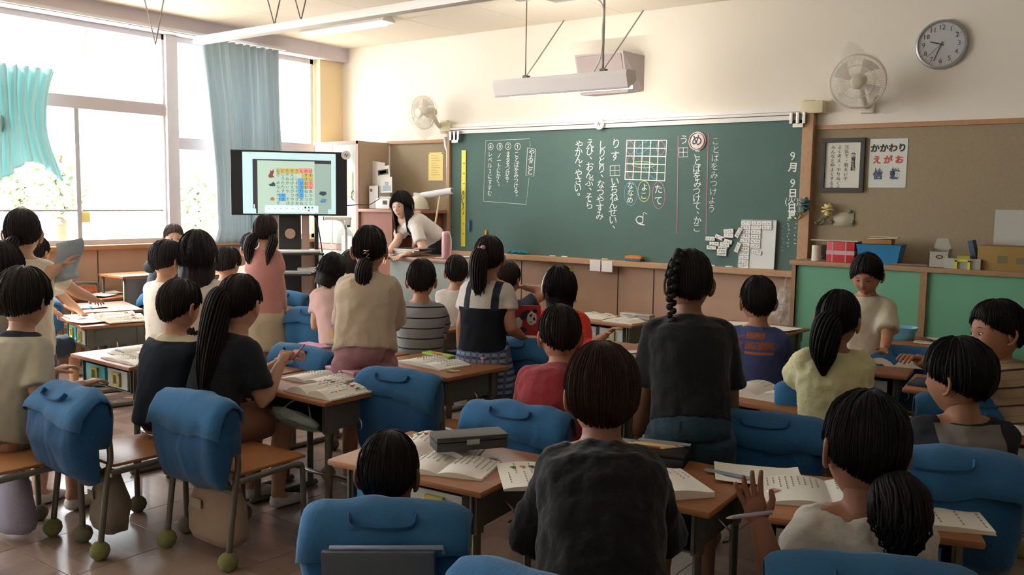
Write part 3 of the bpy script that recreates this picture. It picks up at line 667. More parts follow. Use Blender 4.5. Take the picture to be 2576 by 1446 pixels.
# switch plate
c, a, b = quad_panel(2098, 534, 2148, 570, -.013)
e = empty('control_plate', (c.x, -.0125, c.z), 0, 'metal control plate with three knobs on the cork wall', 'switch')
box('plate', (-a, -.008, -b), (a, 0, b), mat('plate_metal', '9a937f', rough=.4, metal=.5), e, bev=.003)
for q in ((-.09, -.02), (.07, -.02), (.045, .06)):
    bm = bmesh.new(); tube(bm, [(q[0], -.008, q[1]), (q[0], -.025, q[1])], [.016, .012], 14); obj('knob', bm, mat('knob_grey', '8a8678', metal=.4), e, True)
# artificial flowers clipped by the board frame
def flower(px, py, y, m, label, seed, r=.045):
    c = ony(px, py, y); e = empty('flower', tuple(c), 0, label, 'flower'); rr = random.Random(seed); bm = bmesh.new()
    for ring_, (n, q, up) in enumerate(((5, .3, .9), (7, .6, .6), (9, .95, .2))):
        for i in range(n):
            a = 2*PI*i/n+ring_; d = V(math.cos(a)*q, -up*.7, math.sin(a)*q).normalized()
            M = d.to_track_quat('Z', 'Y').to_matrix().to_4x4(); ball(bm, d*r*.55, (r*.42, r*.08, r*.5), 1, M=M)
    obj('petals', bm, m, e, True)
    bm = bmesh.new(); tube(bm, smoothp([(0, .01, -.01), (-.02, .02, -.08), (-.06, .03, -.12), (-.11, .02, -.1)], 4), .003, 5)
    for k in range(5):
        q = V(-.02-.02*k, .0, -.07-.012*k); ball(bm, q+V(.015, -.01, .012), (.02, .004, .01), 1, M=Matrix.Rotation(k, 4, 'Y'))
    obj('stem', bm, mat('stem_green', '55663a', rough=.7), e, True)
flower(2024, 514, -.11, mat('petal_teal', '5f7b80', rough=.8), 'dusty teal artificial flower on the right post of the blackboard', 1, .06)
flower(2083, 527, -.06, mat('petal_cream', 'e8d79b', rough=.8), 'cream rose with green leaves in front of the cork wall', 2, .055)
# pipe conduit left of the board
bm = bmesh.new(); pts = [ony(1120, 345, -.03), ony(1122, 368, -.03), ony(1127, 380, -.03), ony(1127, 470, -.03)]
tube(bm, pts, .018, 8); o = obj('conduit', bm, M_white, None, True); tag(o, 'white conduit pipe running down the wall left of the blackboard', 'pipe')
for k, (px, py, w_, h_) in enumerate(((1097, 419, 35, 70),)):
    c, a, b = quad_panel(px-w_/2-1, py-h_/2, px+w_/2, py+h_/2, -.013)
    e = empty('yellow_notice', (c.x, -.0125, c.z), 0, 'yellow notice pinned on the cork panel above the teacher', 'notice')
    box('sheet', (-a, -.003, -b), (a, 0, b), mat('paper_yellow', 'f0d98c', rough=.8), e)
    bm = bmesh.new()
    for i in range(9): bx(bm, (-a*.6, -.004, b*.75-i*b*.17), (a*(.2+.4*((i*7) % 3)/2), -.0032, b*.75-i*b*.17+.004))
    o = obj('print', bm, mat('print_brown', 'b09355'), e); o['kind'] = 'stuff'
    for q in (-1, 1):
        bm = bmesh.new(); ball(bm, (a*.9*q, -.006, b*.93), .006, 1); obj('pin', bm, M_black, e)
# ---------------------------------------------------------------- corner cabinet, shelf and what is on it
M_cabb = mat('cabinet_beige', 'b9a289', rough=.6, noise_amt=.05); M_cabf = mat('cabinet_door_grey', 'b6b9ae', rough=.5); M_cabt = mat('cabinet_edge_pink', 'b48c80', rough=.5)
cx0, cx1, cy, cz = .05, .745, -.46, 2.035
e = empty('corner_cabinet', ((cx0+cx1)/2, cy/2, 0), 0, 'tall beige cabinet with grey-green doors in the front left corner', 'cabinet')
w_ = (cx1-cx0)/2
box('body', (-w_, cy/2+.012, 0), (w_, -cy/2, cz), M_cabb, e)
for nm, x0, x1, z0, z1 in (('door', -w_+.02, -.085, .95, cz-.03), ('door', -.05, w_-.03, .95, cz-.03), ('door', -w_+.02, -.085, .05, .88), ('door', -.05, w_-.03, .05, .88)):
    d = box(nm, (x0, cy/2-.008, z0), (x1, cy/2+.012, z1), M_cabf, e, bev=.003)
    if x0 > -.1:
        bm = bmesh.new(); zz = (z0+.52 if z0 > .5 else z1-.2); tube(bm, smoothp([(x1-.04, cy/2-.01, zz-.05), (x1-.04, cy/2-.035, zz-.03), (x1-.04, cy/2-.035, zz+.03), (x1-.04, cy/2-.01, zz+.05)], 3), .005, 6); obj('handle', bm, mat('handle_steel', '5d6068', metal=.6), d, True)
bm = bmesh.new(); bx(bm, (-w_-.003, cy/2-.012, cz-.03), (w_+.003, cy/2+.012, cz)); bx(bm, (w_-.03, cy/2-.012, 0), (w_+.002, cy/2+.01, cz)); bx(bm, (-.083, cy/2-.01, 0), (-.052, cy/2+.01, cz)); bx(bm, (-w_, cy/2-.012, .885), (w_, cy/2+.01, .945)); obj('frame', bm, M_cabt, e)
c = ony(879, 463, cy-.01); e2 = box('timetable_sheet', (-.05, -.003, -.13), (.05, 0, .13), mat('paper_yellow', 'f0d98c')); e2.location = (c.x, cy-.012, c.z); tag(e2, 'narrow yellow sheet taped on the cabinet door beside the television', 'notice')
c = ony(872, 612, cy-.01); o = box('printed_sheet', (-.075, -.003, -.1), (.085, 0, .1), mat('paper_white', 'e3e4e6')); o.location = (c.x, cy-.012, c.z-.02); tag(o, 'white printed sheet on the lower cabinet door behind the camera stand', 'notice')
# front shelf counter
SZ = 1.33
e = empty('shelf_counter', (1.22, -.25, 0), 0, 'reddish wooden counter below the cork panel behind the teacher', 'shelf')
M_red = wood('reddish_wood', 'a8705c', '96604e', .55, (4, 4, 1), 5)
box('top', (-.47, -.23, SZ-.03), (.42, .22, SZ), wood('counter_top', 'b98770', 'a9755f', .4), e, bev=.004)
box('front_panel', (-.46, -.20, .08), (.0, -.17, SZ-.03), M_red, e); box('side_panel', (.28, -.2, .05), (.31, .2, SZ-.03), M_red, e); box('base', (-.46, -.2, 0), (.31, .2, .08), M_red, e)
box('back_panel', (-.46, .2, .08), (.31, .22, SZ-.03), M_red, e)
bm = bmesh.new(); tube(bm, [(.37, -.18, 0), (.37, -.18, SZ-.03)], .014, 8); obj('leg', bm, M_white, e, True)
def on_counter(px, py, y): p = ony(px, py, y); return p
c = ony(946, 460, -.33)
e = empty('file_box', (ony(945, 510, -.33).x, -.3, SZ), 0, 'white file box on the counter, stuffed with picture prints', 'file box')
bm = bmesh.new(); bx(bm, (-.07, -.06, 0), (.07, -.055, .24)); bx(bm, (-.07, .1, 0), (.07, .105, .27)); bx(bm, (-.07, -.06, 0), (-.065, .105, .24)); bx(bm, (.065, -.06, 0), (.07, .105, .24)); bx(bm, (-.07, -.06, 0), (.07, .105, .005)); obj('case', bm, mat('file_white', 'e6e3dd', rough=.5), e)
box('label_plate', (-.05, -.063, .18), (-.02, -.06, .21), mat('tag_grey', '6a6864'), e)
def print_sheet(px, py, w_, h_, rot, y, m, label, pat):
    c = ony(px, py, y); e = empty('picture_print', tuple(c), 0, label, 'picture print', 'prints in the file box'); M = Matrix.Rotation(rot, 4, 'Y')
    box('sheet', (-w_/2, -.004, -h_/2), (w_/2, 0, h_/2), m, e, M=M)
    for (x0, z0, x1, z1, mm) in pat: box('printed_patch', (x0*w_, -.0055, z0*h_), (x1*w_, -.0042, z1*h_), mm, e, M=M)
Mg = mat('print_lime', 'b8c85a'); Md = mat('print_dark', '4a4a44'); Mb = mat('print_bluegrey', '9db0b8'); Mp = mat('print_paper', 'dedace', rough=.7)
print_sheet(946, 442, .24, .30, .12, -.26, Mp, 'large pale print leaning at the back of the file box', [(-.25, -.3, -.18, -.22, Mg), (-.1, -.35, 0, -.28, Mg)])
print_sheet(965, 442, .19, .2, -.1, -.3, Mp, 'print with a dark and lime green bar in the file box', [(-.4, .05, .4, .32, Md), (-.3, .12, .25, .26, Mg)])
print_sheet(972, 465, .17, .16, -.03, -.34, Mp, 'print with a blue-grey mountain shape in front of the file box', [(-.3, -.38, .4, -.05, Mb), (-.1, -.05, .2, .2, Mb)])
c = ony(970, 508, -.36); e = empty('radio_player', (c.x, -.36, SZ), 0, 'small white portable player on the counter behind the teacher', 'player')
box('body', (-.10, -.05, .0), (.1, .05, .115), mat('player_white', 'e9e6df', rough=.35), e, bev=.02); box('display', (.01, -.054, .05), (.07, -.051, .09), M_black, e); box('handle', (-.08, -.01, .118), (.08, .01, .13), mat('player_white', 'e9e6df'), e, bev=.005)
c = ony(1052, 505, -.36); e = empty('safety_helmet', (c.x, -.36, SZ), .3, 'white safety helmet resting on the counter behind the teacher', 'helmet')
bm = bmesh.new(); ball(bm, (0, 0, .02), (.105, .125, .13), 3); bmesh.ops.bisect_plane(bm, geom=bm.verts[:]+bm.edges[:]+bm.faces[:], plane_co=(0, 0, .015), plane_no=(0, 0, -1), clear_outer=True); obj('shell', bm, mat('helmet_white', 'e6ddc8', rough=.3), e, True)
bm = bmesh.new(); tube(bm, [(.108*math.cos(a), .13*math.sin(a)-.01, .015) for a in [2*PI*i/24 for i in range(25)]], .009, 6); obj('brim', bm, mat('helmet_white', 'e6ddc8'), e, True)
a = ony(1060, 493, -.3); b = ony(1137, 480, -.2)
e = empty('poster_roll', tuple((a+b)/2), 0, 'long white paper roll lying across the counter by the board', 'paper roll'); d = (b-a)/2
bm = bmesh.new(); tube(bm, [-d, d], .035, 16); obj('roll', bm, mat('paper_white', 'e3e4e6'), e, angle=40); bm = bmesh.new(); tube(bm, [d, d*1.02], .02, 12); obj('core', bm, mat('tag_grey', '6a6864'), e)
c = ony(1049, 478, -.15); o = box('paper_card', (-.075, -.003, 0), (.075, .0, .17), mat('paper_white', 'e3e4e6'), None, M=Matrix.Rotation(.06, 4, 'Y')); o.location = (c.x, -.13, SZ+.003); tag(o, 'blank white card standing against the cork wall above the helmet', 'card')
a = ony(1107, 492, -.62); b = ony(1082, 640, -.62)
d = a-b; b = a-d*(a.z/d.z); e = empty('wooden_pointer', tuple(b), 0, 'thin wooden pointer stick leaning against the counter', 'stick'); d = a-b
bm = bmesh.new(); tube(bm, [V(0, 0, 0), d*.45+V(.008, 0, 0), d*.8, d], [.012, .011, .010, .008], 8); obj('stick', bm, mat('bamboo', 'd6bd8e', rough=.6), e, True)
e = empty('set_square', (ony(1125, 600, -.2).x, -.1, .62), 0, 'large wooden set square leaning under the left end of the board', 'set square')
bm = bmesh.new()
for p_, q_ in (((-.12, -.02, .35), (.10, -.02, -.1)), ((-.12, -.02, .35), (-.05, -.02, -.1)), ((-.05, -.02, -.1), (.1, -.02, -.1))): tube(bm, [p_, q_], .018, 4, flat=.4, ref=V(1, 0, 0))
obj('frame', bm, mat('square_wood', 'd0b26a', rough=.6), e)
bm = bmesh.new(); ball(bm, (-.04, -.02, .12), .02, 2); obj('knob', bm, mat('square_wood', 'd0b26a'), e, True)
# ---------------------------------------------------------------- television on its stand
tvd = 8.25; c = at(729, 461, tvd); dx = CAM-c; ya = math.atan2(dx.x, -dx.y)+.02   # facing the class
e = empty('television', (c.x, c.y, c.z), ya, 'large flat television on a tall stand showing a workbook page', 'television')
HW, HH = .52, .295
box('panel', (-HW, 0, -HH), (HW, .05, HH), mat('tv_black', '17181a', rough=.35), e, bev=.006)
box('screen', (-HW+.012, -.004, -HH+.014), (HW-.012, 0, HH-.012), mat('tv_glass', '2c3036', rough=.2), e)
def scr(x0, z0, x1, z1, col, k, nm='screen_area', em=.6):   # coordinates 0..1 of the TV, origin top left
    m = mat('screen_'+col, col, rough=.5, emit=em)
    return box(nm, (-HW+2*HW*x0, -.0045-.0006*k, HH-2*HH*z1), (-HW+2*HW*x1, -.004-.0006*k, HH-2*HH*z0), m, e)
scr(.10, .03, .90, .975, 'b9d9de', 1); scr(.185, .135, .86, .97, '33363d', 2)
scr(.225, .155, .715, .97, 'a9c4b8', 3); scr(.715, .19, .86, .97, '8fa8a0', 3)
scr(.19, .83, .20, .95, 'b9d9de', 3); scr(.185, .9, .21, .97, 'b9d9de', 3); scr(.83, .9, .87, .97, 'b9d9de', 4)
scr(.385, .27, .69, .35, 'b8a868', 4, 'yellow_band'); scr(.60, .35, .70, .43, 'b8a868', 4, 'yellow_band'); scr(.62, .43, .70, .58, 'b8a868', 4, 'yellow_band')
scr(.58, .26, .695, .33, 'd98a86', 5, 'red_band'); scr(.655, .47, .705, .58, 'd98a86', 5, 'red_band'); scr(.57, .42, .62, .73, '5a9ed0', 5, 'blue_band')
o = scr(.405, .66, .465, .78, '5a9ed0', 5, 'blue_band'); 
scr(.285, .845, .745, .955, 'cfe6ee', 6, 'toolbar')
for i, cc in enumerate(('23242a', '2f6fc4', '3fa36a', 'd8cf8a', 'b8475a', 'c4c8c8')): scr(.625+(i % 3)*.03, .86+(i//3)*.045, .640+(i % 3)*.03, .888+(i//3)*.045, cc, 7, 'colour_dot')
for i in range(6): scr(.315+.05*i, .89, .327+.05*i, .90, '6a7a80', 7, 'tool_icon')
rr = random.Random(5); kana = 'きくねりすやかんうおえびそらなつめことばあいさしたち'
for i in range(8):
    for j in range(9):
        if rr.random() < .92: text('page_character', rr.choice(kana), .034, Matrix.Translation((-HW+2*HW*(.40+.040*i), -.0075, HH-2*HH*(.31+.063*j))) @ Matrix.Rotation(PI/2, 4, 'X'), mat('screen_ink', '3c4a48', rough=.8), e)
def blob(pts, m, k=5):
    bm = bmesh.new(); vs = [bm.verts.new((-HW+2*HW*x, -.004-.0006*k, HH-2*HH*z)) for x, z in pts]; f = bm.faces.new(vs)
    r_ = bmesh.ops.extrude_face_region(bm, geom=[f]); bmesh.ops.translate(bm, vec=(0, -.0008, 0), verts=[v for v in r_['geom'] if isinstance(v, bmesh.types.BMVert)]); obj('picture', bm, m, e)
blob([(.32, .38), (.335, .33), (.335, .30), (.35, .32), (.36, .28), (.365, .33), (.355, .38), (.37, .41), (.33, .42), (.315, .40)], mat('screen_fox', '8a4a3c', emit=.4))
blob([(.33, .55), (.32, .52), (.34, .51), (.36, .48), (.375, .51), (.375, .55)], mat('screen_kettle', '45525a', emit=.3))
blob([(.335, .77), (.33, .74), (.35, .71), (.37, .74), (.365, .77)], mat('screen_onion', 'b0825a', emit=.4))
blob([(.75, .66), (.765, .62), (.81, .62), (.82, .66), (.79, .69)], mat('screen_kettle', '45525a', emit=.3)); blob([(.76, .77), (.78, .73), (.82, .74), (.81, .79), (.77, .8)], mat('screen_fish', '5b8fb0', emit=.4))
text('screen_caption', '9:34', .012, Matrix.Translation((-HW+2*HW*.16, -.006, HH-2*HH*.05)) @ Matrix.Rotation(PI/2, 4, 'X'), mat('screen_ink', '3c4a48'), e)
e2 = disc('bun_magnet', 0, 0, 0, .042, .012, M_white, 'round white disc on the top right corner of the television', 'magnet')
e2.matrix_world = e.matrix_world @ Matrix.Translation((0, 0, 0))
TVM = Matrix.Translation(c) @ Matrix.Rotation(ya, 4, 'Z')
e2.location = TVM @ V(.51, -.004, .27); e2.rotation_euler = (0, 0, ya)
bm = bmesh.new(); [bx(bm, (q-.004, -.015, -.012), (q+.004, -.012, .012), Matrix.Rotation(.4, 4, 'Y')) for q in (-.009, .009)]; obj('bars', bm, mat('dark_print', '4b4a4a'), e2)
st = empty('television_stand', (c.x, c.y, 0), ya, 'black and copper television stand with paper-laden shelves', 'stand')
M_cop = mat('stand_copper', 'b49a90', rough=.35, metal=.4); zt = c.z-HH
box('column', (-.10, .06, .1), (.10, .12, zt+.1), M_black, st)
for s in (-1, 1):
    box('side_strip', (s*.14-.035, .055, .1), (s*.14+.035, .1, zt+.1), M_cop, st); box('side_post', (s*.24-.018, .05, .02), (s*.24+.018, .1, zt+.1), M_black, st)
bm = bmesh.new(); tube(bm, [(0, .06, zt-.17), (0, .05, zt-.17)], .048, 24); obj('badge', bm, mat('badge_copper', 'c0a692', metal=.4, rough=.3), st, angle=40)
for k, z in enumerate((zt-.36, zt-.55, zt-.80)): box('shelf', (-.30, -.14, z), (.30, .22, z+.02), mat('shelf_dark', '33363a', rough=.3), st, bev=.004)
box('base', (-.33, -.22, .04), (.33, .25, .09), M_black, st, bev=.01)
for s in (-1, 1):
    for t in (-1, 1):
        bm = bmesh.new(); ball(bm, (s*.3, t*.2+.02, .02), .02, 2); obj('caster', bm, M_dark, st, True)
SM = Matrix.Translation((c.x, c.y, 0)) @ Matrix.Rotation(ya, 4, 'Z')
def pile(name, x, y, z, w_, d_, n, label, seed, m, cat='papers'):
    e = empty(name, tuple(SM @ V(x, y, z)), ya, label, cat); rr = random.Random(seed)
    for i in range(n):
        M = Matrix.Translation((rr.uniform(-.01, .01), rr.uniform(-.01, .01), .006*i)) @ Matrix.Rotation(rr.uniform(-.08, .08), 4, 'Z'); box('sheet', (-w_/2, -d_/2, .0005), (w_/2, d_/2, .0055), m, e, M=M)
M_pap = mat('paper_white', 'e3e4e6')
pile('paper_stack', .02, .0, zt-.34, .5, .26, 4, 'loose white papers on the upper shelf of the television stand', 1, M_pap)
pile('paper_stack', -.05, 0, zt-.53, .46, .26, 3, 'crumpled white papers on the middle shelf of the television stand', 2, M_pap)
pile('notebook_stack', .17, -.02, zt-.53+.02, .2, .2, 4, 'small stack of white notebooks at the right of the middle shelf', 3, M_pap)
pile('paper_stack', -.03, 0, zt-.78, .5, .26, 5, 'thick pile of white papers on the lowest shelf of the television stand', 4, M_pap)
bm = bmesh.new(); q = [TVM @ V(.2, .06, -.25), TVM @ V(.24, .0, -.35), TVM @ V(.27, .0, -.5), TVM @ V(.31, -.02, -.8)]; tube(bm, smoothp(q, 5), .006, 6); tag(obj('power_cable', bm, M_black, None, True), 'black cable hanging down beside the television stand', 'cable')
q = [TVM @ V(.5, .08, -.2), at(900, 515, 8.3), at(930, 514, 8.6), ony(958, 497, -.32)]
bm = bmesh.new(); tube(bm, smoothp(q, 6), .005, 6); tag(obj('video_cable', bm, M_black, None, True), 'thin black cable sagging from the television to the counter', 'cable')
# document camera
b0 = at(868, 655, 7.3); e = empty('document_camera', (b0.x, b0.y, b0.z-.02), .645, 'white document camera with a curved neck right of the television', 'document camera')
k_ = 7.3/F
pts = [(2, 0, 8), (2, 0, 60), (1, 0, 85), (-8, 0, 105), (-25, 0, 111), (-48, 0, 112)]
bm = bmesh.new(); tube(bm, smoothp([(x*k_, 0, z*k_) for x, y, z in pts], 5), .013, 10); obj('neck', bm, mat('camera_white', 'dedcd6', rough=.35), e, True)
bm = bmesh.new(); bx(bm, (-52*k_, -.02, 107*k_), (16*k_, .02, 115*k_), bev=.008); obj('arm', bm, mat('camera_white', 'dedcd6'), e)
bm = bmesh.new(); bx(bm, (0, -.025, 95*k_), (14*k_, .025, 108*k_), bev=.006); obj('lens_head', bm, mat('camera_white', 'dedcd6'), e); box('lens', (6*k_, -.02, 90*k_), (13*k_, .02, 95*k_), M_black, e)
bm = bmesh.new(); tube(bm, [(-54*k_, 0, 111*k_), (-50*k_, 0, 111*k_)], .016, 12); obj('end_cap', bm, M_black, e)
box('base', (-.07, -.08, -.02), (.07, .08, .03), mat('camera_white', 'dedcd6'), e, bev=.01)
zb = b0.z-.04
e = empty('side_table', (b0.x, b0.y, 0), .645, 'small white table carrying the document camera', 'table')
box('tabletop', (-.2, -.2, zb-.025), (.2, .2, zb), M_white, e, bev=.004)
for s in (-1, 1):
    for t in (-1, 1): bm = bmesh.new(); tube(bm, [(s*.18, t*.18, 0), (s*.18, t*.18, zb-.025)], .012, 8); obj('leg', bm, M_chrome, e, True)
# ---------------------------------------------------------------- lectern
LZ = .95; a = ony(981, 655, -1.46); b = ony(1125, 652, -1.46); LW = .95
e = empty('lectern', (a.x+LW/2, -1.25, 0), 0, 'grey-green steel lectern with a brown wooden top in front of the teacher', 'lectern')
box('top', (-LW/2-.03, -.24, LZ-.03), (LW/2+.03, .24, LZ), wood('lectern_top', '9a7765', '86624f', .35), e, bev=.006)
M_lec = mat('lectern_grey', '8e958d', rough=.5); M_lecs = mat('lectern_olive', '5f6a5c', rough=.5)
box('front_panel', (-LW/2, -.21, .08), (LW/2, -.19, LZ-.03), M_lec, e); box('side_panel', (-LW/2, -.19, .0), (-LW/2+.02, .2, LZ-.03), M_lec, e); box('side_panel', (LW/2-.02, -.19, 0), (LW/2, .2, LZ-.03), M_lecs, e); box('shelf', (-LW/2+.02, -.19, .5), (LW/2-.02, .2, .52), M_lecs, e); box('base', (-LW/2, -.21, 0), (LW/2, -.17, .08), M_dark, e)
box('sticker', (LW/2-.14, -.213, .68), (LW/2-.09, -.211, .73), mat('sticker_yellow', 'c9b23c'), e)
def onl(px, py): return onz(px, py, LZ)
c = onl(1040, 642)
for k, (m, w_, lb) in enumerate(((M_pap, .26, 'lowest white folder of the pile at the left of the lectern'), (mat('folder_green', '5f8a68'), .24, 'green folder in the middle of the lectern pile'), (M_pap, .24, 'white folder above the green one on the lectern'), (mat('folder_black', '222326', rough=.4), .3, 'black tablet case on top of the lectern pile'))):
    e = empty('folder', (c.x-.04+.02*k, -1.27, LZ+.001+.016*k), .03*k, lb, 'folder', 'pile on the lectern')
    box('cover', (-w_/2, -.12, 0), (w_/2, .12, .015), m, e, bev=.002); box('pages', (-w_/2+.01, -.121, .003), (w_/2-.004, .11, .012), mat('page_edge', 'dcd9d0'), e)
c = onl(1084, 652); e = empty('thermos_flask', (c.x, -1.33, LZ+.001), 0, 'tall pink insulated flask standing on the lectern', 'bottle')
bm = bmesh.new(); tube(bm, [(0, 0, 0), (0, 0, .004), (0, 0, .19), (0, 0, .2)], [.034, .038, .038, .036], 24); obj('body', bm, mat('flask_pink', 'c9949a', rough=.35), e, angle=40)
bm = bmesh.new(); tube(bm, [(0, 0, .2), (0, 0, .215), (0, 0, .225)], [.037, .037, .03], 24); obj('lid', bm, mat('flask_lid', 'd8aeb2', rough=.4), e, angle=40)
bm = bmesh.new(); tube(bm, smoothp([(.035, 0, .205), (.055, 0, .17), (.058, 0, .1), (.05, .0, .03)], 4), .004, 6); obj('strap', bm, M_white, e, True)
c = onl(1165, 648); e = empty('open_folder', (min(c.x, a.x+LW-.12), -1.25, LZ+.001), .1, 'open cream folder at the right of the lectern', 'folder')
box('cover', (-.15, -.1, 0), (.15, .1, .004), mat('cream_card', 'd8cfb4'), e); box('pages', (-.1, -.08, .004), (.14, .09, .012), M_pap, e, M=Matrix.Rotation(-.05, 4, 'Y'))
# ---------------------------------------------------------------- green-doored cabinet on the right
GX0 = 5.35; GY = -.40; GZ = 1.03
M_gw = wood('cabinet_wood', 'a5825f', '8e6c4c', .5, (5, 5, 5), 5); M_green = mat('door_green', '6aa684', rough=.6, noise_amt=.08, nscale=4)
e = empty('green_cabinet', (GX0, 0, 0), 0, 'low wooden cabinet with green sliding doors along the right of the front wall', 'cabinet')
X1 = 9.2-GX0
box('top', (-.02, GY, GZ-.035), (X1, -.03, GZ), M_gw, e, bev=.004); box('side', (0, GY+.01, 0), (.03, -.03, GZ-.035), M_gw, e)
box('bottom_rail', (0, GY+.01, .0), (X1, GY+.04, .12), M_gw, e); box('back', (.03, -.06, .1), (X1, -.03, GZ-.04), M_gw, e)
xs = [0]+[ony(px, 760, GY).x-GX0 for px in (2316,)]; st_ = xs[1]; edges = [0, st_, st_*2, st_*3, st_*4]
for k, x in enumerate(edges[:-1]):
    d = box('door', (x+.03, GY+.03, .12), (x+st_-.0, GY+.045, GZ-.035), M_green, e)
    for s in (.08, st_-.1): box('finger_pull', (x+s-.012, GY+.026, .42), (x+s+.012, GY+.031, .50), mat('pull_brown', '4a3c2c'), d)
    box('divider', (x-.0 if k == 0 else x-.015, GY+.005, .1), (x+.03, GY+.05, GZ-.035), M_gw, e)
def ont(px, py, y): p = ony(px, py, y); return V(p.x, y, GZ)
def tb(name, c, a, b, m, par, **k): return box(name, a, b, m, par, **k)
c = ont(2053, 655, -.32); e = empty('paper_roll', tuple(c), 0, 'white roll of kitchen paper at the left end of the cabinet top', 'paper roll')
bm = bmesh.new(); tube(bm, [(0, 0, .001), (0, 0, .115)], .034, 20); obj('roll', bm, mat('tissue_white', 'd5cfc0', rough=.9), e, angle=40); bm = bmesh.new(); tube(bm, [(0, 0, .11), (0, 0, .117)], .012, 12); obj('core', bm, mat('tag_grey', '6a6864'), e)
c = ont(2080, 655, -.2); e = empty('tape_holder', tuple(c), 0, 'dark rounded holder between the paper roll and the red box', 'holder')
bm = bmesh.new(); ball(bm, (0, 0, .035), (.06, .045, .035), 2); obj('body', bm, M_dark, e, True); box('glass_front', (-.055, -.05, .04), (.055, -.045, .12), mat('smoke_plastic', '4a4a48', rough=.2), e)
c = ont(2122, 655, -.26); e = empty('red_box', tuple(c), 0, 'red and white patterned box on the cabinet top', 'box')
box('carton', (-.10, -.09, 0), (.10, .09, .15), mat('box_red', 'c22f35', rough=.4), e, bev=.002); box('white_band', (-.1005, -.0912, .055), (.1005, .05, .085), mat('box_band', 'c8a0a8'), e)
for q in (-.06, .035): box('white_stripe', (q, -.092, .0), (q+.008, -.0905, .15), mat('box_band', 'c8a0a8'), e)
box('lid_card', (-.22, -.09, .153), (.12, .1, .158), mat('lid_white', 'c9c2b4'), e)
c = ont(2215, 655, -.24); e = empty('blue_container', tuple(c), .05, 'blue plastic container with a brown paper packet on it', 'container')
bm = bmesh.new(); rows = [[bm.verts.new((x*q, y*q, z)) for x, y in ((-.15, -.1), (.15, -.1), (.15, .1), (-.15, .1))] for z, q in ((0, .85), (.13, 1), (.14, 1.03))]
for a, b in zip(rows, rows[1:]):
    for i in range(4): bm.faces.new((a[i], a[(i+1) % 4], b[(i+1) % 4], b[i]))
bm.faces.new(rows[0][::-1]); bm.faces.new(rows[-1]); obj('tub', bm, mat('tub_blue', '2f7fb0', rough=.35), e)
p = e.location; e = empty('paper_packet', (p.x, p.y, GZ+.142), .1, 'brown and cream paper packet lying on the blue container', 'packet')
box('envelope', (-.12, -.08, 0), (.08, .08, .035), mat('kraft', 'a87b4c', rough=.8), e, bev=.008); bm = bmesh.new(); tube(bm, [(-.08, -.02, .05), (.0, .0, .052), (.1, .0, .045)], [.02, .03, .03], 8, flat=.2, ref=V(0, 1, 0)); bx(bm, (-.09, -.07, .037), (.12, .06, .044), bev=.003, M=Matrix.Rotation(-.06, 4, 'Y')); obj('cream_sheets', bm, mat('cream_card', 'd8cfb4'), e)
c = ont(2290, 655, -.3); e = empty('cork_tray', (c.x, -.27, GZ), -.02, 'flat dark tray lying on the cabinet top', 'tray'); box('tray', (-.13, -.08, 0), (.15, .08, .008), mat('tray_dark', '5d5048'), e, bev=.003); box('sheet', (-.12, -.07, .008), (.12, .07, .011), mat('tray_sheet', '8f8070'), e)
c = ont(2370, 660, -.28); e = empty('magazine_file', tuple(c), 0, 'grey magazine file with a sloping open front', 'file box')
bm = bmesh.new(); prism(bm, [(-.06, 0), (.055, 0), (.055, .12), (.03, .2), (-.04, .2), (-.06, .12)], -.002, .002); obj('back_panel', bm, mat('file_grey', 'a6a396', rough=.5), e)
bm = bmesh.new(); bx(bm, (-.065, -.1, 0), (.06, -.096, .11)); bx(bm, (-.065, -.1, 0), (-.061, .0, .13)); bx(bm, (.056, -.1, 0), (.06, .0, .13)); bx(bm, (-.065, -.1, 0), (.06, 0, .004)); obj('case', bm, mat('file_grey', 'a6a396'), e)
bm = bmesh.new(); tube(bm, [(.0+.02*math.cos(a), -.102, .075+.009*math.sin(a)) for a in [2*PI*i/16 for i in range(17)]], .003, 5); obj('finger_hole', bm, M_dark, e)
c = ont(2432, 668, -.29); e = empty('clear_bin', tuple(c), 0, 'clear plastic bin with a yellow handle on the cabinet top', 'bin')
box('bin', (-.12, -.1, 0), (.10, .05, .07), mat('bin_clear', 'a4a99c', rough=.25), e, bev=.003)
bm = bmesh.new()
for a, b in (((-.055, -.115, .0), (-.04, -.1, .06)), ((.025, -.115, 0), (.04, -.1, .06)), ((-.055, -.115, .05), (.04, -.1, .065))): bx(bm, a, b)
obj('handle', bm, mat('tray_yellow2', 'd2cc3c', rough=.4), e); box('inner_lid', (-.05, -.08, .07), (.03, .02, .09), mat('lid_olive', '9a9a30'), e)
c = ont(2530, 682, -.26); e = empty('cardboard_box', (c.x+.04, -.23, GZ), 0, 'brown cardboard box at the right edge of the cabinet top', 'box')
box('carton', (-.2, -.13, 0), (.22, .12, .16), mat('cardboard', '9a7b45', rough=.85, noise_amt=.1), e, bev=.002); box('stamp', (-.08, -.1315, .05), (-.02, -.1302, .1), mat('stamp_green', '6d6c46'), e); box('stamp', (.03, -.1315, .05), (.1, -.1302, .09), mat('stamp_green', '6d6c46'), e)
p = e.location; e = empty('white_board_card', (p.x+.02, -.1, GZ+.162), 0, 'large pale board standing in the cardboard box', 'board'); box('board', (-.17, -.004, 0), (.25, .0, .24), mat('board_pale', 'b9b7ae', rough=.6), e)
e = empty('blue_file', (p.x-.2, -.26, GZ+.0), 0, 'dark blue file leaning left of the cardboard box', 'file'); box('file', (-.03, -.03, 0), (.0, .1, .2), mat('file_blue', '44566e'), e, M=Matrix.Rotation(-.25, 4, 'Y'))
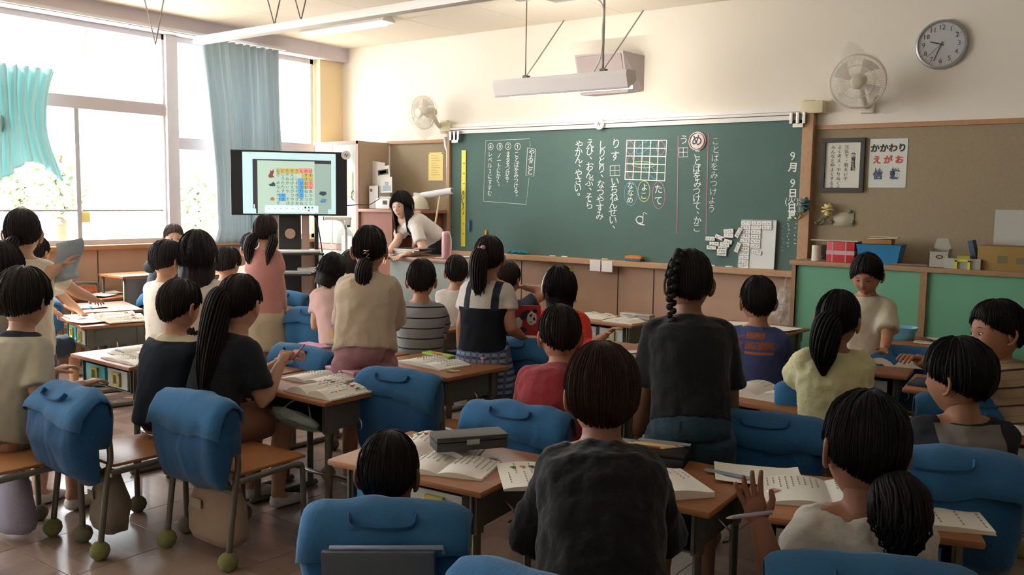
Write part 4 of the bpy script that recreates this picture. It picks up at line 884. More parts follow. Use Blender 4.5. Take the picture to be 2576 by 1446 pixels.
# clear carrier bag hanging by the cabinet
c = ony(1972, 775, -.2); e = empty('clear_plastic_bag', (c.x, -.12, .45), 0, 'crinkled clear plastic bag hanging under the right end of the board', 'bag')
bm = bmesh.new(); bmesh.ops.create_icosphere(bm, subdivisions=3, radius=1)
for v in bm.verts:
    n_ = noise.noise(v.co*2.5)+.5*noise.noise(v.co*6); v.co = V(v.co.x*.13, v.co.y*.08, v.co.z*.17)*(1+.28*n_)+V(0, 0, .17)
obj('bag', bm, mat('crinkle_plastic', 'b9b4a8', rough=.15, alpha=.45, spec=1, bump=1, bscale=40), e)
bm = bmesh.new(); tube(bm, smoothp([(-.03, 0, .33), (-.02, 0, .42), (.03, 0, .43), (.04, 0, .33)], 4), .006, 6, flat=.3); obj('handle', bm, mat('crinkle_plastic', 'b9b4a8'), e, True)
# ---------------------------------------------------------------- desks, chairs, chair bags
M_desk = wood('desk_wood', 'a8714a', '8f5a38', .38, (2, 22, 8), 4)
M_edge = mat('desk_edge', '7c4c30', rough=.5)
M_seat = wood('seat_wood', 'b97f50', 'a06a40', .4, (20, 2, 8), 4)
M_tube = mat('tube_olive', '6b6a5f', rough=.45, metal=.35, noise_amt=.1)
M_steel = mat('box_grey', '62665f', rough=.5, metal=.2)
M_felt = mat('felt_green', '8a8f5a', rough=1, bump=.5, bscale=200, noise_amt=.3, nscale=60)
M_felt2 = mat('felt_grey', '7f7e68', rough=1, bump=.5, bscale=200, noise_amt=.3, nscale=60)
DZ = .58
MESH = {}
def shared(key, fn):
    if key not in MESH:
        bm = bmesh.new(); m, ang = fn(bm); me = bpy.data.meshes.new(key.split('|')[0]); bmesh.ops.recalc_face_normals(bm, faces=bm.faces[:]); bm.to_mesh(me); bm.free()
        for x in (m if isinstance(m, list) else [m]): me.materials.append(x)
        for p in me.polygons: p.use_smooth = True
        me.set_sharp_from_angle(angle=math.radians(ang)); MESH[key] = me
    return MESH[key]
def inst(key, fn, parent, M=None, name=None):
    o = bpy.data.objects.new(name or key.split('|')[0], shared(key, fn)); COL.objects.link(o); o.parent = parent
    if M is not None: o.matrix_basis = M
    return o
DW, DD = .62, .46
def _top(bm):
    bx(bm, (-DW/2, -DD/2, DZ-.022), (DW/2, DD/2, DZ), bev=.01); return M_desk, 40
def _dbox(bm):
    t = .004
    for a, b in (((-.25, -.19, .43), (.25, .2, .434)), ((-.25, -.19, .43), (-.246, .2, DZ-.022)), ((.246, -.19, .43), (.25, .2, DZ-.022)), ((-.25, .196, .41), (.25, .2, DZ-.022))): bx(bm, a, b)
    return M_steel, 30
def _dleg(bm):
    tube(bm, [(0, 0, .012), (0, 0, .2), (0, 0, .42)], .018, 10, flat=.7, ref=V(0, 1, 0)); bx(bm, (-.014, -.02, .42), (.014, .02, DZ-.02)); return M_tube, 40
def _dfoot(bm):
    tube(bm, [(0, -.19, .016), (0, .19, .016)], .016, 8, rnd=True); return M_tube, 50
def _dbar(bm):
    tube(bm, [(-.25, 0, .1), (.25, 0, .1)], .011, 8); return M_chrome, 50
def _hook(bm):
    tube(bm, smoothp([(.252, 0, .48), (.29, 0, .45), (.29, 0, .42), (.27, 0, .41)], 3), .004, 6); return M_chrome, 60
def tray_fn(col):
    def f(bm):
        x0, x1, y0, y1, z0, z1 = -.10, .10, -.185, .12, .438, .535
        for a, b in (((x0, y0, z0), (x1, y1, z0+.004)), ((x0, y0, z0), (x1, y0+.004, z1)), ((x0, y1-.004, z0), (x1, y1, z1)), ((x0, y0, z0), (x0+.004, y1, z1)), ((x1-.004, y0, z0), (x1, y1, z1))): bx(bm, a, b)
        return col, 30
    return f
def _thandle(bm):
    for a, b in (((-.035, -.197, .455), (-.022, -.184, .52)), ((.022, -.197, .455), (.035, -.184, .52)), ((-.035, -.197, .508), (.035, -.184, .522)), ((-.035, -.197, .45), (.035, -.184, .462))): bx(bm, a, b)
    return mat('tray_yellow', 'b9b05c', rough=.4), 30
TRC = {'clear': mat('tray_clear', 'bcc3c0', rough=.25), 'teal': mat('tray_teal', '4aa9b4', rough=.35), 'blue': mat('tray_blue', '3b86b8', rough=.35)}
DG = 'wooden school desks of the class'
def desk(x, y, rz, label, trays=('teal', 'clear')):
    e = empty('school_desk', (x, y, 0), rz, label, 'desk', DG)
    inst('desktop', _top, e); inst('book_box', _dbox, e)
    for s in (-1, 1):
        inst('foot', _dfoot, e, Matrix.Translation((s*.25, .0, 0)))
        for t in (-1, 1): inst('leg', _dleg, e, Matrix.Translation((s*.25, t*.16, 0)))
    inst('foot_bar', _dbar, e, Matrix.Translation((0, .12, 0))); inst('side_hook', _hook, e)
    for k, c in enumerate(trays):
        t = inst('tray|'+c, tray_fn(TRC[c]), e, Matrix.Translation((-.12+.23*k, 0, 0))); inst('tray_handle', _thandle, t)
    return e
def dpt(d, u, v, z=0.0):  # point on a desk
    return Matrix.Translation(d.location) @ Matrix.Rotation(d.rotation_euler.z, 4, 'Z') @ V(u, v, DZ+z)
def _cseat(bm):
    rr_ = []
    bx(bm, (-.185, -.15, .352), (.185, .19, .366), bev=.006)
    for v in bm.verts: v.co.z += .05*(v.co.x**2)*2-.02*max(0, v.co.y-.12)
    return M_seat, 50
def _cback(bm):
    n = 12; z0, z1 = .5, .635
    for (za, zb, ya, yb) in ((z0, z1, -.175, -.185),):
        fr = []
        for i in range(n+1):
            x = -.17+.34*i/n; yy = -.045*(1-(x/.17)**2)
            fr.append([V(x, ya+yy, za), V(x, yb+yy, zb), V(x, yb+yy-.011, zb), V(x, ya+yy-.011, za)])
        rows = [[bm.verts.new(p) for p in r_] for r_ in fr]
        for a, b in zip(rows, rows[1:]):
            for i in range(4): bm.faces.new((a[i], a[(i+1) % 4], b[(i+1) % 4], b[i]))
        bm.faces.new(rows[0]); bm.faces.new(rows[-1][::-1])
    return M_seat, 40
def _cpost(bm): tube(bm, smoothp([(0, -.225, .03), (0, -.185, .33), (0, -.17, .42), (0, -.19, .63)], 4), .0125, 10, rnd=True); return M_tube, 60
def _cfront(bm): tube(bm, smoothp([(0, .16, .03), (0, .155, .30), (0, .13, .34), (0, .05, .345), (0, -.17, .34)], 4), .0125, 10, rnd=True); return M_tube, 60
def _crail(bm): tube(bm, [(-.2, 0, 0), (.2, 0, 0)], .011, 8); return M_tube, 60
def _tball(bm): ball(bm, (0, 0, .036), .040, 2); return [M_felt], 180
def _tball2(bm): ball(bm, (0, 0, .036), .040, 2); return [M_felt2], 180
def chair(x, y, rz, label, balls=1, grp='wooden seated school chairs'):
    e = empty('school_chair', (x, y, 0), rz, label, 'chair', grp)
    inst('seat', _cseat, e); inst('backrest', _cback, e)
    for s in (-1, 1):
        for fn, yy, k in ((_cpost, -.225, 'rear|post'), (_cfront, .16, 'front|leg')):
            l_ = inst(k, fn, e, Matrix.Translation((s*.2, 0, 0)), 'leg')
            if balls: inst('tennis_ball' if (s+k.count('f')) % 2 else 'tennis_ball|g', _tball if (s+k.count('f')) % 2 else _tball2, l_, Matrix.Translation((0, yy, 0)))
    inst('rail', _crail, e, Matrix.Translation((0, .15, .325))); inst('rail', _crail, e, Matrix.Translation((0, -.185, .3))); return e
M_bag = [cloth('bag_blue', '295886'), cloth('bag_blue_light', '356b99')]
def chair_bag(ch, label, seed=0, z0=.33, w_=.44, hood=.07, light=0, handle=True, top=.665, droop=0):
    e = empty('chair_back_bag', tuple(ch.location), ch.rotation_euler.z, label, 'bag', 'blue covers over the chair backs')
    rr = random.Random(seed)
    nx = 44
    # body: closed shell around the backrest, profile in (y,z)
    prof = [(-.150, .44), (-.150, .56), (-.158, top-.03), (-.175, top), (-.21, top+.012), (-.245, top-.005), (-.262-hood*.2, top-.05), (-.272-hood*.5, .56), (-.275-hood*.7, .47), (-.262-hood*.5, z0+.06), (-.235, z0), (-.22, z0+.005), (-.215, .44)]
    bm = bmesh.new(); rows = []
    for i in range(nx+1):
        s = i/nx; x = (s-.5)*w_; edge = 1-abs(2*s-1)**14; row = []
        for j, (y, z) in enumerate(prof):
            nn = noise.noise(V(x*9+seed*3.1, z*10, seed)); n2 = noise.noise(V(x*25+seed, z*22, seed+5))
            yc = -.2; cr = abs(noise.noise(V(x*7+z*5+seed, z*6-x*4, seed+3))); yy = yc+(y-yc)*(.55+.45*edge)+.017*nn+.006*n2+(.022*(.25-cr) if cr < .25 else 0)*(-1 if y < -.2 else .3)
            zz = z+(-.03*(1-edge)*(1 if z > .5 else -.6))+.012*noise.noise(V(x*8, seed, j*.4))-(.02*abs(2*s-1)**2+droop*math.sin(PI*s) if z > .6 else 0)
            row.append(bm.verts.new((x*(1-.10*max(0, (.5-z)/.2)*.9)+.006*nn, yy, zz)))
        rows.append(row)
    m = len(prof)
    for a, b in zip(rows, rows[1:]):
        for j in range(m): bm.faces.new((a[j], a[(j+1) % m], b[(j+1) % m], b[j]))
    bm.faces.new(rows[0]); bm.faces.new(rows[-1][::-1])
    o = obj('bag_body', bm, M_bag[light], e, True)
    # flap: sheet lying over the top and falling down the back
    bm = bmesh.new(); fl = [(-.147, .60), (-.150, top-.02), (-.172, top+.012), (-.21, top+.022), (-.252, top+.006), (-.278-hood*.3, top-.04), (-.283-hood*.45, top-.085-rr.uniform(0, .03))]
    rows = []
    for i in range(nx+1):
        s = i/nx; x = (s-.5)*(w_+.02); row = []
        for j, (y, z) in enumerate(fl):
            nn = noise.noise(V(x*12+seed*5, z*9, seed+2)); e_ = abs(2*s-1)**16
            row.append(bm.verts.new((x, -.2+(y+.2)*(1-.25*e_)-.004+.011*nn-.02*max(0, .2-abs(noise.noise(V(x*8+seed, z*7, seed+8)))), z-.018*e_*(1 if j > 1 else .3)+.008*nn-.02*abs(2*s-1)**2-droop*math.sin(PI*s)+(.02*math.sin(s*5+seed) if j == 6 else 0))))
        rows.append(row)
    for a, b in zip(rows, rows[1:]):
        for j in range(len(fl)-1): bm.faces.new((a[j], a[j+1], b[j+1], b[j]))
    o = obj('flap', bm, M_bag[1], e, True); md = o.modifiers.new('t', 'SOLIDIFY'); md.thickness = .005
    if handle:
        bm = bmesh.new(); pts = [(-.085, -.262-hood*.2, top-.0-droop), (-.075, -.275-hood*.28, top-.024-droop), (0, -.282-hood*.28, top-.03-droop), (.075, -.275-hood*.28, top-.024-droop), (.085, -.262-hood*.2, top-.0-droop)]
        tube(bm, smoothp(pts, 4), .011, 6, flat=.3, ref=V(0, 0, 1)); obj('handle', bm, M_bag[0], e, True)
    return e
# ---- the desks that can be seen
D = {}
for k, x, y, r, lb, tr in [
 ('P6', 4.51, -4.27, 0, 'wooden desk in front of the girl with the long ponytail and pencil', ()),
 ('P5', 3.86, -4.30, 0.02, 'wooden desk hidden behind the boy in navy with a cream collar', ('clear', 'clear')),
 ('P4', 3.17, -4.38, -.02, 'wooden desk with teal and clear trays near the boy in the pale grey shirt', ('teal', 'clear')),
 ('mid', 4.57, -3.50, -.08, 'wooden desk with a lilac pencil case beside the girl in pink shorts', ('clear', 'teal')),
 ('P15', 3.92, -3.58, -.04, 'desk covered by books and a pink pencil case left of the girl in pink shorts', ('clear', 'clear')),
 ('bot', 5.74, -4.79, .10, 'desk with the dark pencil case in front of the crouching boy at bottom centre', ('blue', 'clear')),
 ('botR', 6.36, -4.50, .06, 'desk with the open black pencil box right of the boy in black', ('clear', 'blue')),
 ('R', 6.98, -4.34, .33, 'desk with a yellow-edged workbook before the girl in white at bottom right', ('clear', 'blue')),
 ('L2', 1.70, -3.77, -.25, 'desk strewn with sunlit papers and scissors left of the boy in navy', ('teal', 'clear')),
 ('L1', .28, -2.93, -1.42, 'farthest left desk, papers shining white in front of a chair back', ('clear', 'clear')),
 ('L3', 1.02, -3.42, -.3, 'desk with a blue pen and papers between the two sunlit desks', ('clear', 'clear')),
 ('P11', 1.93, -2.62, -.2, 'desk with an open book where a hand rests, behind the long ponytail', ('clear', 'clear')),
 ('P13', 3.0, -2.0, 0, 'desk near the television stand in front of the pink-shirted girl', ('clear', 'clear')),
 ('far', 4.33, -1.28, -.05, 'desk with two open books and a clear case against the wall under the board', ('clear', 'clear')),
 ('P18', 3.52, -2.42, -.1, 'desk with a yellow-handled tray between the striped boy and the pinafore girl', ('clear', 'clear')),
 ('P20', 5.03, -2.42, .05, 'reddish desk in front of the girl in the red top', ('clear', 'clear')),
 ('P21', 5.60, -3.55, 0, 'reddish desk in front of the boy in the dark red shirt', ('clear', 'teal')),
 ('P24', 5.30, -.95, -.08, 'dark desk under papers in front of the boy in the blue shirt', ('clear', 'clear')),
 ('P26', 5.98, -2.30, -.1, 'desk with a curling book left of the girl in pale yellow', ('clear', 'clear')),
 ('P25', 6.28, -1.98, .1, 'desk behind the girl in pale yellow where a hand is held out', ('clear', 'clear')),
 ('mid2', 6.25, -3.08, -.1, 'desk with a thick open book behind the blue chair cover right of centre', ('clear', 'clear')),
 ('green', 6.35, -.85, .05, 'desk with a blue basket and loose papers in front of the green cabinet', ('clear', 'clear')),
 ('edge', 7.22, -2.98, 0.1, 'desk cut by the right edge with one sheet of paper on it', ('clear', 'clear')),
 ('edge2', 6.95, -2.25, 0.1, 'desk with a dark folder and pencil in front of the boy in stripes', ('clear', 'clear')),
 ('side', -0.0, 0, 0, '', ())]:
    if lb: D[k] = desk(x, y, r, lb, tr)
# side tables near the windows
def sidetable(px0, px1, py, xx, label, z=.74):
    a = onz(px0, py, z); e = empty('side_table', (xx, a.y, 0), 0, label, 'table', 'empty tables under the windows')
    return e
for k, (x, y, L, z, lb) in enumerate(((.40, -2.70, .62, .76, 'empty table with a grey front panel under the windows'), (.36, -1.90, .5, .72, 'smaller empty table beside the grey-fronted one under the windows'))):
    e = empty('side_table', (x, y, 0), -PI/2, lb, 'table', 'empty tables under the windows')
    box('tabletop', (-L/2, -.2, z-.02), (L/2, .2, z), M_desk, e, bev=.004)
    box('modesty_panel', (-L/2+.03, .16, z-.3), (L/2-.03, .17, z-.03), mat('panel_grey', '8b8d92', rough=.6), e)
    for s in (-1, 1):
        for t in (-1, 1): bm = bmesh.new(); tube(bm, [(s*(L/2-.03), t*.17, 0), (s*(L/2-.03), t*.17, z-.02)], .013, 8); obj('leg', bm, M_tube, e, True)
# ---- chairs and bags
CH = {}
for k, px, py, r, sc_, lb, bagl, kw in [
 ('A', 192, 972, -.02, 1, 'school chair with tennis balls on its feet under the boy in navy', 'blue chair cover leaning to one side, second from the left', dict(seed=1, hood=.10, z0=.30)),
 ('B', 500, 990, .03, 1, 'school chair under the girl with the long ponytail', 'blue chair cover with a rolled top behind the long-ponytail girl', dict(seed=2, hood=.03, z0=.31, handle=False)),
 ('P4', -95, 985, -.02, 1, 'school chair at the left edge under the boy in the pale grey shirt', None, {}),
 ('P30', 978, 1262, .60, 1, 'school chair of the boy at bottom centre', 'blue chair cover with a clear folder tucked in, at bottom centre', dict(seed=3, hood=.08, z0=.28, w_=.42)),
 ('P22', 1362, 1455, -.05, 1, 'school chair of the boy in black at the bottom', 'blue chair cover cut by the bottom edge right of centre', dict(seed=4, hood=.05)),
 ('P29', 2190, 1404, .45, 1, 'school chair of the girl in white at bottom right', 'blue chair cover behind the girl in white at the bottom right', dict(seed=5, hood=.05, w_=.44)),
 ('P15', 1010, 932, .2, 1, 'empty school chair right of the girl in pink shorts', 'blue chair cover hanging low beside the pink shorts', dict(seed=6, hood=.06, z0=.26, w_=.42)),
 ('P21', 1306, 1018, .15, 1, 'school chair behind the boy in the dark red shirt', 'blue chair cover with a strap handle in front of the dark red shirt', dict(seed=7, hood=.04, z0=.3)),
 ('mid2', 1925, 1040, .35, 1, 'empty school chair behind the thick open book', 'blue chair cover below the thick open book', dict(seed=8, hood=.04, z0=.28)),
 ('P26', 2085, 965, .40, 1, 'school chair under the girl in pale yellow', 'blue chair cover behind the girl in pale yellow', dict(seed=9, hood=.03, z0=.4)),
 ('P28', 2345, 1128, .45, 1.1, 'school chair under the boy in the grey and charcoal shirt', 'blue chair cover with square corners behind the grey and charcoal shirt', dict(seed=10, hood=.05)),
 ('P27', 2450, 992, .35, 1, 'school chair under the boy in the striped shirt', 'blue chair cover at the right edge behind the striped shirt', dict(seed=11, hood=.05)),
 ('P24', 1915, 872, .35, 1, 'school chair with dark back under the boy in the blue shirt', None, {}),
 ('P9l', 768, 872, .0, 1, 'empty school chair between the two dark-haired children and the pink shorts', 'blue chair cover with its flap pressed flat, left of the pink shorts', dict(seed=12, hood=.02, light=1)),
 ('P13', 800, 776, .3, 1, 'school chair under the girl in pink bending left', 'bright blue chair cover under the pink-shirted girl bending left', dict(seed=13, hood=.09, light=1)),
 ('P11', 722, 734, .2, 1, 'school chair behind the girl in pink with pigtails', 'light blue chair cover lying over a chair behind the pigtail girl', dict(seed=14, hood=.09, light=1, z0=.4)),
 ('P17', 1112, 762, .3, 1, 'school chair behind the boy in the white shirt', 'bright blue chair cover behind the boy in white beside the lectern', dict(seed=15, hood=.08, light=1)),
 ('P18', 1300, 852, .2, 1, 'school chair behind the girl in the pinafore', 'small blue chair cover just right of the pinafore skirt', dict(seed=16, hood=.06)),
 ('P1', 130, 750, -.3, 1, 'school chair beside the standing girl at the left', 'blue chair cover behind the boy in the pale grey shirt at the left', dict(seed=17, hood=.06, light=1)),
 ('P8', 410, 738, .1, 1, 'school chair behind the boy with the pale top near the windows', 'light blue chair cover between the boy in navy and the sunlit desk', dict(seed=18, hood=.05, light=1)),
 ('P25', 2285, 876, .3, 1, 'school chair beside the girl who holds out her hand', 'dark blue chair cover below the held-out hand', dict(seed=19, hood=.05))]:
    p = onz(px, py, .67*sc_); off = Matrix.Rotation(r, 3, 'Z') @ V(0, .20*sc_, 0)
    CH[k] = chair(p.x+off.x, p.y+off.y, r, lb); CH[k].scale = (sc_,)*3
    if bagl: bg_ = chair_bag(CH[k], bagl, **kw); bg_.scale = (sc_,)*3
# orange chair back standing at the far left
p = onz(228, 712, .70); e = empty('school_chair', (.06+.22, -3.1, 0), -PI/2, 'school chair with a curved orange back behind the farthest left desk', 'chair', 'wooden seated school chairs')
e.location = (-.0+.33, p.y, 0)
e.location = (onz(222, 725, .66).x if onz(222, 725, .66).x > .25 else .3, onz(222, 725, .66).y, 0)
inst('seat', _cseat, e); inst('backrest|hi', lambda bm: (bx(bm, (-.17, -.2, .52), (.17, -.185, .66), bev=.03), (mat('back_orange', 'cf7d5a', rough=.4), 40))[1], e, None, 'backrest')
bm = bmesh.new(); tube(bm, smoothp([(-.19, -.19, .03), (-.19, -.19, .6), (-.14, -.19, .68), (.14, -.19, .68), (.19, -.19, .6), (.19, -.19, .03)], 5), .013, 8); obj('frame', bm, M_tube, e, True)
for s in (-1, 1): inst('front|leg', _cfront, e, Matrix.Translation((s*.2, 0, 0)), 'leg')
# cloth pouches hung under chairs, seen from behind
def pouch(ch, label, seed, col, w_=.3, zz=.28, h=.24, dx=0, dy=-.13):
    e = empty('cloth_bag', tuple(ch.location), ch.rotation_euler.z, label, 'bag', 'cloth bags hung under the chairs'); bm = bmesh.new(); rows = []
    for j in range(8):
        t = j/7; z = zz-h*t; row = []
        for i in range(20):
            a = 2*PI*i/20; q = (.45+.55*math.sin(PI*min(1, t*1.15+.25)*.5))*(1 if t < .95 else .8)
            n_ = noise.noise(V(math.cos(a)*3, t*3, seed)); row.append(bm.verts.new((dx+w_/2*q*math.copysign(abs(math.cos(a))**.6, math.cos(a))+.012*n_, dy+.05*q*math.sin(a)*(1+.4*t)+.012*n_, z+.012*noise.noise(V(a, seed, 2)))))
        rows.append(row)
    for a, b in zip(rows, rows[1:]):
        for i in range(20): bm.faces.new((a[i], a[(i+1) % 20], b[(i+1) % 20], b[i]))
    bm.faces.new(rows[0]); bm.faces.new(rows[-1][::-1]); obj('pouch', bm, cloth('pouch_'+col, col), e, True)
    for s in (-1, 1):
        bm = bmesh.new(); tube(bm, smoothp([(dx+s*w_*.3, dy, zz-.01), (dx+s*w_*.35, dy-.03, zz+.03), (dx+s*.19, -.19, zz+.04)], 4), .005, 6); obj('cord', bm, cloth('cord', 'c9bfa8'), e, True)
    box('name_patch', (dx-w_*.3, dy-.064, zz-h*.45), (dx-w_*.08, dy-.060, zz-h*.3), cloth('patch', 'a39a88'), e)
pouch(CH['A'], 'greyish brown cloth bag hanging under the second chair from the left', 1, '857a6c', .2, .30, .24, .05, -.1)
pouch(CH['B'], 'beige cloth bag hanging under the chair of the long-ponytail girl', 2, 'a08a78', .34, .30, .25, 0, -.12)
pouch(CH['P4'], 'pale violet cloth bag under the chair at the left edge', 3, '9a97b0', .3, .30, .26, -.08, .0)
# clear folder tucked into the bottom centre bag
e = empty('clear_folder', tuple(CH['P30'].location), CH['P30'].rotation_euler.z, 'greyish clear plastic folder sticking out of the blue cover at bottom centre', 'folder')
box('case', (-.12, -.365, .30), (.16, -.335, .60), mat('folder_clear', '46525f', rough=.3), e, bev=.006, M=Matrix.Rotation(-.03, 4, 'Y'))
bm = bmesh.new(); tube(bm, [(-.12, -.345, .60), (.16, -.345, .61), (.16, -.345, .595)], .006, 6); obj('rim', bm, mat('folder_rim', '8fa0b8', rough=.3), e, True)
# ---------------------------------------------------------------- things lying on the desks
M_page = mat('page_white', 'ebe7db', rough=.75); M_cover = mat('book_cover', 'd8d2c0', rough=.6); M_ye = mat('page_yellow_edge', 'd8d072', rough=.7)
M_line = mat('page_print', 'a29c92', rough=.9)
PIC = [mat('print_red2', 'b8432f'), mat('print_green2', '5d8a46'), mat('print_orange2', 'd07a30'), mat('print_blk2', '3c3a38'), mat('print_blue2', '6784a8')]
def page_h(s, arch): return arch*math.sin(PI*min(1, s*1.15))**.8*(1-s*.35)
def book(d, px, py, rot, label, w_=.182, h=.257, arch=.022, thick=.006, seed=1, pics=True, z=0, curl=0, edge=None, cat='book', one=0, lines=7, loc=None):
    """open book lying flat; rot = world angle of its bottom edge"""
    c = V(*loc) if loc else onz(px, py, DZ+z+.004); c.z = DZ+z+.0015
    e = empty('open_book' if cat == 'book' else 'notebook', tuple(c), rot, label, cat); rr = random.Random(seed); n = 9
    def surf(sd, s, v, up=0):
        return V(sd*s*w_, v*h, thick+page_h(s, arch*(1+.12*noise.noise(V(seed, v*2, sd))))+up+curl*(s**3)*(1 if sd > 0 else .6)*(.5+abs(v)))
    for sd in ((1, -1) if not one else (1,)):
        bm = bmesh.new(); rows = []
        for i in range(n+1):
            s = i/n; rows.append([bm.verts.new(surf(sd, s, v)) for v in (-.5, -.2, .2, .5)]+[bm.verts.new(V(sd*s*w_, v*h, 0 if curl == 0 else max(0, surf(sd, s, v).z-thick-.002) if s > .6 else 0)) for v in (.5, -.5)])
        for a, b in zip(rows, rows[1:]):
            for j in range(6): bm.faces.new((a[j], a[(j+1) % 6], b[(j+1) % 6], b[j]))
        bm.faces.new(rows[0]); bm.faces.new(rows[-1][::-1]); obj('page', bm, M_page, e, True, angle=50)
        bm = bmesh.new()
        for k in range(lines):
            s0 = .14+.78*k/max(1, lines-1)-.0; L = rr.uniform(.4, .82)
            if pics and k % 2 == 0 and sd > 0: v0 = .08
            else: v0 = .42
            for q in range(int(L*9)):
                v1 = v0-q*.088; 
                if v1 < -.44: break
                p1 = surf(sd, s0, v1, .0012); p2 = surf(sd, s0+.018, v1-.045, .0012); bx(bm, (min(p1.x, p2.x), p2.y, p1.z-.0008), (max(p1.x, p2.x)+.0005, p1.y, p1.z+.0003))
        o = obj('lines_of_print', bm, M_line, e); o['kind'] = 'stuff'
        if pics and (sd > 0 or seed % 3 == 0):
            for k in range(4):
                s0 = .25+.16*k; v0 = .26+rr.uniform(-.03, .03); p1 = surf(sd, s0, v0, .0022); m = PIC[(k+seed) % 5]; bm = bmesh.new()
                ball(bm, p1, (.012, .008, .001), 1); ball(bm, p1+V(.003, -.013, 0), (.007, .006, .001), 1); obj('picture', bm, m, e, True)
    bm = bmesh.new(); bx(bm, (-w_*1.01 if not one else 0, -h*.505, -.001), (w_*1.01, h*.505, .0005)); obj('cover', bm, edge or M_cover, e); return e
def sheet(px, py, w_, h, rot, label, z=0, curl=.006, seed=1, m=None, lines=True, name='paper_sheet', cat='paper', loc=None):
    c = V(*loc) if loc else onz(px, py, DZ+z); c.z = DZ+z+.0015
    e = empty(name, tuple(c), rot, label, cat); bm = bmesh.new(); n = 8
    def hh(u, v): return curl*(abs(u)**3*8+abs(v)**3*4)*(.6+.8*noise.noise(V(u*2+seed, v*2, seed)))+.001
    top = [[bm.verts.new((u*w_, v*h, max(.001, hh(u, v))+.0012)) for v in [q/n-.5 for q in range(n+1)]] for u in [q/n-.5 for q in range(n+1)]]
    bot = [[bm.verts.new(v.co-V(0, 0, .0012)) for v in r_] for r_ in top]
    for i in range(n):
        for j in range(n): bm.faces.new((top[i][j], top[i+1][j], top[i+1][j+1], top[i][j+1])); bm.faces.new((bot[i][j], bot[i][j+1], bot[i+1][j+1], bot[i+1][j]))
    for i in range(n):
        for A_, B_, C2, D2 in ((top[i][0], bot[i][0], bot[i+1][0], top[i+1][0]), (top[i][n], top[i+1][n], bot[i+1][n], bot[i][n]), (top[0][i], top[0][i+1], bot[0][i+1], bot[0][i]), (top[n][i], bot[n][i], bot[n][i+1], top[n][i+1])): bm.faces.new((A_, B_, C2, D2))
    obj('sheet', bm, m or M_page, e, True, angle=60)
    if lines:
        rr = random.Random(seed); bm = bmesh.new()
        for k in range(8):
            for q in range(rr.randint(3, 8)):
                u = -.4+.8*k/7; v = .38-q*.09; z_ = max(.001, hh(u, v))+.0026; bx(bm, (u*w_-.002, v*h-.004, z_-.0008), (u*w_+.002, v*h+.003, z_))
        o = obj('lines_of_print', bm, M_line, e); o['kind'] = 'stuff'
    return e
def pcase(px, py, w_, d_, h, rot, label, m, m2=None, z=0, loc=None, win=None):
    c = V(*loc) if loc else onz(px, py, DZ+z+h/2); c.z = DZ+z+.001; e = empty('pencil_case', tuple(c), rot, label, 'pencil case')
    box('case', (-w_/2, -d_/2, 0), (w_/2, d_/2, h*.62), m, e, bev=h*.12); l_ = box('lid', (-w_/2-.001, -d_/2-.001, h*.64), (w_/2+.001, d_/2+.001, h), m2 or m, e, bev=h*.14)
    bm = bmesh.new(); bx(bm, (-.022, -d_/2-.006, h*.42), (.022, -d_/2+.002, h*.8), bev=.002); obj('clasp', bm, mat('clasp_grey', '9a9a98', rough=.3, metal=.3), e)
    if win: box('lid_print', (-w_*.38, -d_*.3, h), (w_*.15, d_*.3, h+.0008), win, e)
    return e
def pencil(px, py, L, rot, label, m, r=.0038, z=0, up=0, name='pencil', cat='pencil', loc=None, tip='e0c090'):
    c = V(*loc) if loc else onz(px, py, DZ+z); c.z = (c.z if loc else DZ+z)+r+.001; e = empty(name, tuple(c), rot, label, cat)
    M = Matrix.Rotation(-up, 4, 'Y')
    bm = bmesh.new(); tube(bm, [(-L/2, 0, 0), (L*.38, 0, 0)], r, 6); bmesh.ops.transform(bm, matrix=M, verts=bm.verts[:]); obj('barrel', bm, m, e, angle=30)
    bm = bmesh.new(); tube(bm, [(L*.38, 0, 0), (L*.5, 0, 0)], [r, r*.15], 6); bmesh.ops.transform(bm, matrix=M, verts=bm.verts[:]); obj('tip', bm, mat('tip_'+tip, tip), e, angle=30); return e
A90 = PI/2
# near desks
book(0, 905, 955, .0, 'open book nearest the camera on the long-ponytail girl\'s desk, bright page with red prints', seed=3, arch=.03, h=.25, loc=(4.66, -4.34, 0), w_=.16)
book(0, 760, 940, .1, 'open exercise book under the writing hands of the long-ponytail girl', seed=4, pics=False, arch=.015, loc=(4.42, -4.18, 0), w_=.15, h=.22)
pcase(0, 0, .24, .085, .035, -.12, 'pink pencil case on the far side of the long-ponytail girl\'s desk', mat('case_pink', 'b98a94', rough=.45), mat('case_pink_lid', 'cfa0aa', rough=.45), loc=(4.44, -4.03, 0))
c = onz(905, 962, DZ); bm = bmesh.new()
for k in range(4): ball(bm, (.03*k-.04, .015*math.sin(k*2), .014), (.024, .018, .014), 2, M=Matrix.Rotation(k, 4, 'Z'))
o = obj('crumpled_tissue', bm, mat('tissue', 'd9cfbf', rough=.9, bump=.4, bscale=60), None, True); o.location = (4.74, -4.14, DZ+.001); tag(o, 'crumpled cream tissue at the corner of the long-ponytail girl\'s desk', 'tissue')
o = box('red_card', (-.05, -.02, .0), (.05, .02, .004), mat('card_red', '9c3434'), None); o.location = (4.66, -4.085, DZ+.001); tag(o, 'small dark red card beside the crumpled tissue', 'card')
book(0, 1100, 905, -.1, 'opened white notebook on the desk right of the pink shorts', seed=5, pics=False, arch=.014, loc=(4.56, -3.52, 0), w_=.17, h=.22, cat='notebook')
pcase(0, 0, .22, .075, .035, -.15, 'lilac pencil case on the desk right of the pink shorts', mat('case_lilac', '9a7596', rough=.45), mat('case_lilac_lid', 'a883a4', rough=.45), loc=(4.66, -3.30, 0))
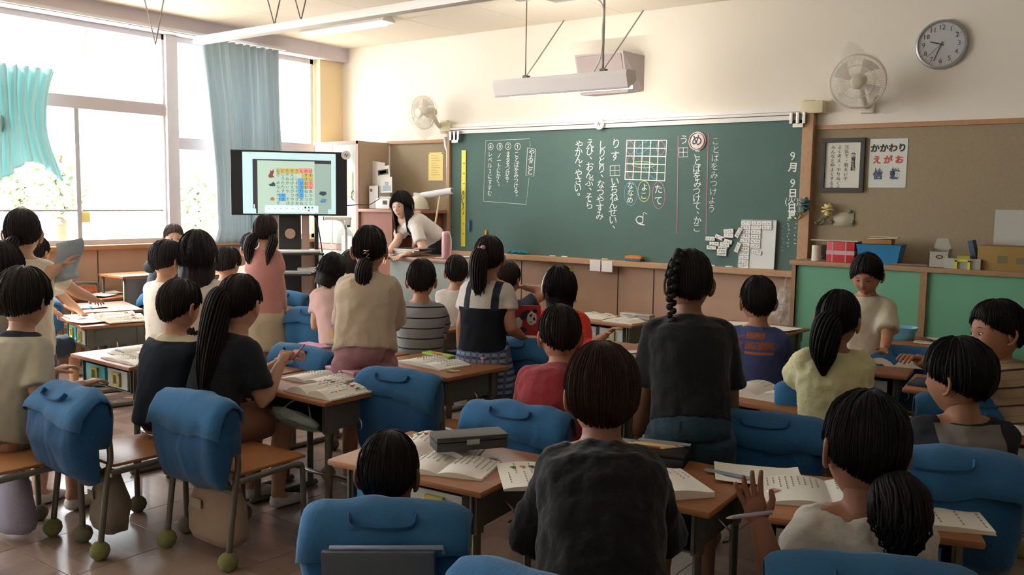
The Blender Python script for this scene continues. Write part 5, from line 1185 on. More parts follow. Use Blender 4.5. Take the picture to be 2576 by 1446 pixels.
pcase(0, 0, .22, .06, .012, -.1, 'lime green flat case on the desk right of the pink shorts', mat('case_lime', '9fc04a', rough=.5), loc=(4.42, -3.32, 0))
pencil(0, 0, .07, .1, 'short orange marker on the white notebook right of the pink shorts', mat('marker_orange', 'c98a3a', rough=.4), .008, name='marker', cat='marker', loc=(4.50, -3.42, DZ+.026))
pencil(0, 0, .05, .9, 'short white chalk-like pen and yellow eraser near the desk corner', M_white, .005, name='pen', cat='pen', loc=(4.80, -3.62, DZ))
o = box('eraser', (-.018, -.011, 0), (.018, .011, .01), mat('eraser_yellow', 'd4c06a'), None, bev=.003); o.location = (4.77, -3.63, DZ+.001); tag(o, 'tiny yellow eraser near the corner of the desk with the lilac case', 'eraser')
book(0, 735, 850, -.05, 'open book with small prints left of the pink shorts', seed=6, loc=(3.93, -3.5, 0), w_=.16, h=.22, arch=.02)
pcase(0, 0, .22, .08, .04, -.1, 'bright pink pencil case beside the book left of the pink shorts', mat('case_rose', 'c07aa6', rough=.4), loc=(3.80, -3.68, 0))
o = box('clip_strip', (-.05, -.008, 0), (.05, .008, .01), mat('strip_green', '4f7a70'), None); o.location = (3.74, -3.48, DZ+.001); o.rotation_euler = (0, 0, .4); tag(o, 'small green sharpener strip left of the open book', 'sharpener')
# P4 desk
book(0, 300, 880, .02, 'open book with a curled spine on the desk by the pale grey shirt', seed=7, loc=(3.2, -4.34, 0), w_=.2, h=.25, arch=.035)
book(0, 0, 0, 0, 'second open book under the red pencil near the navy shirt', seed=8, loc=(3.3, -4.50, 0), w_=.17, h=.15, arch=.01)
pencil(0, 0, .17, .03, 'dark red pencil lying on the book near the navy shirt', mat('pencil_red', '8c2f3c'), loc=(3.36, -4.42, DZ+.04))
pencil(0, 0, .13, -.1, 'grey pencil lying on the book near the pale grey shirt', mat('pencil_grey', '5a6468'), .005, loc=(3.2, -4.50, DZ+.03))
# bottom centre desk
book(0, 1170, 1150, .42, 'open exercise book under the dark pencil case at bottom centre', seed=9, loc=(5.66, -4.72, 0), w_=.16, h=.23, arch=.03)
book(0, 1250, 1180, .35, 'white notebook lying open across the front of the bottom centre desk', seed=10, pics=False, loc=(5.83, -4.86, 0), w_=.15, h=.2, arch=.012, cat='notebook')
pcase(0, 0, .25, .105, .05, .98, 'large dark grey pencil case on the books at bottom centre', mat('case_charcoal', '3c3e40', rough=.5), loc=(5.80, -4.72, 0), z=.034)
pencil(0, 0, .14, -.3, 'blue-ended pencil lying above the dark pencil case', mat('pencil_steel', '7f8ca8'), .0045, loc=(5.66, -4.62, DZ+.035))
book(0, 1290, 1175, .75, 'workbook with orange prints hanging over the desk edge by the black shirt', seed=11, loc=(6.03, -4.84, 0), w_=.19, h=.26, arch=.008, one=1, cat='notebook')
sheet(868, 1120, .1, .02, .6, 'narrow white slip on the corner of the bottom centre desk', m=M_page, lines=False, loc=(5.54, -4.90, 0))
# desk right of black shirt
e = pcase(0, 0, .26, .12, .05, .25, 'open black pencil box with red and yellow pencils right of the black shirt', mat('case_black', '242628', rough=.4), loc=(6.30, -4.36, 0))
for k, (cc, nm) in enumerate((('8c2f2f', 'red'), ('d8c46a', 'yellow'), ('c9c5bb', 'white'), ('b08a4a', 'brown'))): pencil(0, 0, .15, .25, '%s pencil lying in the open black pencil box' % nm, mat('pencil_'+cc, cc), .0045, loc=(6.30+.012*k, -4.40+.02*k, DZ+.052))
o = box('metal_ruler', (-.09, -.014, 0), (.09, .014, .003), mat('ruler_grey', '8f9898', rough=.3), None); o.location = (6.33, -4.31, DZ+.056); o.rotation_euler = (0, 0, .25); tag(o, 'pale ruler lying on the open black pencil box', 'ruler')
book(0, 1740, 1225, .9, 'thick white notebook at the desk corner right of the black shirt', seed=12, pics=False, loc=(6.42, -4.66, 0), w_=.2, h=.24, one=1, arch=.014, thick=.016, cat='notebook')
# bottom right desk
sheet(1930, 1190, .27, .2, .45, 'large blank paper at the left of the bottom right desk', seed=3, loc=(6.66, -4.30, 0), lines=False, curl=.01)
book(0, 2080, 1200, .42, 'open white exercise book in front of the girl in white', seed=13, pics=False, loc=(6.90, -4.34, 0), w_=.19, h=.25, arch=.014, lines=9)
book(0, 2390, 1270, .42, 'yellow-edged workbook with red and green prints at the bottom right', seed=15, loc=(7.10, -4.35, 0), w_=.22, h=.28, arch=.005, one=1, edge=M_ye, cat='notebook', thick=.01)
pcase(0, 0, .20, .075, .045, .30, 'pink and clear pencil case on the bottom right desk', mat('case_clearlilac', '8c7f98', rough=.25), mat('case_clear_lid', 'b7a0b4', rough=.25), loc=(7.05, -4.16, 0), win=mat('case_print', 'd09ac0'))
e = empty('eraser', tuple(onz(1947, 1243, DZ)), 1.2, 'pink and white eraser on the bottom right desk', 'eraser'); e.location.z = DZ+.001
box('rubber', (-.02, -.011, 0), (.024, .011, .013), M_white, e, bev=.002); box('sleeve', (-.012, -.0118, -.0003), (.012, .0118, .0136), mat('sleeve_pink', 'c98a90'), e)
o = box('clear_ruler', (-.075, -.014, 0), (.075, .014, .002), mat('ruler_blue', '8c98a8', rough=.25), None); o.location = tuple(onz(1830, 1192, DZ+.01)); o.rotation_euler = (0, 0, .02); tag(o, 'bluish ruler lying on the large blank paper', 'ruler')
# left far desks
for k, (u, v, r_, w2, h2, lb) in enumerate(((-.2, .05, .1, .26, .2, 'sunlit paper at the left of the farthest left desk'), (.02, -.08, -.2, .26, .19, 'sunlit paper in the middle of the farthest left desk'), (.17, .06, .3, .22, .2, 'sunlit paper at the right of the farthest left desk'))):
    p = dpt(D['L1'], u, v); sheet(0, 0, w2, h2, -1.4+r_, lb, z=.003*k, seed=k+20, loc=tuple(p), curl=.01)
for k, (u, v, r_, w2, h2, lb) in enumerate(((-.15, -.1, .0, .28, .2, 'sunlit white sheet at the front of the second left desk'), (.1, -.14, .15, .26, .19, 'sunlit white sheet hanging over the edge of the second left desk'))):
    p = dpt(D['L2'], u, v); sheet(0, 0, w2, h2, -.2+r_, lb, z=.003*k, seed=k+30, loc=tuple(p), curl=.008, lines=False)
p = dpt(D['L2'], .12, .06); book(0, 0, 0, -.2, 'sunlit open book with a rolled page on the second left desk', seed=21, loc=tuple(p), w_=.2, h=.24, arch=.04, z=.008)
p = dpt(D['L2'], -.1, .02); e = empty('scissors', (p.x, p.y, DZ+.009), .2, 'dark scissors on the sunlit papers of the second left desk', 'scissors')
bm = bmesh.new(); tube(bm, [(-.08, .004, 0), (.02, -.004, 0)], [.002, .006], 6, flat=.4); tube(bm, [(-.08, -.004, .003), (.02, .006, .003)], [.002, .006], 6, flat=.4); obj('blades', bm, M_dark, e, True)
for s in (-1, 1): bm = bmesh.new(); tube(bm, [(.045+.024*math.cos(a), s*.02+.016*math.sin(a), .004) for a in [2*PI*i/12 for i in range(13)]], .004, 6); obj('grip', bm, M_dark, e, True)
p = dpt(D['L3'], .1, -.1); pencil(0, 0, .14, -.2, 'blue marker on the desk between the two sunlit desks', mat('marker_blue', '4a8ac0'), .008, name='marker', cat='marker', loc=(p.x, p.y, DZ+.004))
p = dpt(D['L3'], .0, -.08); sheet(0, 0, .26, .2, -.3, 'white sheet on the desk between the two sunlit desks', seed=40, loc=tuple(p))
p = dpt(D['P11'], .1, -.05); book(0, 0, 0, -.2, 'open book under the resting hand behind the long ponytail', seed=22, loc=tuple(p), w_=.18, h=.2)
p = dpt(D['P11'], -.1, .1); pcase(0, 0, .22, .08, .03, -.2, 'long grey case beside the open book under the resting hand', mat('case_greyw', 'b5b0a8', rough=.4), loc=tuple(p))
p = dpt(D['P13'], -.1, 0); book(0, 0, 0, .05, 'open white notebook in front of the pink-shirted girl by the television stand', seed=23, loc=tuple(p), pics=False, cat='notebook')
p = dpt(D['P13'], .15, .1); sheet(0, 0, .2, .15, .1, 'white crumpled sheet beside the notebook by the television stand', seed=42, loc=tuple(p), curl=.02)
p = dpt(D['far'], -.16, -.02); book(0, 0, 0, -.05, 'open book on the left of the desk under the blackboard', seed=24, loc=tuple(p), w_=.15, h=.2)
p = dpt(D['far'], .16, -.09); book(0, 0, 0, -.1, 'blank open notebook on the right of the desk under the blackboard', seed=25, loc=tuple(p), w_=.13, h=.18, pics=False, cat='notebook', lines=0)
p = dpt(D['far'], .12, .15); pcase(0, 0, .26, .08, .035, -.05, 'clear plastic case at the back of the desk under the blackboard', mat('case_clear2', 'b8b4ac', rough=.2), loc=tuple(p))
p = dpt(D['P18'], .05, -.05); book(0, 0, 0, -.1, 'open workbook left of the girl in the pinafore', seed=26, loc=tuple(p), w_=.17, h=.22)
p = dpt(D['P20'], .12, -.1); sheet(0, 0, .12, .08, .5, 'small folded paper on the reddish desk of the red-topped girl', seed=43, loc=tuple(p), lines=False)
p = dpt(D['P21'], .22, .1); sheet(0, 0, .07, .05, .5, 'tiny white slip on the reddish desk by the black shirt', seed=44, loc=tuple(p), lines=False)
for k, (u, v, r_) in enumerate(((-.2, .0, .3), (.15, 0, -.1))): p = dpt(D['P24'], u, v); sheet(0, 0, .3, .22, r_, 'white sheet on the dark desk of the boy in blue, %s' % ('left one' if k == 0 else 'right one'), seed=45+k, loc=tuple(p), lines=False, z=.003*k)
p = dpt(D['P26'], -.05, -.02); book(0, 0, 0, .1, 'book with a page curling up left of the girl in pale yellow', seed=27, loc=tuple(p), w_=.17, h=.22, arch=.03, curl=.06)
p = dpt(D['mid2'], -.02, -.02); book(0, 0, 0, -.05, 'thick open book with yellow-edged pages on the desk behind the blue cover', seed=28, loc=tuple(p), w_=.2, h=.24, arch=.03, thick=.016, edge=M_ye)
p = dpt(D['P25'], .2, .12); book(0, 0, 0, .2, 'book standing half open beside the girl who holds out her hand', seed=29, loc=tuple(p), w_=.18, h=.2, arch=.04)
p = dpt(D['edge'], .0, -.05); sheet(0, 0, .2, .26, .1, 'white worksheet on the desk at the right edge', seed=50, loc=tuple(p))
p = dpt(D['edge2'], -.15, -.05); o = box('dark_folder', (-.14, -.1, 0), (.14, .1, .012), mat('folder_navy', '232c3c'), None, bev=.003); o.location = (p.x, p.y, DZ+.001); tag(o, 'dark folder on the desk before the boy in stripes', 'folder')
p = dpt(D['edge2'], -.1, -.15); pencil(0, 0, .17, .1, 'light blue pencil on the desk before the boy in stripes', mat('pencil_sky', '8fb8d0'), loc=(p.x, p.y, DZ+.014))
p = dpt(D['green'], -.12, .02); e = empty('plastic_basket', (p.x, p.y, DZ+.001), .05, 'light blue plastic basket on the desk in front of the green cabinet', 'basket')
bm = bmesh.new(); rows = []
for z, q in ((0, .8), (.002, .82), (.075, 1), (.08, 1.04), (.08, .97), (.006, .78)): rows.append([bm.verts.new((.12*q*math.copysign(abs(math.cos(2*PI*i/32))**.5, math.cos(2*PI*i/32)), .085*q*math.copysign(abs(math.sin(2*PI*i/32))**.5, math.sin(2*PI*i/32)), z)) for i in range(32)])
for a, b in zip(rows, rows[1:]):
    for i in range(32): bm.faces.new((a[i], a[(i+1) % 32], b[(i+1) % 32], b[i]))
bm.faces.new(rows[0]); bm.faces.new(rows[-1][::-1]); obj('tub', bm, mat('basket_blue', '68a8c8', rough=.35), e, True, angle=50)
for k in range(5): p = dpt(D['green'], .08+.05*k, -.08+.07*((k*3) % 4)); sheet(0, 0, .16, .11, .5*k, ('loose white paper scattered before the green cabinet, %s' % ['next to the basket', 'second from the basket', 'middle one', 'second from the right', 'rightmost one'][k]), seed=60+k, loc=tuple(p), z=.003*k, lines=k % 2 == 0)

e = empty('plastic_bag', tuple(dpt(D['P6'], .12, -.24, -.2)), .1, 'dull greenish clear bag hanging at the front of the long-ponytail girl\'s desk', 'bag')
bm = bmesh.new(); bmesh.ops.create_icosphere(bm, subdivisions=3, radius=1)
for v in bm.verts:
    n_ = noise.noise(v.co*2.2+V(3, 1, 2)); v.co = V(v.co.x*.15, v.co.y*.04, v.co.z*.035)*(1+.3*n_)+V(0, 0, .1-.12*v.co.x*.2)
obj('bag', bm, mat('bag_smoke', '6c7a72', rough=.2, alpha=.6, spec=.9, bump=.8, bscale=30), e, True)
bm = bmesh.new(); tube(bm, smoothp([(-.1, 0, .12), (0, .06, .19), (.1, 0, .1)], 4), .004, 5); obj('handle', bm, mat('bag_smoke', '7d8c82'), e, True)
# ---------------------------------------------------------------- people
M_skin = {}
def skin(c='c79a7c'):
    if c not in M_skin:
        m = mat('skin_'+c, c, rough=.55, spec=.35, noise_amt=.06, nscale=20); m.node_tree.nodes['Principled BSDF'].inputs['Subsurface Weight'].default_value = .08
        m.node_tree.nodes['Principled BSDF'].inputs['Subsurface Radius'].default_value = (.02, .008, .004); M_skin[c] = m
    return M_skin[c]
def hairmat(c):
    k = 'hair_'+c
    if k in MATS: return MATS[k]
    m = bpy.data.materials.new(k); MATS[k] = m; m.use_nodes = True; n = m.node_tree.nodes; l = m.node_tree.links; b = n['Principled BSDF']
    tc = n.new('ShaderNodeTexCoord'); mp = n.new('ShaderNodeMapping'); mp.inputs['Scale'].default_value = (110, 110, 6); l.new(tc.outputs['Object'], mp.inputs[0])
    nz = n.new('ShaderNodeTexNoise'); nz.inputs['Scale'].default_value = 1; nz.inputs['Detail'].default_value = 3; l.new(mp.outputs[0], nz.inputs[0])
    mx = n.new('ShaderNodeMix'); mx.data_type = 'RGBA'; cc = lin(c); mx.inputs[6].default_value = tuple(v*.45 for v in cc[:3])+(1,); mx.inputs[7].default_value = tuple(v*1.25 for v in cc[:3])+(1,); l.new(nz.outputs[0], mx.inputs[0]); l.new(mx.outputs[2], b.inputs['Base Color'])
    bp = n.new('ShaderNodeBump'); bp.inputs['Strength'].default_value = .5; bp.inputs['Distance'].default_value = .004; l.new(nz.outputs[0], bp.inputs['Height']); l.new(bp.outputs[0], b.inputs['Normal'])
    b.inputs['Roughness'].default_value = .55; b.inputs['Specular IOR Level'].default_value = .22; m.diffuse_color = cc; return m
CLT = bpy.data.textures.new('folds', 'CLOUDS'); CLT.noise_scale = .09; CLT.noise_depth = 1
CLT2 = bpy.data.textures.new('folds_fine', 'CLOUDS'); CLT2.noise_scale = .035; CLT2.noise_depth = 1
def remeshed(name, bm, m, par, vox, disp=.014, smooth=5, tex=None):
    bmesh.ops.recalc_face_normals(bm, faces=bm.faces[:]); me = bpy.data.meshes.new(name); bm.to_mesh(me); bm.free()
    o = link(name, me, m, par)
    r = o.modifiers.new('r', 'REMESH'); r.mode = 'VOXEL'; r.voxel_size = vox; r.use_smooth_shade = True
    s = o.modifiers.new('s', 'SMOOTH'); s.factor = .6; s.iterations = smooth
    if disp:
        d = o.modifiers.new('d', 'DISPLACE'); d.texture = tex or CLT; d.strength = disp; d.mid_level = .5; d.texture_coords = 'LOCAL'
        d2 = o.modifiers.new('d2', 'DISPLACE'); d2.texture = CLT2; d2.strength = disp*.45; d2.mid_level = .5; d2.texture_coords = 'LOCAL'
    return o
PENDING = []
def bake_all():
    bpy.context.view_layer.update(); dg = bpy.context.evaluated_depsgraph_get()
    for o, extra in PENDING:
        me = bpy.data.meshes.new_from_object(o.evaluated_get(dg)); o.modifiers.clear(); old = o.data; name = old.name
        if extra is not None:
            bm = bmesh.new(); bm.from_mesh(me); bm.from_mesh(extra); bm.to_mesh(me); bm.free(); bpy.data.meshes.remove(extra)
        o.data = me; me.name = name
        for p in me.polygons: p.use_smooth = True
def ik(a, t, l1, l2, pole):
    d = t-a; L = d.length; mx = (l1+l2)*.995
    if L > mx: k = L/mx; l1 *= k; l2 *= k
    d.normalize(); x = (l1*l1-l2*l2+L*L)/(2*L); h = math.sqrt(max(0, l1*l1-x*x)); p = (pole-d*pole.dot(d)); p = p.normalized() if p.length > 1e-5 else d.orthogonal().normalized()
    return a+d*x+p*h
def make_hand(bm, w, d, nrm, side, s=1., curl=.5, point=False):
    """palm at wrist w along d; nrm = palm side normal; side=+1 puts the thumb on d x nrm side"""
    d = d.normalized(); nrm = (nrm-d*nrm.dot(d)).normalized(); x = d.cross(nrm)*side
    loft(bm, [(w-d*.02*s, x*.017*s, nrm*.014*s), (w+d*.005*s, x*.019*s, nrm*.013*s), (w+d*.03*s, x*.029*s, nrm*.013*s), (w+d*.055*s, x*.031*s, nrm*.011*s), (w+d*.068*s, x*.026*s, nrm*.008*s)], 10)
    for i, (o, L, sp) in enumerate(((-.0225, .046, -.10), (-.0078, .056, -.03), (.0072, .061, .03), (.021, .055, .1))):
        c = curl*(1.1 if i < 3 else .9)*(.9+.05*i)
        if point and i == 3: c = .08
        p = w+d*.058*s+x*o*s*1.02; dir_ = (d+x*sp*(2.2 if curl < .3 else 1)).normalized(); pts = [p.copy(), p+dir_*.012*s]
        a = 0; q = pts[-1]
        for k, f in enumerate((.42, .32, .26)):
            a += c*(.55, .75, .5)[k]; q = q+(dir_*math.cos(a)+nrm*math.sin(a))*L*f*s; pts.append(q)
        tube(bm, pts, [.0078*s, .0076*s, .007*s, .0064*s, .0055*s], 7, rnd=True, ref=x)
    p = w+d*.018*s+x*.018*s; t1 = p+(d*.6+x*.75+nrm*.25).normalized()*.024*s; t2 = t1+(d*.85+x*.35+nrm*(.2+.5*curl)).normalized()*.022*s; t3 = t2+(d*.9-x*.05*curl+nrm*(.1+.7*curl)).normalized()*.02*s
    tube(bm, [p, t1, t2, t3], [.011*s, .0095*s, .0082*s, .0065*s], 7, rnd=True, ref=nrm)
def head_point(d, s=1.):
    x, y, z = d; a, b, c = .074, .09, .112
    if z < 0: a *= 1-.30*(-z)**1.6; b *= 1-(.10 if y > 0 else .34)*(-z)**1.3
    p = V(a*x, b*y, c*z)
    if y > .25: p.y -= .012*max(0, y-.55)
    def g(cx, cz, sx, sz): return math.exp(-((x-cx)/sx)**2-((z-cz)/sz)**2) if y > 0 else 0
    p.y += .017*g(0, -.20, .12, .13)+.006*g(0, .02, .1, .2)-.006*(g(.34, .03, .17, .13)+g(-.34, .03, .17, .13))+.006*g(0, -.50, .2, .055)+.005*g(0, -.60, .18, .05)-.004*g(0, -.55, .25, .03)+.006*g(0, -.82, .3, .12)+.005*(g(.5, -.3, .25, .25)+g(-.5, -.3, .25, .25))+.003*g(0, .2, .7, .08)
    return p*s
def head_bm(bm, M, s):
    nu, nv = 44, 34; rows = []
    for j in range(nv+1):
        th = PI*j/nv; rows.append([bm.verts.new(M @ head_point((math.sin(th)*math.sin(2*PI*i/nu), math.sin(th)*math.cos(2*PI*i/nu), math.cos(th)), s)) for i in range(nu)] if 0 < j < nv else [bm.verts.new(M @ head_point((0, 0, 1 if j == 0 else -1), s))])
    for j in range(nv):
        a, b = rows[j], rows[j+1]
        for i in range(nu):
            if j == 0: bm.faces.new((a[0], b[i], b[(i+1) % nu]))
            elif j == nv-1: bm.faces.new((a[i], b[0], a[(i+1) % nu]))
            else: bm.faces.new((a[i], b[i], b[(i+1) % nu], a[(i+1) % nu]))
    for sd in (-1, 1):   # ears
        base = V(sd*.073, -.008, -.012)*s
        pts = [base+V(sd*.003, .008, -.026)*s, base+V(sd*.010, -.006, -.018)*s, base+V(sd*.015, -.016, .006)*s, base+V(sd*.013, -.012, .026)*s, base+V(sd*.006, .004, .030)*s, base+V(sd*.002, .012, .018)*s]
        tube(bm, [M @ p for p in smoothp(pts, 3)], .0055*s, 6, rnd=True)
        c = base+V(sd*.003, -.002, .004)*s; vs = ball(bm, (0, 0, 0), (.006*s, .014*s, .026*s), 2); bmesh.ops.transform(bm, matrix=M @ Matrix.Translation(c) @ Matrix.Rotation(sd*-.35, 4, 'Z'), verts=vs)
def hair_cap(bm, M, s, style, rr, seed):
    """shell around the skull; style keys: front, side, back angles (deg from crown), vol, length dict"""
    nu, nv = 96, 16; fr, sd_, bk = style.get('front', 68), style.get('side', 88), style.get('back', 122); vol = style.get('vol', .014)
    part = style.get('part', None); L = style.get('long', 0); rows_out = []; rows_in = []
    jag = style.get('jag', 5)
    cols = []
    for i in range(nu):
        ph = 2*PI*i/nu; c = math.cos(ph)   # 1 front, -1 back
        if c >= 0:
            t = c**1.5; lim = sd_*(1-t)+fr*t
            t2 = abs(math.sin(ph)); 
            if style.get('sideburn') and .75 < t2 and c < .45: lim += style['sideburn']*(1-c/.45)
        else: t = (-c)**.8; lim = sd_*(1-t)+bk*t
        lim += jag*noise.noise(V(i*.9, seed*3.3, 0))+jag*.5*noise.noise(V(i*2.7, seed, 4))
        if part is not None and c > 0: lim -= 14*math.exp(-((ph-part) % (2*PI)-0)**2/.02)
        col = []; lk = 0
        for j in range(nv+1):
            th = math.radians(lim)*j/nv; d = (math.sin(th)*math.sin(ph), math.sin(th)*math.cos(ph), math.cos(th))
            p = head_point(d, 1); q = V(*d); tp = style.get('taper', .3) if c < .5 else max(.45, style.get('taper', .3)); tf = 1-(1-tp)*max(0, (j/nv-.45)/.55)**1.3; v = vol*(.75+.5*min(1, th/1.2))*tf*(1 if j < nv else .45)+.0022*noise.noise(V(i*.55, j*.25, seed))+.0035*noise.noise(V(i*.18, j*.4, seed+9))
            if c < 0: v += style.get('backvol', .008)*math.sin(min(PI, th*1.25))*(-c)*tf
            v += style.get('topvol', .004)*math.cos(th)**2 if th < PI/2 else 0
            nn = V(d[0]*1.1, d[1], d[2]*.9).normalized()
            col.append((p+nn*v, p-nn*.004))
        # long hair falls from the rim
        Lc = 0
        if L and (c < style.get('openc', .35)): Lc = L*(1-.12*max(0, c))*(1+.05*noise.noise(V(i*1.3, seed, 1)))
        cols.append((col, Lc, ph, c))
    K = 9 if L else 0
    oc = []; ic = []
    for i, (col, Lc, ph, c) in enumerate(cols):
        o = [p for p, _ in col]; n_ = [q for _, q in col]; end = o[-1].copy(); 
        if K:
            out = V(math.sin(ph), math.cos(ph), 0); st = o[-2] if Lc else end; base = o[-3].copy()
            for k in range(1, K+1):
                t = k/K; w_ = style.get('lw', .9)
                if Lc:
                    rad = V(base.x, base.y, 0)*(1-(1-w_)*min(1, t*2)); p = V(rad.x*(1-.12*t*t), rad.y*(.98-.10*math.sin(PI*min(1, t))), end.z-Lc*t)
                    p += out*(.004*noise.noise(V(i*.7, k*.4, seed))+.004*noise.noise(V(i*.25, k*.7, seed+3))); 
                    if k == 1: p = (p+o[-1])*.5
                    if c < -.2: p.y -= style.get('backdrop', .0)*t
                else: p = end+(n_[-1]-end)*min(1, t*2)*.5
                o.append(p); n_.append(p-out*(.018*(1-.6*t)) if Lc else n_[-1].copy())
        oc.append([bm.verts.new(M @ (p*s)) for p in o[1:]]); ic.append([bm.verts.new(M @ (p*s)) for p in n_[1:]])
    top = bm.verts.new(M @ (cols[0][0][0][0]*s)); N = nu
    for i in range(N):
        a, b = oc[i], oc[(i+1) % N]; bm.faces.new((top, a[0], b[0]))
        for j in range(len(a)-1): bm.faces.new((a[j], a[j+1], b[j+1], b[j]))
        a2, b2 = ic[i], ic[(i+1) % N]
        for j in range(nv-6, len(a2)-1): bm.faces.new((a2[j], b2[j], b2[j+1], a2[j+1]))
        bm.faces.new((a[-1], a2[-1], b2[-1], b[-1]))
    # fine strands laid over the cap, running past the rim
    for k in range(style.get('strands', 260)):
        fi = rr.uniform(0, N); i = int(fi) % N; i2 = (i+1) % N; f = fi-int(fi); A = cols[i]; B = cols[i2]
        if (A[1] > 0) != (B[1] > 0): continue
        j0 = rr.randint(0, 10) if rr.random() < .6 else rr.randint(8, 12); up = rr.uniform(.0008, .0035); pts = []; lastd = None
        sw = rr.uniform(-2.5, 2.5)
        for j in range(j0, nv+1, 2):
            q = (fi+sw*((j-j0)/nv)**2) % N; ia = int(q) % N; ib = (ia+1) % N; g_ = q-int(q)
            p = cols[ia][0][j][0].lerp(cols[ib][0][j][0], g_); inn = cols[ia][0][j][1]; nn = (p-inn).normalized(); pts.append(p+nn*(up if j < nv else up+.004))
        dn = (pts[-1]-pts[-2]).normalized()
        if A[1]: dn = V(0, 0, -1); ex_ = rr.uniform(.01, .05)
        else: ex_ = rr.uniform(.0, .016)*(1 if style.get('taper', .3) > .5 else .6 if A[3] > .5 else .35)
        pts.append(pts[-1]+dn*ex_*(1 if A[3] < .5 else .8)+V(rr.uniform(-.3, .3), rr.uniform(-.3, .1) if A[3] > .5 else rr.uniform(-.3, .3), 0)*ex_)
        n3 = len(pts); tube(bm, [M @ (p*s) for p in pts], [.0008*s]+[rr.uniform(.0014, .0026)*s]*(n3-2)+[.0004*s], 3)
    # a few locks along the rim and crown
    for k in range(style.get('locks', 46)):
        i = rr.randrange(N); col, Lc, ph, c = cols[i]
        if Lc: p0 = col[8][0]; dn = V(0, 0, -1)
        else: j0 = rr.randint(9, 13); p0 = col[j0][0]; dn = (col[-1][0]-p0)
        if dn.length < .001: continue
        if Lc: pts = [p0, col[12][0]+V(0, 0, .0), col[-1][0]*1.0+V(0, 0, -.01)]
        else: pts = [p0, (p0+col[-1][0])/2+V(math.sin(ph), math.cos(ph), 0)*.003, col[-1][0]+dn.normalized()*rr.uniform(.002, .014)*(1 if style.get('taper', .3) > .5 or c > .5 else .3)+V(rr.uniform(-.004, .004), 0, 0)]
        tube(bm, [M @ (p*s) for p in pts], [.003*s, .0065*s, .0012*s], 5, flat=.5)
def tail(bm, M, s, start, path, r, rr, n=16, spread=1., tip=1., jag=0):
    """bundle of locks following path (head-local points)"""
    P = smoothp([V(*start)]+[V(*p) for p in path], 5); fr = frames(P, V(1, 0, 0)); n = int(n*4.5); rad_ = r*1.15/math.sqrt(n)*1.5
    for k in range(n):
        a = 2*PI*k/n*1.618*3; q = math.sqrt((k+.5)/n); end = 1-rr.uniform(0, .16 if not jag else .3); m = max(4, int(len(P)*end)); pts = []; rs = []
        for i in range(m):
            t = i/(m-1); w_ = r*(.45+1.0*math.sin(PI*min(1, t*.9+.12))**.8*spread)*q*(1 if t < .7 or jag else 1-.55*(t-.7)/.3*tip)
            o = fr[i][0]*math.cos(a+t*.7)*w_+fr[i][1]*math.sin(a+t*.7)*w_
            if jag: o += V(rr.uniform(-1, 1), rr.uniform(-1, 1), rr.uniform(-1, 1))*.004*t*jag
            pts.append(M @ ((P[i]+o)*s)); rs.append(max(.0007, rad_*(1-.85*t**2.2))*s)
        tube(bm, pts, rs, 5)
def rotE(yw, pt=0, rl=0): return Matrix.Rotation(yw, 4, 'Z') @ Matrix.Rotation(pt, 4, 'X') @ Matrix.Rotation(rl, 4, 'Y')
PEOPLE = {}
def torso_rings(pel, nk, Xb, k, w_=1., infl=0, t0=-.08, t1=1., flare=0, belly=0):
    U = (nk-pel); L = U.length; U = U/L; Xv = Xb.copy(); Yv = U.cross(Xv).normalized(); out = []
    prof = [(-.12, .085, .07), (-.05, .118, .088), (.06, .122, .088), (.2, .114, .08), (.4, .110, .076), (.58, .116, .08), (.74, .124, .08), (.86, .118, .070), (.93, .100, .06), (1.0, .052, .048), (1.06, .044, .044)]
    pts = []
    for t, a, b in prof:
        if t < t0-.001 or t > t1+.07: continue
        bend = -Yv*(.022*math.sin(PI*min(1, max(0, t)))*k)
        fl = flare*max(0, (.5-t))/.5
        out.append((pel+U*L*t+bend+Yv*belly*math.exp(-((t-.25)/.2)**2), Xv*((a*w_*k)+infl*(1 if t < .9 else .35)+fl), Yv*((b*w_*k)+infl*(1 if t < .9 else .35)+fl)))
    return out
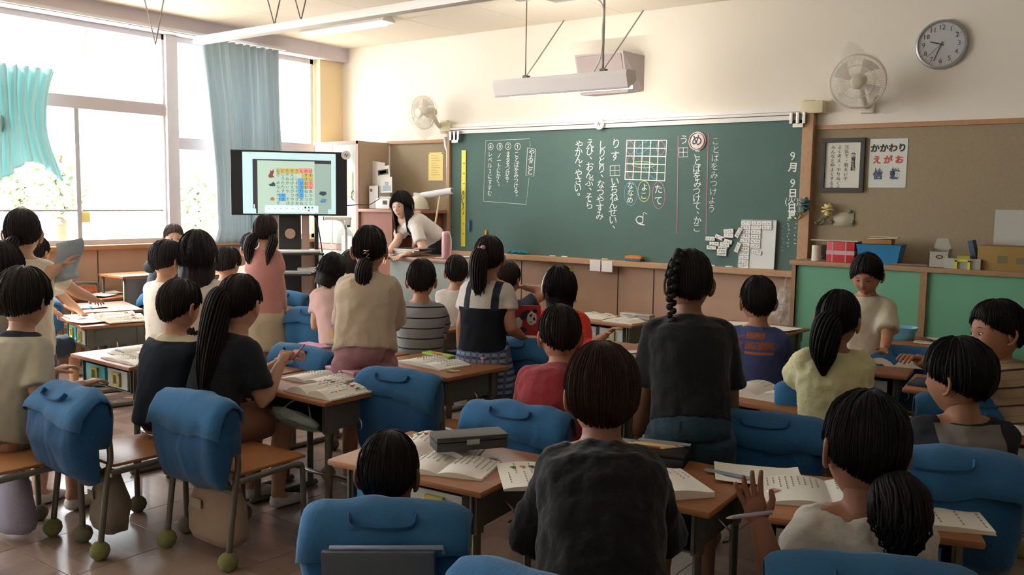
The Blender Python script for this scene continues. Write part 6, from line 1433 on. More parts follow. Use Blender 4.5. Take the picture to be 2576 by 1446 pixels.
def person(key, label, px, d, yaw_, pose='sit', hs=1., hyaw=0, hp=0, hr=0, k=1., skinc='c79a7c', hair='short', hairc='1d1a1b', hst=None, top=None, topc='ffffff', bot='shorts', botc='3a4658',
           L=None, Rr=None, pz=None, lean=None, side=0, face=False, sleeve=.55, loose=.014, flare=.0, vox=None, group=None, hcurl=.5, legs=True, shirtlen=-.08, pelvis=None, feet=None, longneck=0, wide=1., disp=.014, Ln=None, Rn=None, shoes='white', twist=0, tailspec=None, pointR=False):
    Hc = at(px[0], px[1], d); yw = math.radians(yaw_); rr = random.Random(hash(key) % 1000 if False else sum(map(ord, key)))
    # body frame: forward = (-sin, cos)
    fw = V(-math.sin(yw), math.cos(yw), 0); rt = V(math.cos(yw), math.sin(yw), 0)
    kz = k; pz_ = pz if pz is not None else (.435 if pose == 'sit' else .60*kz)
    hyw = yw+math.radians(hyaw)
    hfw = V(-math.sin(hyw), math.cos(hyw), 0)
    nk = Hc+V(0, 0, -.114*hs)-hfw*(.025*hs)*(1+math.sin(math.radians(-hp)))-hfw*.0
    TL = .40*k
    if pelvis is not None: pel = at(*pelvis)
    else:
        dz = nk.z-pz_
        if lean is None: hor = math.sqrt(max(0, TL*TL-dz*dz)) if dz < TL else 0
        else: hor = lean
        pel = V(nk.x, nk.y, pz_)-fw*min(hor, .34)-rt*side
    root_loc = V(pel.x, pel.y, 0); RM = Matrix.Translation(root_loc) @ Matrix.Rotation(yw, 4, 'Z'); RI = RM.inverted()
    e = empty('person', tuple(root_loc), yw, label, 'person', group)
    def loc(p): return RI @ p
    pelL = loc(pel); nkL = loc(nk); HL = loc(Hc)
    X = V(1, 0, 0); tw = Matrix.Rotation(math.radians(twist), 3, 'Z') @ X
    U = (nkL-pelL).normalized(); Xs = (tw-U*tw.dot(U)).normalized()
    Hm = Matrix.Translation(HL) @ rotE(math.radians(hyaw), math.radians(hp), math.radians(hr))
    bm = bmesh.new()
    rings = torso_rings(pelL, nkL, X, k); n_ = len(rings)
    for i in range(n_):   # twist gradually
        t = i/(n_-1); c, a, b = rings[i]; q = Matrix.Rotation(math.radians(twist)*t, 3, 'Z'); rings[i] = (c, q @ a, q @ b)
    loft(bm, rings, 16)
    neck_top = Hm @ V(0, -.012*hs, -.055*hs); tube(bm, [nkL-U*.04, nkL+U*.01, neck_top], [.056*k, .046*k, .046*hs], 12)
    sh = {}; arms = {}; TLn = (nkL-pelL).length
    for s_, tgt in ((-1, L), (1, Rr)):
        S = nkL-U*.058*k+Xs*s_*.106*k*wide; sh[s_] = S
        tube(bm, [nkL-U*.02*k+Xs*s_*.03, nkL-U*.035*k+Xs*s_*.08*k, S], [.036*k, .036*k, .042*k], 10, rnd=True)
        l1, l2 = .205*k, .175*k
        if tgt is None:
            if pose == 'sit': W = V(s_*.10, pelL.y+.36*k, max(.615, pelL.z+.18)) if True else None
            else: W = S+V(s_*.05*k, .03, -.37*k)
        elif len(tgt) == 3 and isinstance(tgt[0], (int, float)) and tgt[0] > 20: W = loc(at(*tgt))
        elif tgt[0] == 'o': W = S+V(*tgt[1:])
        elif tgt[0] == 'w': W = loc(V(*tgt[1:]))
        else: W = V(*tgt)
        El = ik(S, W, l1, l2, V(s_*.22, -.6, -.75)); l_ = l1
        arms[s_] = (S, El, W)
        tube(bm, smoothp([S, S*.5+El*.5, El, El*.5+W*.5, W], 2), [.037*k, .0365*k, .035*k, .034*k, .034*k, .033*k, .031*k, .026*k, .023*k], 10, rnd=True)
    lg = {}
    for s_ in (-1, 1):
        Hp = pelL+V(s_*.062*k, 0, -.01)
        if pose == 'sit':
            Kn = V(s_*(.085 if feet is None else feet[0])*k, pelL.y+.30*k, pelL.z+.005); An = V(Kn.x*1.05, Kn.y+.0-.03+(0 if feet is None else feet[1]), .085)
        else:
            An = V(s_*.075*k, (0 if feet is None else feet[1])+.0, .085) if feet is None or len(feet) < 3 else V(s_*.075*k+feet[2], feet[1], .085)
            Kn = ik(Hp, An, (pz_-.08)*.51, (pz_-.08)*.505, V(0, 1, 0))
        lg[s_] = (Hp, Kn, An)
        if legs:
            tube(bm, smoothp([Hp, Hp*.5+Kn*.5, Kn, Kn*.55+An*.45, An], 2), [.066*k, .064*k, .06*k, .052*k, .044*k, .043*k, .042*k, .034*k, .028*k], 10, rnd=True)
            tube(bm, [An+V(0, -.01, -.01), An+V(0, .02, -.045), An+V(0, .075*k, -.06)], [.027*k, .030*k, .026*k], 8, rnd=True)
    v_ = vox or max(.007, min(.014, d*.0024))
    body = remeshed('body', bm, skin(skinc), e, v_, 0, 3)
    ex = bmesh.new(); head_bm(ex, Hm, hs)
    for s_ in (-1, 1):
        S, El, W = arms[s_]; dd = (W-El).normalized(); nrm = (Ln if s_ < 0 else Rn); nrm = V(*nrm) if nrm else (V(0, .0, -1) if abs(dd.z) < .8 else V(-s_, 0, 0))
        if abs(dd.z) > .8 and not (Ln if s_ < 0 else Rn): sidev = -1 if (dd.cross(nrm)).y < 0 else 1
        else: sidev = -1 if (dd.cross(nrm)).dot(V(-s_, 0, 0)) < 0 else 1
        make_hand(ex, W, dd, nrm, sidev, .88*k, hcurl, pointR and s_ > 0)
    bmesh.ops.recalc_face_normals(ex, faces=ex.faces[:])
    exm = bpy.data.meshes.new('extra'); ex.to_mesh(exm); ex.free(); PENDING.append((body, exm))
    # shirt
    if top != 'none':
        bm = bmesh.new(); rg = torso_rings(pelL, nkL, X, k, 1.02, loose, shirtlen, .96, flare)
        for i in range(len(rg)):
            t = i/(len(rg)-1); c, a, b = rg[i]; q = Matrix.Rotation(math.radians(twist)*t, 3, 'Z'); rg[i] = (c, q @ a, q @ b)
        loft(bm, rg, 18)
        for s_ in (-1, 1):
            S, El, W = arms[s_]
            tube(bm, [nkL-U*.045*k+Xs*s_*.02, nkL-U*.042*k+Xs*s_*.075*k, S], [.034*k+loose*.5, .037*k+loose*.5, .040*k+loose*.6], 12, rnd=True)
            if sleeve <= 1: pts = [S, S+(El-S)*sleeve*.5, S+(El-S)*sleeve]; rs = [.041*k+loose*.5, .042*k+loose*.7, .042*k+loose*1.1]
            else: q = sleeve-1; pts = [S, (S+El)/2, El, El+(W-El)*q]; rs = [.042*k+loose*.5, .041*k+loose*.5, .038*k+loose*.5, .030*k+loose*.4]
            tube(bm, pts, rs, 14)
        PENDING.append((remeshed('shirt', bm, top or cloth(topc, topc), e, v_*1.05, disp, 3), None))
    # lower garment
    bm = bmesh.new()
    if bot in ('shorts', 'trousers', 'wideshorts'):
        g = .012 if bot != 'wideshorts' else .026
        rg = torso_rings(pelL, nkL, X, k, 1.0, g*.8, -.12, .15); loft(bm, rg[:4], 16)
        for s_ in (-1, 1):
            Hp, Kn, An = lg[s_]
            if bot == 'trousers': tube(bm, [Hp, (Hp+Kn)/2, Kn, (Kn+An)/2, An+V(0, 0, -.03)], [.07*k+g, .066*k+g, .055*k+g, .05*k+g, .045*k+g], 12, rnd=False)
            else: q = .72; tube(bm, [Hp, Hp+(Kn-Hp)*q*.5, Hp+(Kn-Hp)*q], [.07*k+g, .068*k+g*1.3, .064*k+g*1.9], 14)
    else:   # skirt
        Hz = pelL+U*.10*k; ln = .26*k
        if pose == 'stand': rg = [(Hz, X*.12*k, V(0, .09*k, 0)), (Hz-V(0, 0, ln*.3), X*.15*k, V(0, .125*k, 0)), (Hz-V(0, 0, ln*1.2), X*(.19*k), V(0, .165*k, 0))]; loft(bm, rg, 24)
        else: loft(bm, [(Hz, X*.13*k, V(0, .1*k, 0)), (pelL+V(0, .04, -.02), X*.16*k, V(0, .14*k, 0))], 20); tube(bm, [pelL+V(0, .05, 0), pelL+V(0, .28*k, 0)], [.13*k, .14*k], 16, flat=.65, ref=X)
    PENDING.append((remeshed(('skirt' if bot == 'skirt' else 'trousers' if bot == 'trousers' else 'shorts'), bm, botc if not isinstance(botc, str) else cloth(botc, botc), e, v_*1.1, .012, 3), None))
    # shoes
    if legs:
        for s_ in (-1, 1):
            An = lg[s_][2]; bm = bmesh.new()
            loft(bm, [(An+V(0, -.035, -.05), X*.02*k, V(0, 0, .02)), (An+V(0, -.02, -.048), X*.033*k, V(0, 0, .032)), (An+V(0, .04*k, -.055), X*.036*k, V(0, 0, .029)), (An+V(0, .10*k, -.062), X*.034*k, V(0, 0, .022)), (An+V(0, .135*k, -.068), X*.018*k, V(0, 0, .012))], 12)
            obj('shoe', bm, mat('shoe_white', 'd9d6cf', rough=.6), e, True)
    # hair
    hm = hairmat(hairc); st = dict(hst or {}); bm = bmesh.new()
    hair_cap(bm, Hm, hs, st, rr, sum(map(ord, key)) % 97)
    h_ = obj('hair', bm, hm, e, True)
    if tailspec:
        for ts in (tailspec if isinstance(tailspec, list) else [tailspec]):
            bm = bmesh.new(); tail(bm, Hm, hs, ts['start'], ts['path'], ts['r'], rr, ts.get('n', 16), ts.get('spread', 1), 1, ts.get('jag', 0)); obj(ts.get('name', 'ponytail'), bm, hm, e, True)
            if ts.get('tie'):
                bm = bmesh.new(); p0 = V(*ts['start']); d0 = (V(*ts['path'][0])-p0).normalized(); x0 = d0.orthogonal().normalized(); y0 = d0.cross(x0)
                tube(bm, [Hm @ ((p0+d0*.006+(x0*math.cos(a)+y0*math.sin(a))*ts['r']*.62)*hs) for a in [2*PI*i/14 for i in range(15)]], .0055, 6); obj('hair_tie', bm, ts['tie'], e, True)
    if face:
        for s_ in (-1, 1):
            p = head_point(V(s_*.34, .93, .045).normalized(), 1); bm = bmesh.new()
            ball(bm, (0, 0, 0), (.0125, .006, .0062 if face != 'down' else .0025), 2); bmesh.ops.transform(bm, matrix=Hm @ Matrix.Scale(hs, 4) @ Matrix.Translation(p+V(0, -.0015, -.002)) @ Matrix.Rotation(-s_*.30, 4, 'Z'), verts=bm.verts[:]); ey = obj('eye', bm, mat('eye_white', 'd8d2cc', rough=.3) if face != 'down' else mat('lash', '2a201d'), e, True)
            if face != 'down':
                bm = bmesh.new(); ball(bm, (0, 0, 0), (.0055, .003, .0058), 2); bmesh.ops.transform(bm, matrix=Hm @ Matrix.Scale(hs, 4) @ Matrix.Translation(p+V(-s_*.0005+(face if isinstance(face, (int, float)) and face is not True else 0)*.004, .0035, -.002)), verts=bm.verts[:]); obj('iris', bm, mat('iris_dark', '1c1411', rough=.2), ey, True)
            bm = bmesh.new(); tube(bm, [Hm @ ((p+V(q*.013, .0045-.012*q*s_*.4*(1 if q*s_ > 0 else .2), .0042-.004*q*q-.001))*hs) for q in (-1, -.4, .3, 1)], .0013*hs, 5); obj('eyelid', bm, mat('lash', '2a201d'), ey, True)
            b_ = head_point(V(s_*.33, .91, .235).normalized(), 1); bm = bmesh.new(); tube(bm, [Hm @ ((b_+V(q*.014, .003-.004*abs(q), -.002*q*q+.0005))*hs) for q in (-1, 0, 1)], [.0014*hs, .0024*hs, .0012*hs], 5, flat=.6); obj('eyebrow', bm, mat('brow', '2e2522', rough=.9), e, True)
        m0 = head_point(V(0, .86, -.50).normalized(), 1); ml = mat('lips', 'b5655c', rough=.45); bm = bmesh.new()
        for dz_, r_ in ((.0022, .0032), (-.003, .0038)): tube(bm, [Hm @ ((m0+V(q*.018, .0015-.006*q*q, dz_*(1-abs(q)*.7)))*hs) for q in (-1, -.5, 0, .5, 1)], [.0008*hs, r_*.8*hs, r_*hs, r_*.8*hs, .0008*hs], 6)
        obj('mouth', bm, ml, e, True)
        bm = bmesh.new()
        for s_ in (-1, 1): ball(bm, Hm @ (head_point(V(s_*.06, .95, -.28).normalized(), 1)*hs+V(0, .001, -.002)), (.0028, .002, .0018), 1)
        obj('nostrils', bm, mat('nostril', '6e3c30'), e, True)
    PEOPLE[key] = dict(e=e, Hm=Hm, RM=RM, arms=arms, hs=hs, nk=nkL, pel=pelL, k=k); return e
def onhead(key, name, make, m, c, smooth=True):
    P_ = PEOPLE[key]; bm = bmesh.new(); make(bm); bmesh.ops.transform(bm, matrix=P_['Hm'] @ Matrix.Scale(P_['hs'], 4) @ Matrix.Translation(c), verts=bm.verts[:]); return obj(name, bm, m, P_['e'], smooth)
# special cloth materials
def stripes(name, base, line, n, w_, axis='Z', tilt=0, extra=None):
    m = bpy.data.materials.new(name); m.use_nodes = True; N = m.node_tree.nodes; l = m.node_tree.links; b = N['Principled BSDF']; b.inputs['Roughness'].default_value = .9; b.inputs['Specular IOR Level'].default_value = .1
    tc = N.new('ShaderNodeTexCoord'); mp = N.new('ShaderNodeMapping'); mp.inputs['Rotation'].default_value = (tilt, 0, 0); l.new(tc.outputs['Object'], mp.inputs[0]); sx = N.new('ShaderNodeSeparateXYZ'); l.new(mp.outputs[0], sx.inputs[0])
    def val(sock, n_, w__):
        a = N.new('ShaderNodeMath'); a.operation = 'MULTIPLY'; a.inputs[1].default_value = n_; l.new(sock, a.inputs[0]); f = N.new('ShaderNodeMath'); f.operation = 'FRACT'; l.new(a.outputs[0], f.inputs[0]); g_ = N.new('ShaderNodeMath'); g_.operation = 'LESS_THAN'; g_.inputs[1].default_value = w__; l.new(f.outputs[0], g_.inputs[0]); return g_.outputs[0]
    mx = N.new('ShaderNodeMix'); mx.data_type = 'RGBA'; mx.inputs[6].default_value = lin(base); mx.inputs[7].default_value = lin(line); l.new(val(sx.outputs[axis], n, w_), mx.inputs[0]); out = mx.outputs[2]
    for (col, n2, w2, ax) in (extra or []):
        m2 = N.new('ShaderNodeMix'); m2.data_type = 'RGBA'; m2.inputs[7].default_value = lin(col); l.new(out, m2.inputs[6]); l.new(val(sx.outputs[ax], n2, w2), m2.inputs[0]); out = m2.outputs[2]
    l.new(out, b.inputs['Base Color']); return m
def region_cloth(name, base, parts):
    """parts: (colour, xmin,xmax,ymin,ymax,zmin,zmax, noise threshold or None) in the wearer's frame"""
    m = bpy.data.materials.new(name); m.use_nodes = True; N = m.node_tree.nodes; l = m.node_tree.links; b = N['Principled BSDF']; b.inputs['Roughness'].default_value = .9; b.inputs['Specular IOR Level'].default_value = .1
    tc = N.new('ShaderNodeTexCoord'); sx = N.new('ShaderNodeSeparateXYZ'); l.new(tc.outputs['Object'], sx.inputs[0]); out = None
    for (col, x0, x1, y0, y1, z0, z1, th) in parts:
        cur = None
        for ax, lo, hi in (('X', x0, x1), ('Y', y0, y1), ('Z', z0, z1)):
            for op, v in (('GREATER_THAN', lo), ('LESS_THAN', hi)):
                if v is None: continue
                c = N.new('ShaderNodeMath'); c.operation = op; c.inputs[1].default_value = v; l.new(sx.outputs[ax], c.inputs[0])
                if cur is None: cur = c.outputs[0]
                else: q = N.new('ShaderNodeMath'); q.operation = 'MULTIPLY'; l.new(cur, q.inputs[0]); l.new(c.outputs[0], q.inputs[1]); cur = q.outputs[0]
        if th:
            mp = N.new('ShaderNodeMapping'); mp.inputs['Scale'].default_value = th[1]; l.new(tc.outputs['Object'], mp.inputs[0]); nz = N.new('ShaderNodeTexNoise'); nz.inputs['Scale'].default_value = 1; nz.inputs['Detail'].default_value = 1; l.new(mp.outputs[0], nz.inputs[0])
            c = N.new('ShaderNodeMath'); c.operation = 'GREATER_THAN'; c.inputs[1].default_value = th[0]; l.new(nz.outputs[0], c.inputs[0]); q = N.new('ShaderNodeMath'); q.operation = 'MULTIPLY'; l.new(cur, q.inputs[0]); l.new(c.outputs[0], q.inputs[1]); cur = q.outputs[0]
        mx = N.new('ShaderNodeMix'); mx.data_type = 'RGBA'; mx.inputs[7].default_value = lin(col); l.new(cur, mx.inputs[0])
        if out is None: mx.inputs[6].default_value = lin(base)
        else: l.new(out, mx.inputs[6])
        out = mx.outputs[2]
    l.new(out, b.inputs['Base Color']); return m
BOY = dict(front=66, side=80, back=122, vol=.014, sideburn=14, jag=4, taper=.12)
BOWL = dict(front=74, side=90, back=117, vol=.018, jag=3, backvol=.014, taper=.45)
GIRLT = dict(taper=.2, front=62, side=84, back=118, vol=.007, jag=2, locks=20, backvol=.006)
LONG = dict(taper=1, front=70, side=100, back=112, vol=.014, long=.20, openc=.30, lw=.85, jag=3)
T_pink = mat('tie_pink', 'b07f8c', rough=.8); T_blk = mat('tie_dark', '2a2628', rough=.8)
# --- front left
person('P1', 'girl with a low ponytail standing at the left, holding up a blue printed sheet', (57, 590), 4.7, 62, 'stand', 1.08, 0, -6, 0, 1., topc='e6dfc8', botc='6b6f7d', hst=dict(GIRLT, vol=.011, front=64, backvol=.014), hairc='2c2628',
       Rr=(236, 752, 5.35), L=(152, 668, 4.75), tailspec=dict(start=(-.03, -.095, -.03), path=[(-.04, -.13, -.06), (-.05, -.13, -.12), (-.045, -.11, -.16)], r=.022, tie=T_blk), hcurl=.35, skinc='d0a58a')
person('P2', 'child with dark hair at the left edge, behind the boy in the pale grey shirt', (6, 672), 4.25, 40, 'stand', 1.0, 0, 0, 0, .95, topc='8a8578', hst=LONG, hairc='2a2426', pz=.50)
person('P3', 'child almost hidden behind the girl with the blue sheet', (92, 638), 6.0, 30, 'sit', .95, 0, 0, 0, .95, topc='dcd4c4', hst=BOY, hairc='2a2427', pz=.40)
person('P4', 'boy in a pale grey shirt with a dark collar sitting at the left edge', (62, 758), 3.95, 18, 'sit', 1.18, 12, -4, 0, 1.12, top=region_cloth('shirt_grey_dark', 'b9b6a4', [('2f3440', None, None, None, None, .838, None, None)]), botc='7d7d7c', hst=dict(BOWL, side=96, back=114), hairc='26221f', loose=.022, pz=.42, sleeve=.8, flare=.02, skinc='c49a80', Rr=(205, 968, 3.95))
person('P5', 'boy in a navy shirt with a cream collar sitting left of the long-ponytail girl', (452, 774), 4.12, 8, 'sit', 1.06, 4, -14, 0, 1.08, top=region_cloth('navy_cream', '2a3038', [('c9c2a4', None, None, None, None, .80, None, None)]), botc='2b2e36', hst=dict(BOY, back=126), loose=.020, pz=.43, flare=.015, sleeve=.7, hairc='2a2522', skinc='c3937a', lean=.06)
person('P6', 'girl with a very long ponytail and pink bow, in a black shirt', (603, 768), 4.08, 2, 'sit', 1.16, 22, -10, 0, 1.12, topc='22262b', botc='8c6650', hst=dict(GIRLT, vol=.010), hairc='241d1c', Rr=(704, 918, 4.10), L=(716, 905, 4.22), hcurl=1.3,
       tailspec=dict(start=(-.02, -.088, .035), path=[(-.025, -.112, .01), (-.03, -.125, -.08), (-.03, -.145, -.20), (-.03, -.155, -.32), (-.03, -.15, -.42)], r=.036, n=26, tie=T_pink), pz=.44, lean=.16, loose=.018, sleeve=.75, skinc='c99a80')
person('P7', 'boy with a round haircut in a pale shirt just above the pink bow', (573, 666), 6.5, 18, 'sit', 1.0, 0, -12, 0, .98, topc='d8d0c2', hst=BOWL, hairc='2b2729', pz=.42)
person('P8', 'girl with long loose black hair and a white shirt standing behind the boy in navy', (496, 642), 4.9, 48, 'stand', 1.1, -4, -4, 0, 1.0, topc='e4ddd0', botc='6f6a66', hst=dict(LONG, long=.34, vol=.015, front=60, lw=.8, backdrop=.02), hairc='28242a')
person('P9', 'boy in a white top turned away, left of the girl with long loose hair', (421, 658), 6.0, 20, 'sit', 1.12, -10, -10, 0, 1., topc='eae4d8', hst=BOWL, hairc='262226', pz=.46)
person('P10', 'child in a dark navy jacket leaning by the window with a hand at the mouth', (437, 600), 7.6, -75, 'stand', .98, -40, -4, 0, .98, topc='3c424c', botc='3a3e48', hst=dict(BOY, front=56), hairc='5b5350', face=True, L=(398, 628, 7.35), Rr=(400, 640, 7.3), loose=.026, sleeve=1.8, pz=.5, lean=.20, hcurl=1.1, skinc='d8b096')
person('P11', 'girl in a pink shirt with two long pigtails standing before the television', (668, 584), 6.3, 40, 'stand', 1.0, 0, -6, 0, .96, topc='c78d88', bot='skirt', botc='b5a890', hst=dict(GIRLT, vol=.012), hairc='3a3233', loose=.010, wide=.8, disp=.008,
       tailspec=[dict(start=(-.055, -.05, -.03), path=[(-.085, -.06, -.06), (-.10, -.06, -.14), (-.085, -.05, -.23), (-.05, -.04, -.31)], r=.026, n=16, name='pigtail'), dict(start=(.055, -.05, -.03), path=[(.07, -.08, -.07), (.05, -.10, -.16), (.03, -.09, -.25)], r=.024, n=14, name='pigtail')], skinc='cf9f88')
person('P12', 'boy in a white shirt with blue trim, half hidden behind the pigtail girl', (634, 628), 7.2, 60, 'sit', 1.08, 10, -8, 0, 1., topc='ece9e4', hst=BOY, hairc='4a4a50', pz=.44, skinc='d9a184', lean=.12)
person('P13', 'girl in a pink and grey shirt bending over to the left near the television stand', (832, 680), 6.0, 50, 'sit', .98, 5, -20, 24, .98, top=region_cloth('pink_print', 'c9a7a0', [('8e6e70', -.06, .08, None, 0, .60, .78, (.62, (60, 60, 60))), ('d8b860', -.10, -.02, None, 0, .5, .6, (.55, (40, 40, 40)))]), hst=dict(LONG, long=.10), hairc='241f22', lean=.26, pz=.43, side=-.05)
person('P14', 'child whose dark head shows just left of the girl with the hair clip', (884, 668), 6.8, 40, 'sit', .98, 0, 0, 0, .95, topc='cfc8bd', hst=BOY, hairc='4a4546', pz=.42)
person('P15', 'girl in a beige shirt and pink shorts standing in the middle with a low ponytail', (930, 631), 4.6, 38, 'stand', 1.06, 0, 0, 0, 1.08, topc='c6b49e', bot='wideshorts', botc='a2757a', hst=dict(GIRLT, vol=.010, back=112), hairc='2b2627', loose=.024, flare=.01, pz=.66, sleeve=.95,
       L=('o', .03, .24, -.16), Rr=('o', -.03, .24, -.16), tailspec=dict(start=(0, -.095, -.045), path=[(-.01, -.12, -.08), (-.01, -.12, -.14), (.0, -.115, -.24), (.01, -.11, -.33)], r=.028, n=20), skinc='b98a72', shirtlen=-.0, wide=1.0, disp=.02)
person('P16', 'boy in a grey striped shirt sitting right of the beige-shirted girl', (1060, 707), 5.25, 38, 'sit', 1.03, 0, 0, 0, 1., top=None if False else stripes('grey_stripes', '8f9294', '2c2f33', 17, .12), hst=dict(BOY, back=116), hairc='252122', pz=.43, sleeve=.95, loose=.02, skinc='b98a70')
person('P17', 'boy in a white shirt sitting in front of the lectern', (1148, 686), 6.25, 30, 'sit', .98, 12, -2, 0, .98, topc='d6cfc6', hst=BOY, hairc='2a2523', pz=.42, skinc='c4957c', loose=.02)
person('P18', 'girl in a dark pinafore over a white shirt, long ponytail with a pink bobble tie', (1230, 650), 4.95, 20, 'stand', 1.02, 12, -3, 0, 1.02, top=region_cloth('pinafore', 'cfc9c2', [('23262d', -.14, .14, None, None, None, .87, None), ('33363e', -.10, -.06, None, None, .86, 1.1, None), ('33363e', .06, .10, None, None, .86, 1.1, None)]), bot='skirt',
       botc=stripes('plaid_blue', '8a93a8', '44516e', 30, .45, 'Z', extra=[('5a6684', 28, .3, 'X')]), hst=dict(GIRLT, vol=.011, strands=350), hairc='2b2324', Rr=(1312, 846, 5.0), tailspec=dict(start=(-.03, -.09, .03), path=[(-.04, -.12, .0), (-.04, -.12, -.08), (-.03, -.11, -.2), (-.035, -.11, -.29)], r=.034, n=22), skinc='b08068', hcurl=1.0)
person('P19', 'boy whose raised fist shows beside the girl in the pinafore', (1277, 706), 5.7, 20, 'sit', .98, -10, 0, 0, .98, topc='3b4150', hst=BOY, hairc='2f2622', pz=.42, Rr=(1318, 722, 5.75), hcurl=1.4, skinc='bb8c72')
person('P20', 'girl in a bright red top with a white hairband and shoulder-length black hair', (1406, 725), 5.15, 20, 'sit', 1.04, 40, -3, 0, 1., topc='d8392f', hst=dict(LONG, long=.10, openc=.25, front=70), hairc='1e1a1c', pz=.43, sleeve=1.5, loose=.02, Rr=(1526, 840, 4.85), skinc='c4917a', lean=.05, wide=1.15, face=True)
person('P21', 'boy in a dark red shirt sitting with his back to the camera', (1408, 847), 3.65, 22, 'sit', 1.04, 22, -6, 0, 1.05, topc='8d2c33', hst=dict(BOY, back=114), hairc='2c2522', pz=.44, loose=.024, sleeve=.9, skinc='b5826a', wide=1.08)
person('P22', 'boy with brownish hair in a black shirt, largest figure at the bottom centre', (1512, 995), 2.32, 33, 'sit', 1.08, 6, -4, 0, 1.12, topc='1c1c1e', hst=dict(BOWL, side=92, back=120, vol=.016, backvol=.016, strands=700), hairc='38251f', pz=.46, loose=.024, sleeve=1.0, L=('o', -.06, .24, -.20), Rr=('o', .05, .26, -.22), skinc='9c6f5c', wide=.92, flare=.03, disp=.02)
person('P23', 'girl in a black shirt and denim shorts with a side braid, standing right of centre', (1732, 715), 3.45, 33, 'stand', 1.08, 0, -3, 0, 1.08, topc='1f2021', bot='wideshorts', botc='2f4552', hst=dict(GIRLT, vol=.011, back=116, backvol=.012), hairc='232021', pz=.62, loose=.022, sleeve=.95, skinc='8a6450', wide=1.08, shirtlen=-.0, feet=(0, .02))
person('P24', 'boy in a blue shirt with an orange back print sitting before the board', (1906, 760), 4.55, 12, 'sit', 1.06, 22, -4, 0, 1.02, top=region_cloth('blue_orange', '48517f', [('9c5a38', -.04, .05, None, None, .785, .815, (.42, (90, 90, 200))), ('9c5a38', -.04, .10, None, None, .735, .772, (.45, (120, 120, 200))), ('b0643a', -.04, .10, None, None, .712, .724, None), ('7d5460', -.10, -.05, None, None, .735, .80, (.5, (60, 60, 60)))]), hst=BOY, hairc='242021', pz=.43, loose=.02, skinc='b07f66')
person('P25', 'girl in a white shirt standing before the green cabinet, looking down with one hand out', (2180, 693), 4.95, 195, 'stand', 1.0, -12, -24, 0, .98, topc='cfc6ae', bot='skirt', botc='98a3aa', hst=dict(front=60, side=100, back=118, vol=.013, jag=3), hairc='27221f', L=(2224, 876, 4.70), Ln=(0, .2, 1), face='down', hcurl=.35, skinc='b28064', loose=.022, pz=.50, sleeve=.8)
person('P26', 'girl in a pale yellow blouse with puffed sleeves and a thick ponytail', (2108, 808), 3.75, 30, 'sit', 1.05, -28, -6, 0, 1.0, topc='d4cfa2', hst=dict(GIRLT, vol=.012), hairc='1b1919', pz=.43, loose=.034, sleeve=.7, disp=.024, skinc='9c7058',
       tailspec=dict(start=(.0, -.10, .0), path=[(-.005, -.118, -.02), (-.01, -.128, -.09), (-.01, -.125, -.17), (-.005, -.12, -.22)], r=.040, n=24, tie=mat('tie_gold', 'b89a70')), wide=1.05)
person('P27', 'boy in a striped beige shirt turning round to look back at the right edge', (2505, 839), 3.8, 60, 'sit', 1.13, 72, -2, 6, 1.05, top=stripes('beige_stripes', 'a08c70', '4e3432', 14, .16, tilt=.25, extra=[('8c7a66', 28, .12, 'Z')]), hst=dict(BOWL, front=58, vol=.016), hairc='1d1a1a', pz=.44, loose=.03, sleeve=1.0, L=(2310, 905, 3.35), face=1, hcurl=.6, skinc='a9765c', wide=1.1)
person('P28', 'boy in a grey shirt with charcoal sleeves, head turned left', (2407, 954), 2.85, 32, 'sit', 1.04, 42, -4, 0, 1.1, top=region_cloth('raglan', '77756f', [('2f3338', .10, None, None, None, None, None, None), ('2f3338', None, -.10, None, None, None, None, None), ('2f3338', None, None, None, None, .778, None, None)]), hst=dict(BOWL, side=92, back=116, front=66), hairc='1b1918', pz=.45, loose=.026, lean=-.04, sleeve=1.3, skinc='9c6d54', wide=1.05)
person('P29', 'girl in a white shirt with a bushy low ponytail sitting at the bottom right', (2172, 1134), 2.22, 26, 'sit', 1.18, 11, -6, 4, 1.1, topc='bdb8ae', hst=dict(GIRLT, vol=.014, backvol=.012, back=116, strands=600), hairc='171616', pz=.40, loose=.026, lean=-.05, sleeve=.95, disp=.024, L=(1912, 1318, 2.12), Ln=(.35, -.9, .1), hcurl=.2, skinc='94664f',
       tailspec=dict(start=(.02, -.09, -.045), path=[(.03, -.115, -.075), (.04, -.12, -.12), (.045, -.115, -.16), (.05, -.105, -.20)], r=.042, n=70, jag=1.8, spread=1.0), wide=1.0)
person('P30', 'boy with cropped black hair sunk low in his chair at the bottom centre', (977, 1196), 2.48, 32, 'sit', 1.0, 0, -10, 0, 1.0, topc='2c3138', hst=dict(BOY, vol=.011, side=88, back=122), hairc='1f1b1a', pz=.38, lean=.14, L=('o', -.0, .2, -.18), Rr=('o', 0, .2, -.18), skinc='7d5846')
person('T', 'teacher with long black hair in a white shirt leaning over the lectern', (1011, 518), 7.95, 150, 'stand', 1.06, 40, -8, 4, 1.2, topc='e6e0da', bot='trousers', botc='23252a', hst=dict(front=64, side=100, back=110, vol=.014, long=.24, openc=.62, lw=.92, jag=2, taper=1), hairc='1e1a1c', face=True, pelvis=(1098, 606, 8.2), L=(1020, 640, 7.7), Rr=(976, 638, 7.8), hcurl=.3, skinc='e0b8a2', loose=.012, sleeve=.7, wide=.9, shirtlen=.06)
bake_all()
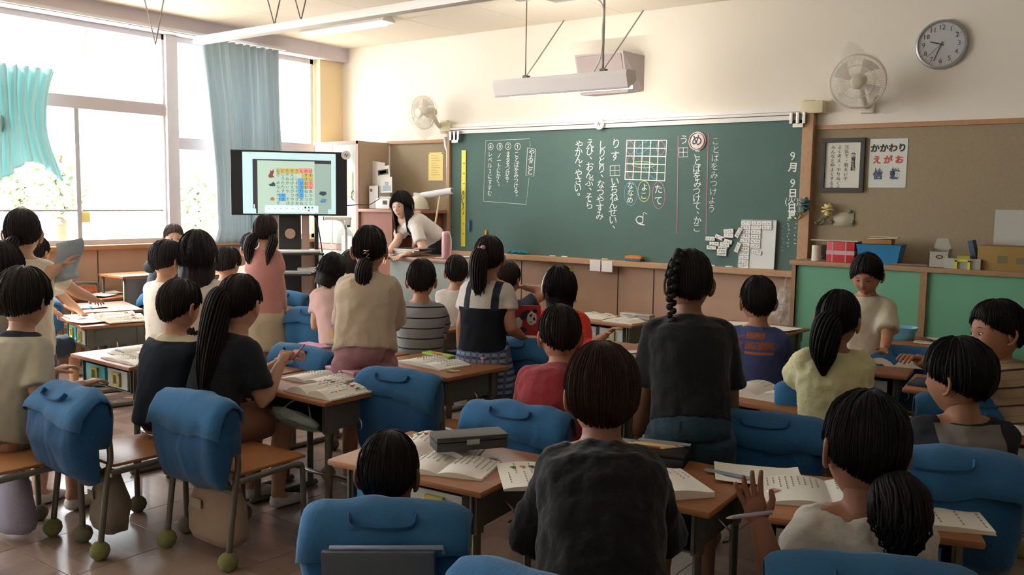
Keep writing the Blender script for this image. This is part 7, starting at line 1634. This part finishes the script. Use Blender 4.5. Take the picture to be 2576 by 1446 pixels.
# --- hair ornaments and clothing details
M_clip = mat('clip_gold', 'c9b890', rough=.3, metal=.6)
def clip(key, c, pts, m, name='hair_clip', r=.003): onhead(key, name, lambda bm: tube(bm, [V(*p) for p in pts], r, 6), m, V(*c))
clip('P15', (0, -.108, -.005), [(-.014, 0, .012), (.012, -.002, .014), (-.012, -.004, .0), (.014, -.004, -.004), (-.002, -.002, -.018), (.016, 0, -.022)], M_clip, r=.0026)
onhead('P20', 'hairband', lambda bm: tube(bm, [V(.098*math.sin(a), .012, .138*math.cos(a)-.012) for a in [PI*(i/20-.5)*1.05 for i in range(21)]], .009, 8, flat=.45, ref=V(0, 1, 0)), mat('band_white', 'c9c6c2'), V(0, 0, 0))
onhead('P20', 'hair_clip', lambda bm: bx(bm, (-.008, -.004, -.014), (.008, .004, .014), bev=.002), mat('clip_yellow', 'c8cf3a', rough=.4), V(.045, -.06, .105))
onhead('P18', 'hair_bobble', lambda bm: [ball(bm, c, .014, 2) for c in ((-.04, -.108, .05), (-.02, -.112, .058), (-.035, -.12, .035), (-.052, -.105, .035))], mat('bobble_pink', 'b58a94', rough=.3), V(0, 0, 0))
onhead('P6', 'bow', lambda bm: [ball(bm, (-.035, -.11, .045), (.018, .01, .011), 2), ball(bm, (-.012, -.118, .042), (.018, .01, .011), 2)], T_pink, V(0, 0, 0))
# braid
P_ = PEOPLE['P23']; bm = bmesh.new(); path = smoothp([V(-.035, -.05, .112), V(-.06, -.085, .055), (-.07, -.09, -.02), (-.068, -.09, -.09), (-.066, -.10, -.16), (-.066, -.10, -.19)], 5)
for i, p in enumerate(path):
    r_ = .021*(1-.5*i/len(path)); sd = 1 if i % 2 else -1; ball(bm, V(*p)+V(sd*r_*.42, -.004, 0), (r_*.8, r_*.7, r_*.85), 2, M=Matrix.Rotation(sd*.6, 4, 'Y'))
bmesh.ops.transform(bm, matrix=P_['Hm'] @ Matrix.Scale(P_['hs'], 4), verts=bm.verts[:]); obj('braid', bm, hairmat('232021'), P_['e'], True)
onhead('P23', 'bow', lambda bm: [ball(bm, (-.066-.016, -.112, -.2), (.016, .007, .013), 2), ball(bm, (-.066+.016, -.112, -.2), (.016, .007, .013), 2), ball(bm, (-.066, -.116, -.2), .006, 1)], mat('bow_white', 'a8a6a2', rough=.4), V(0, 0, 0))
# held things
def held(name, p0, p1, r, m, label, cat, n=8):
    bm = bmesh.new(); e = empty(name, tuple(p0), 0, label, cat); d_ = p1-p0; tube(bm, [V(0, 0, 0), d_*.85], r, n); obj('barrel', bm, m, e, True); bm = bmesh.new(); tube(bm, [d_*.85, d_], [r, r*.2], n); obj('tip', bm, mat('tip_e0c090', 'e0c090'), e, True)
held('pencil', at(766, 866, 4.2), at(730, 914, 4.16), .0045, mat('pencil_rose', 'b05a70', rough=.4), 'pink pencil held in both hands by the long-ponytail girl', 'pencil')
held('pencil', at(1943, 1288, 2.07), at(1826, 1303, 2.11), .005, mat('pencil_lav', 'a59db0', rough=.4), 'pale lilac pencil in the raised hand of the girl in white', 'pencil')
P_ = PEOPLE['P1']; c = at(170, 655, 4.78); e = empty('printed_sheet', tuple(c), 1.1, 'blue printed sheet held up by the standing girl at the left', 'paper'); bm = bmesh.new(); rows = []
for i in range(9):
    u = i/8-.5; rows.append([bm.verts.new((u*.13+.018*math.sin(v*5), .03*math.sin(u*4+v*3), v*.21+u*.03)) for v in [q/8-.5 for q in range(9)]])
for a, b in zip(rows, rows[1:]):
    for j in range(8): bm.faces.new((a[j], a[j+1], b[j+1], b[j]))
o = obj('sheet', bm, mat('sheet_blue', 'c9d6e2', rough=.7, noise_amt=.5, nscale=18, col2='8ba2b8'), e, True); md = o.modifiers.new('t', 'SOLIDIFY'); md.thickness = .001
# red booklet with a panda, held by the pinafore girl
c = at(1322, 806, 5.05); e = empty('picture_booklet', tuple(c), .62, 'red booklet with a black and white panda picture held up by the pinafore girl', 'booklet')
box('cover', (-.085, 0, -.085), (.085, .006, .085), mat('booklet_red', 'b82a34', rough=.45), e)
M_pw = mat('panda_white', 'ded9cc'); M_pb = mat('panda_black', '241e22')
def flat(x, z, a, b, m, k, rot=0):
    bm = bmesh.new(); ball(bm, (0, 0, 0), (a, .0012, b), 2, M=Matrix.Rotation(rot, 4, 'Y')); bmesh.ops.translate(bm, vec=(x, -.001-.001*k, z), verts=bm.verts[:]); obj('picture', bm, m, e, True)
flat(.035, .012, .03, .042, M_pw, 1); flat(.052, .055, .014, .012, M_pb, 1); flat(.012, .05, .014, .012, M_pb, 1); flat(.03, .03, .007, .01, M_pb, 2, .4); flat(.048, .01, .007, .01, M_pb, 2, -.2); flat(.03, -.008, .005, .003, M_pb, 2)
flat(-.045, -.02, .028, .04, M_pw, 1, .3); flat(-.01, .03, .022, .03, M_pb, 1, .5); flat(-.02, -.055, .03, .018, M_pb, 1)
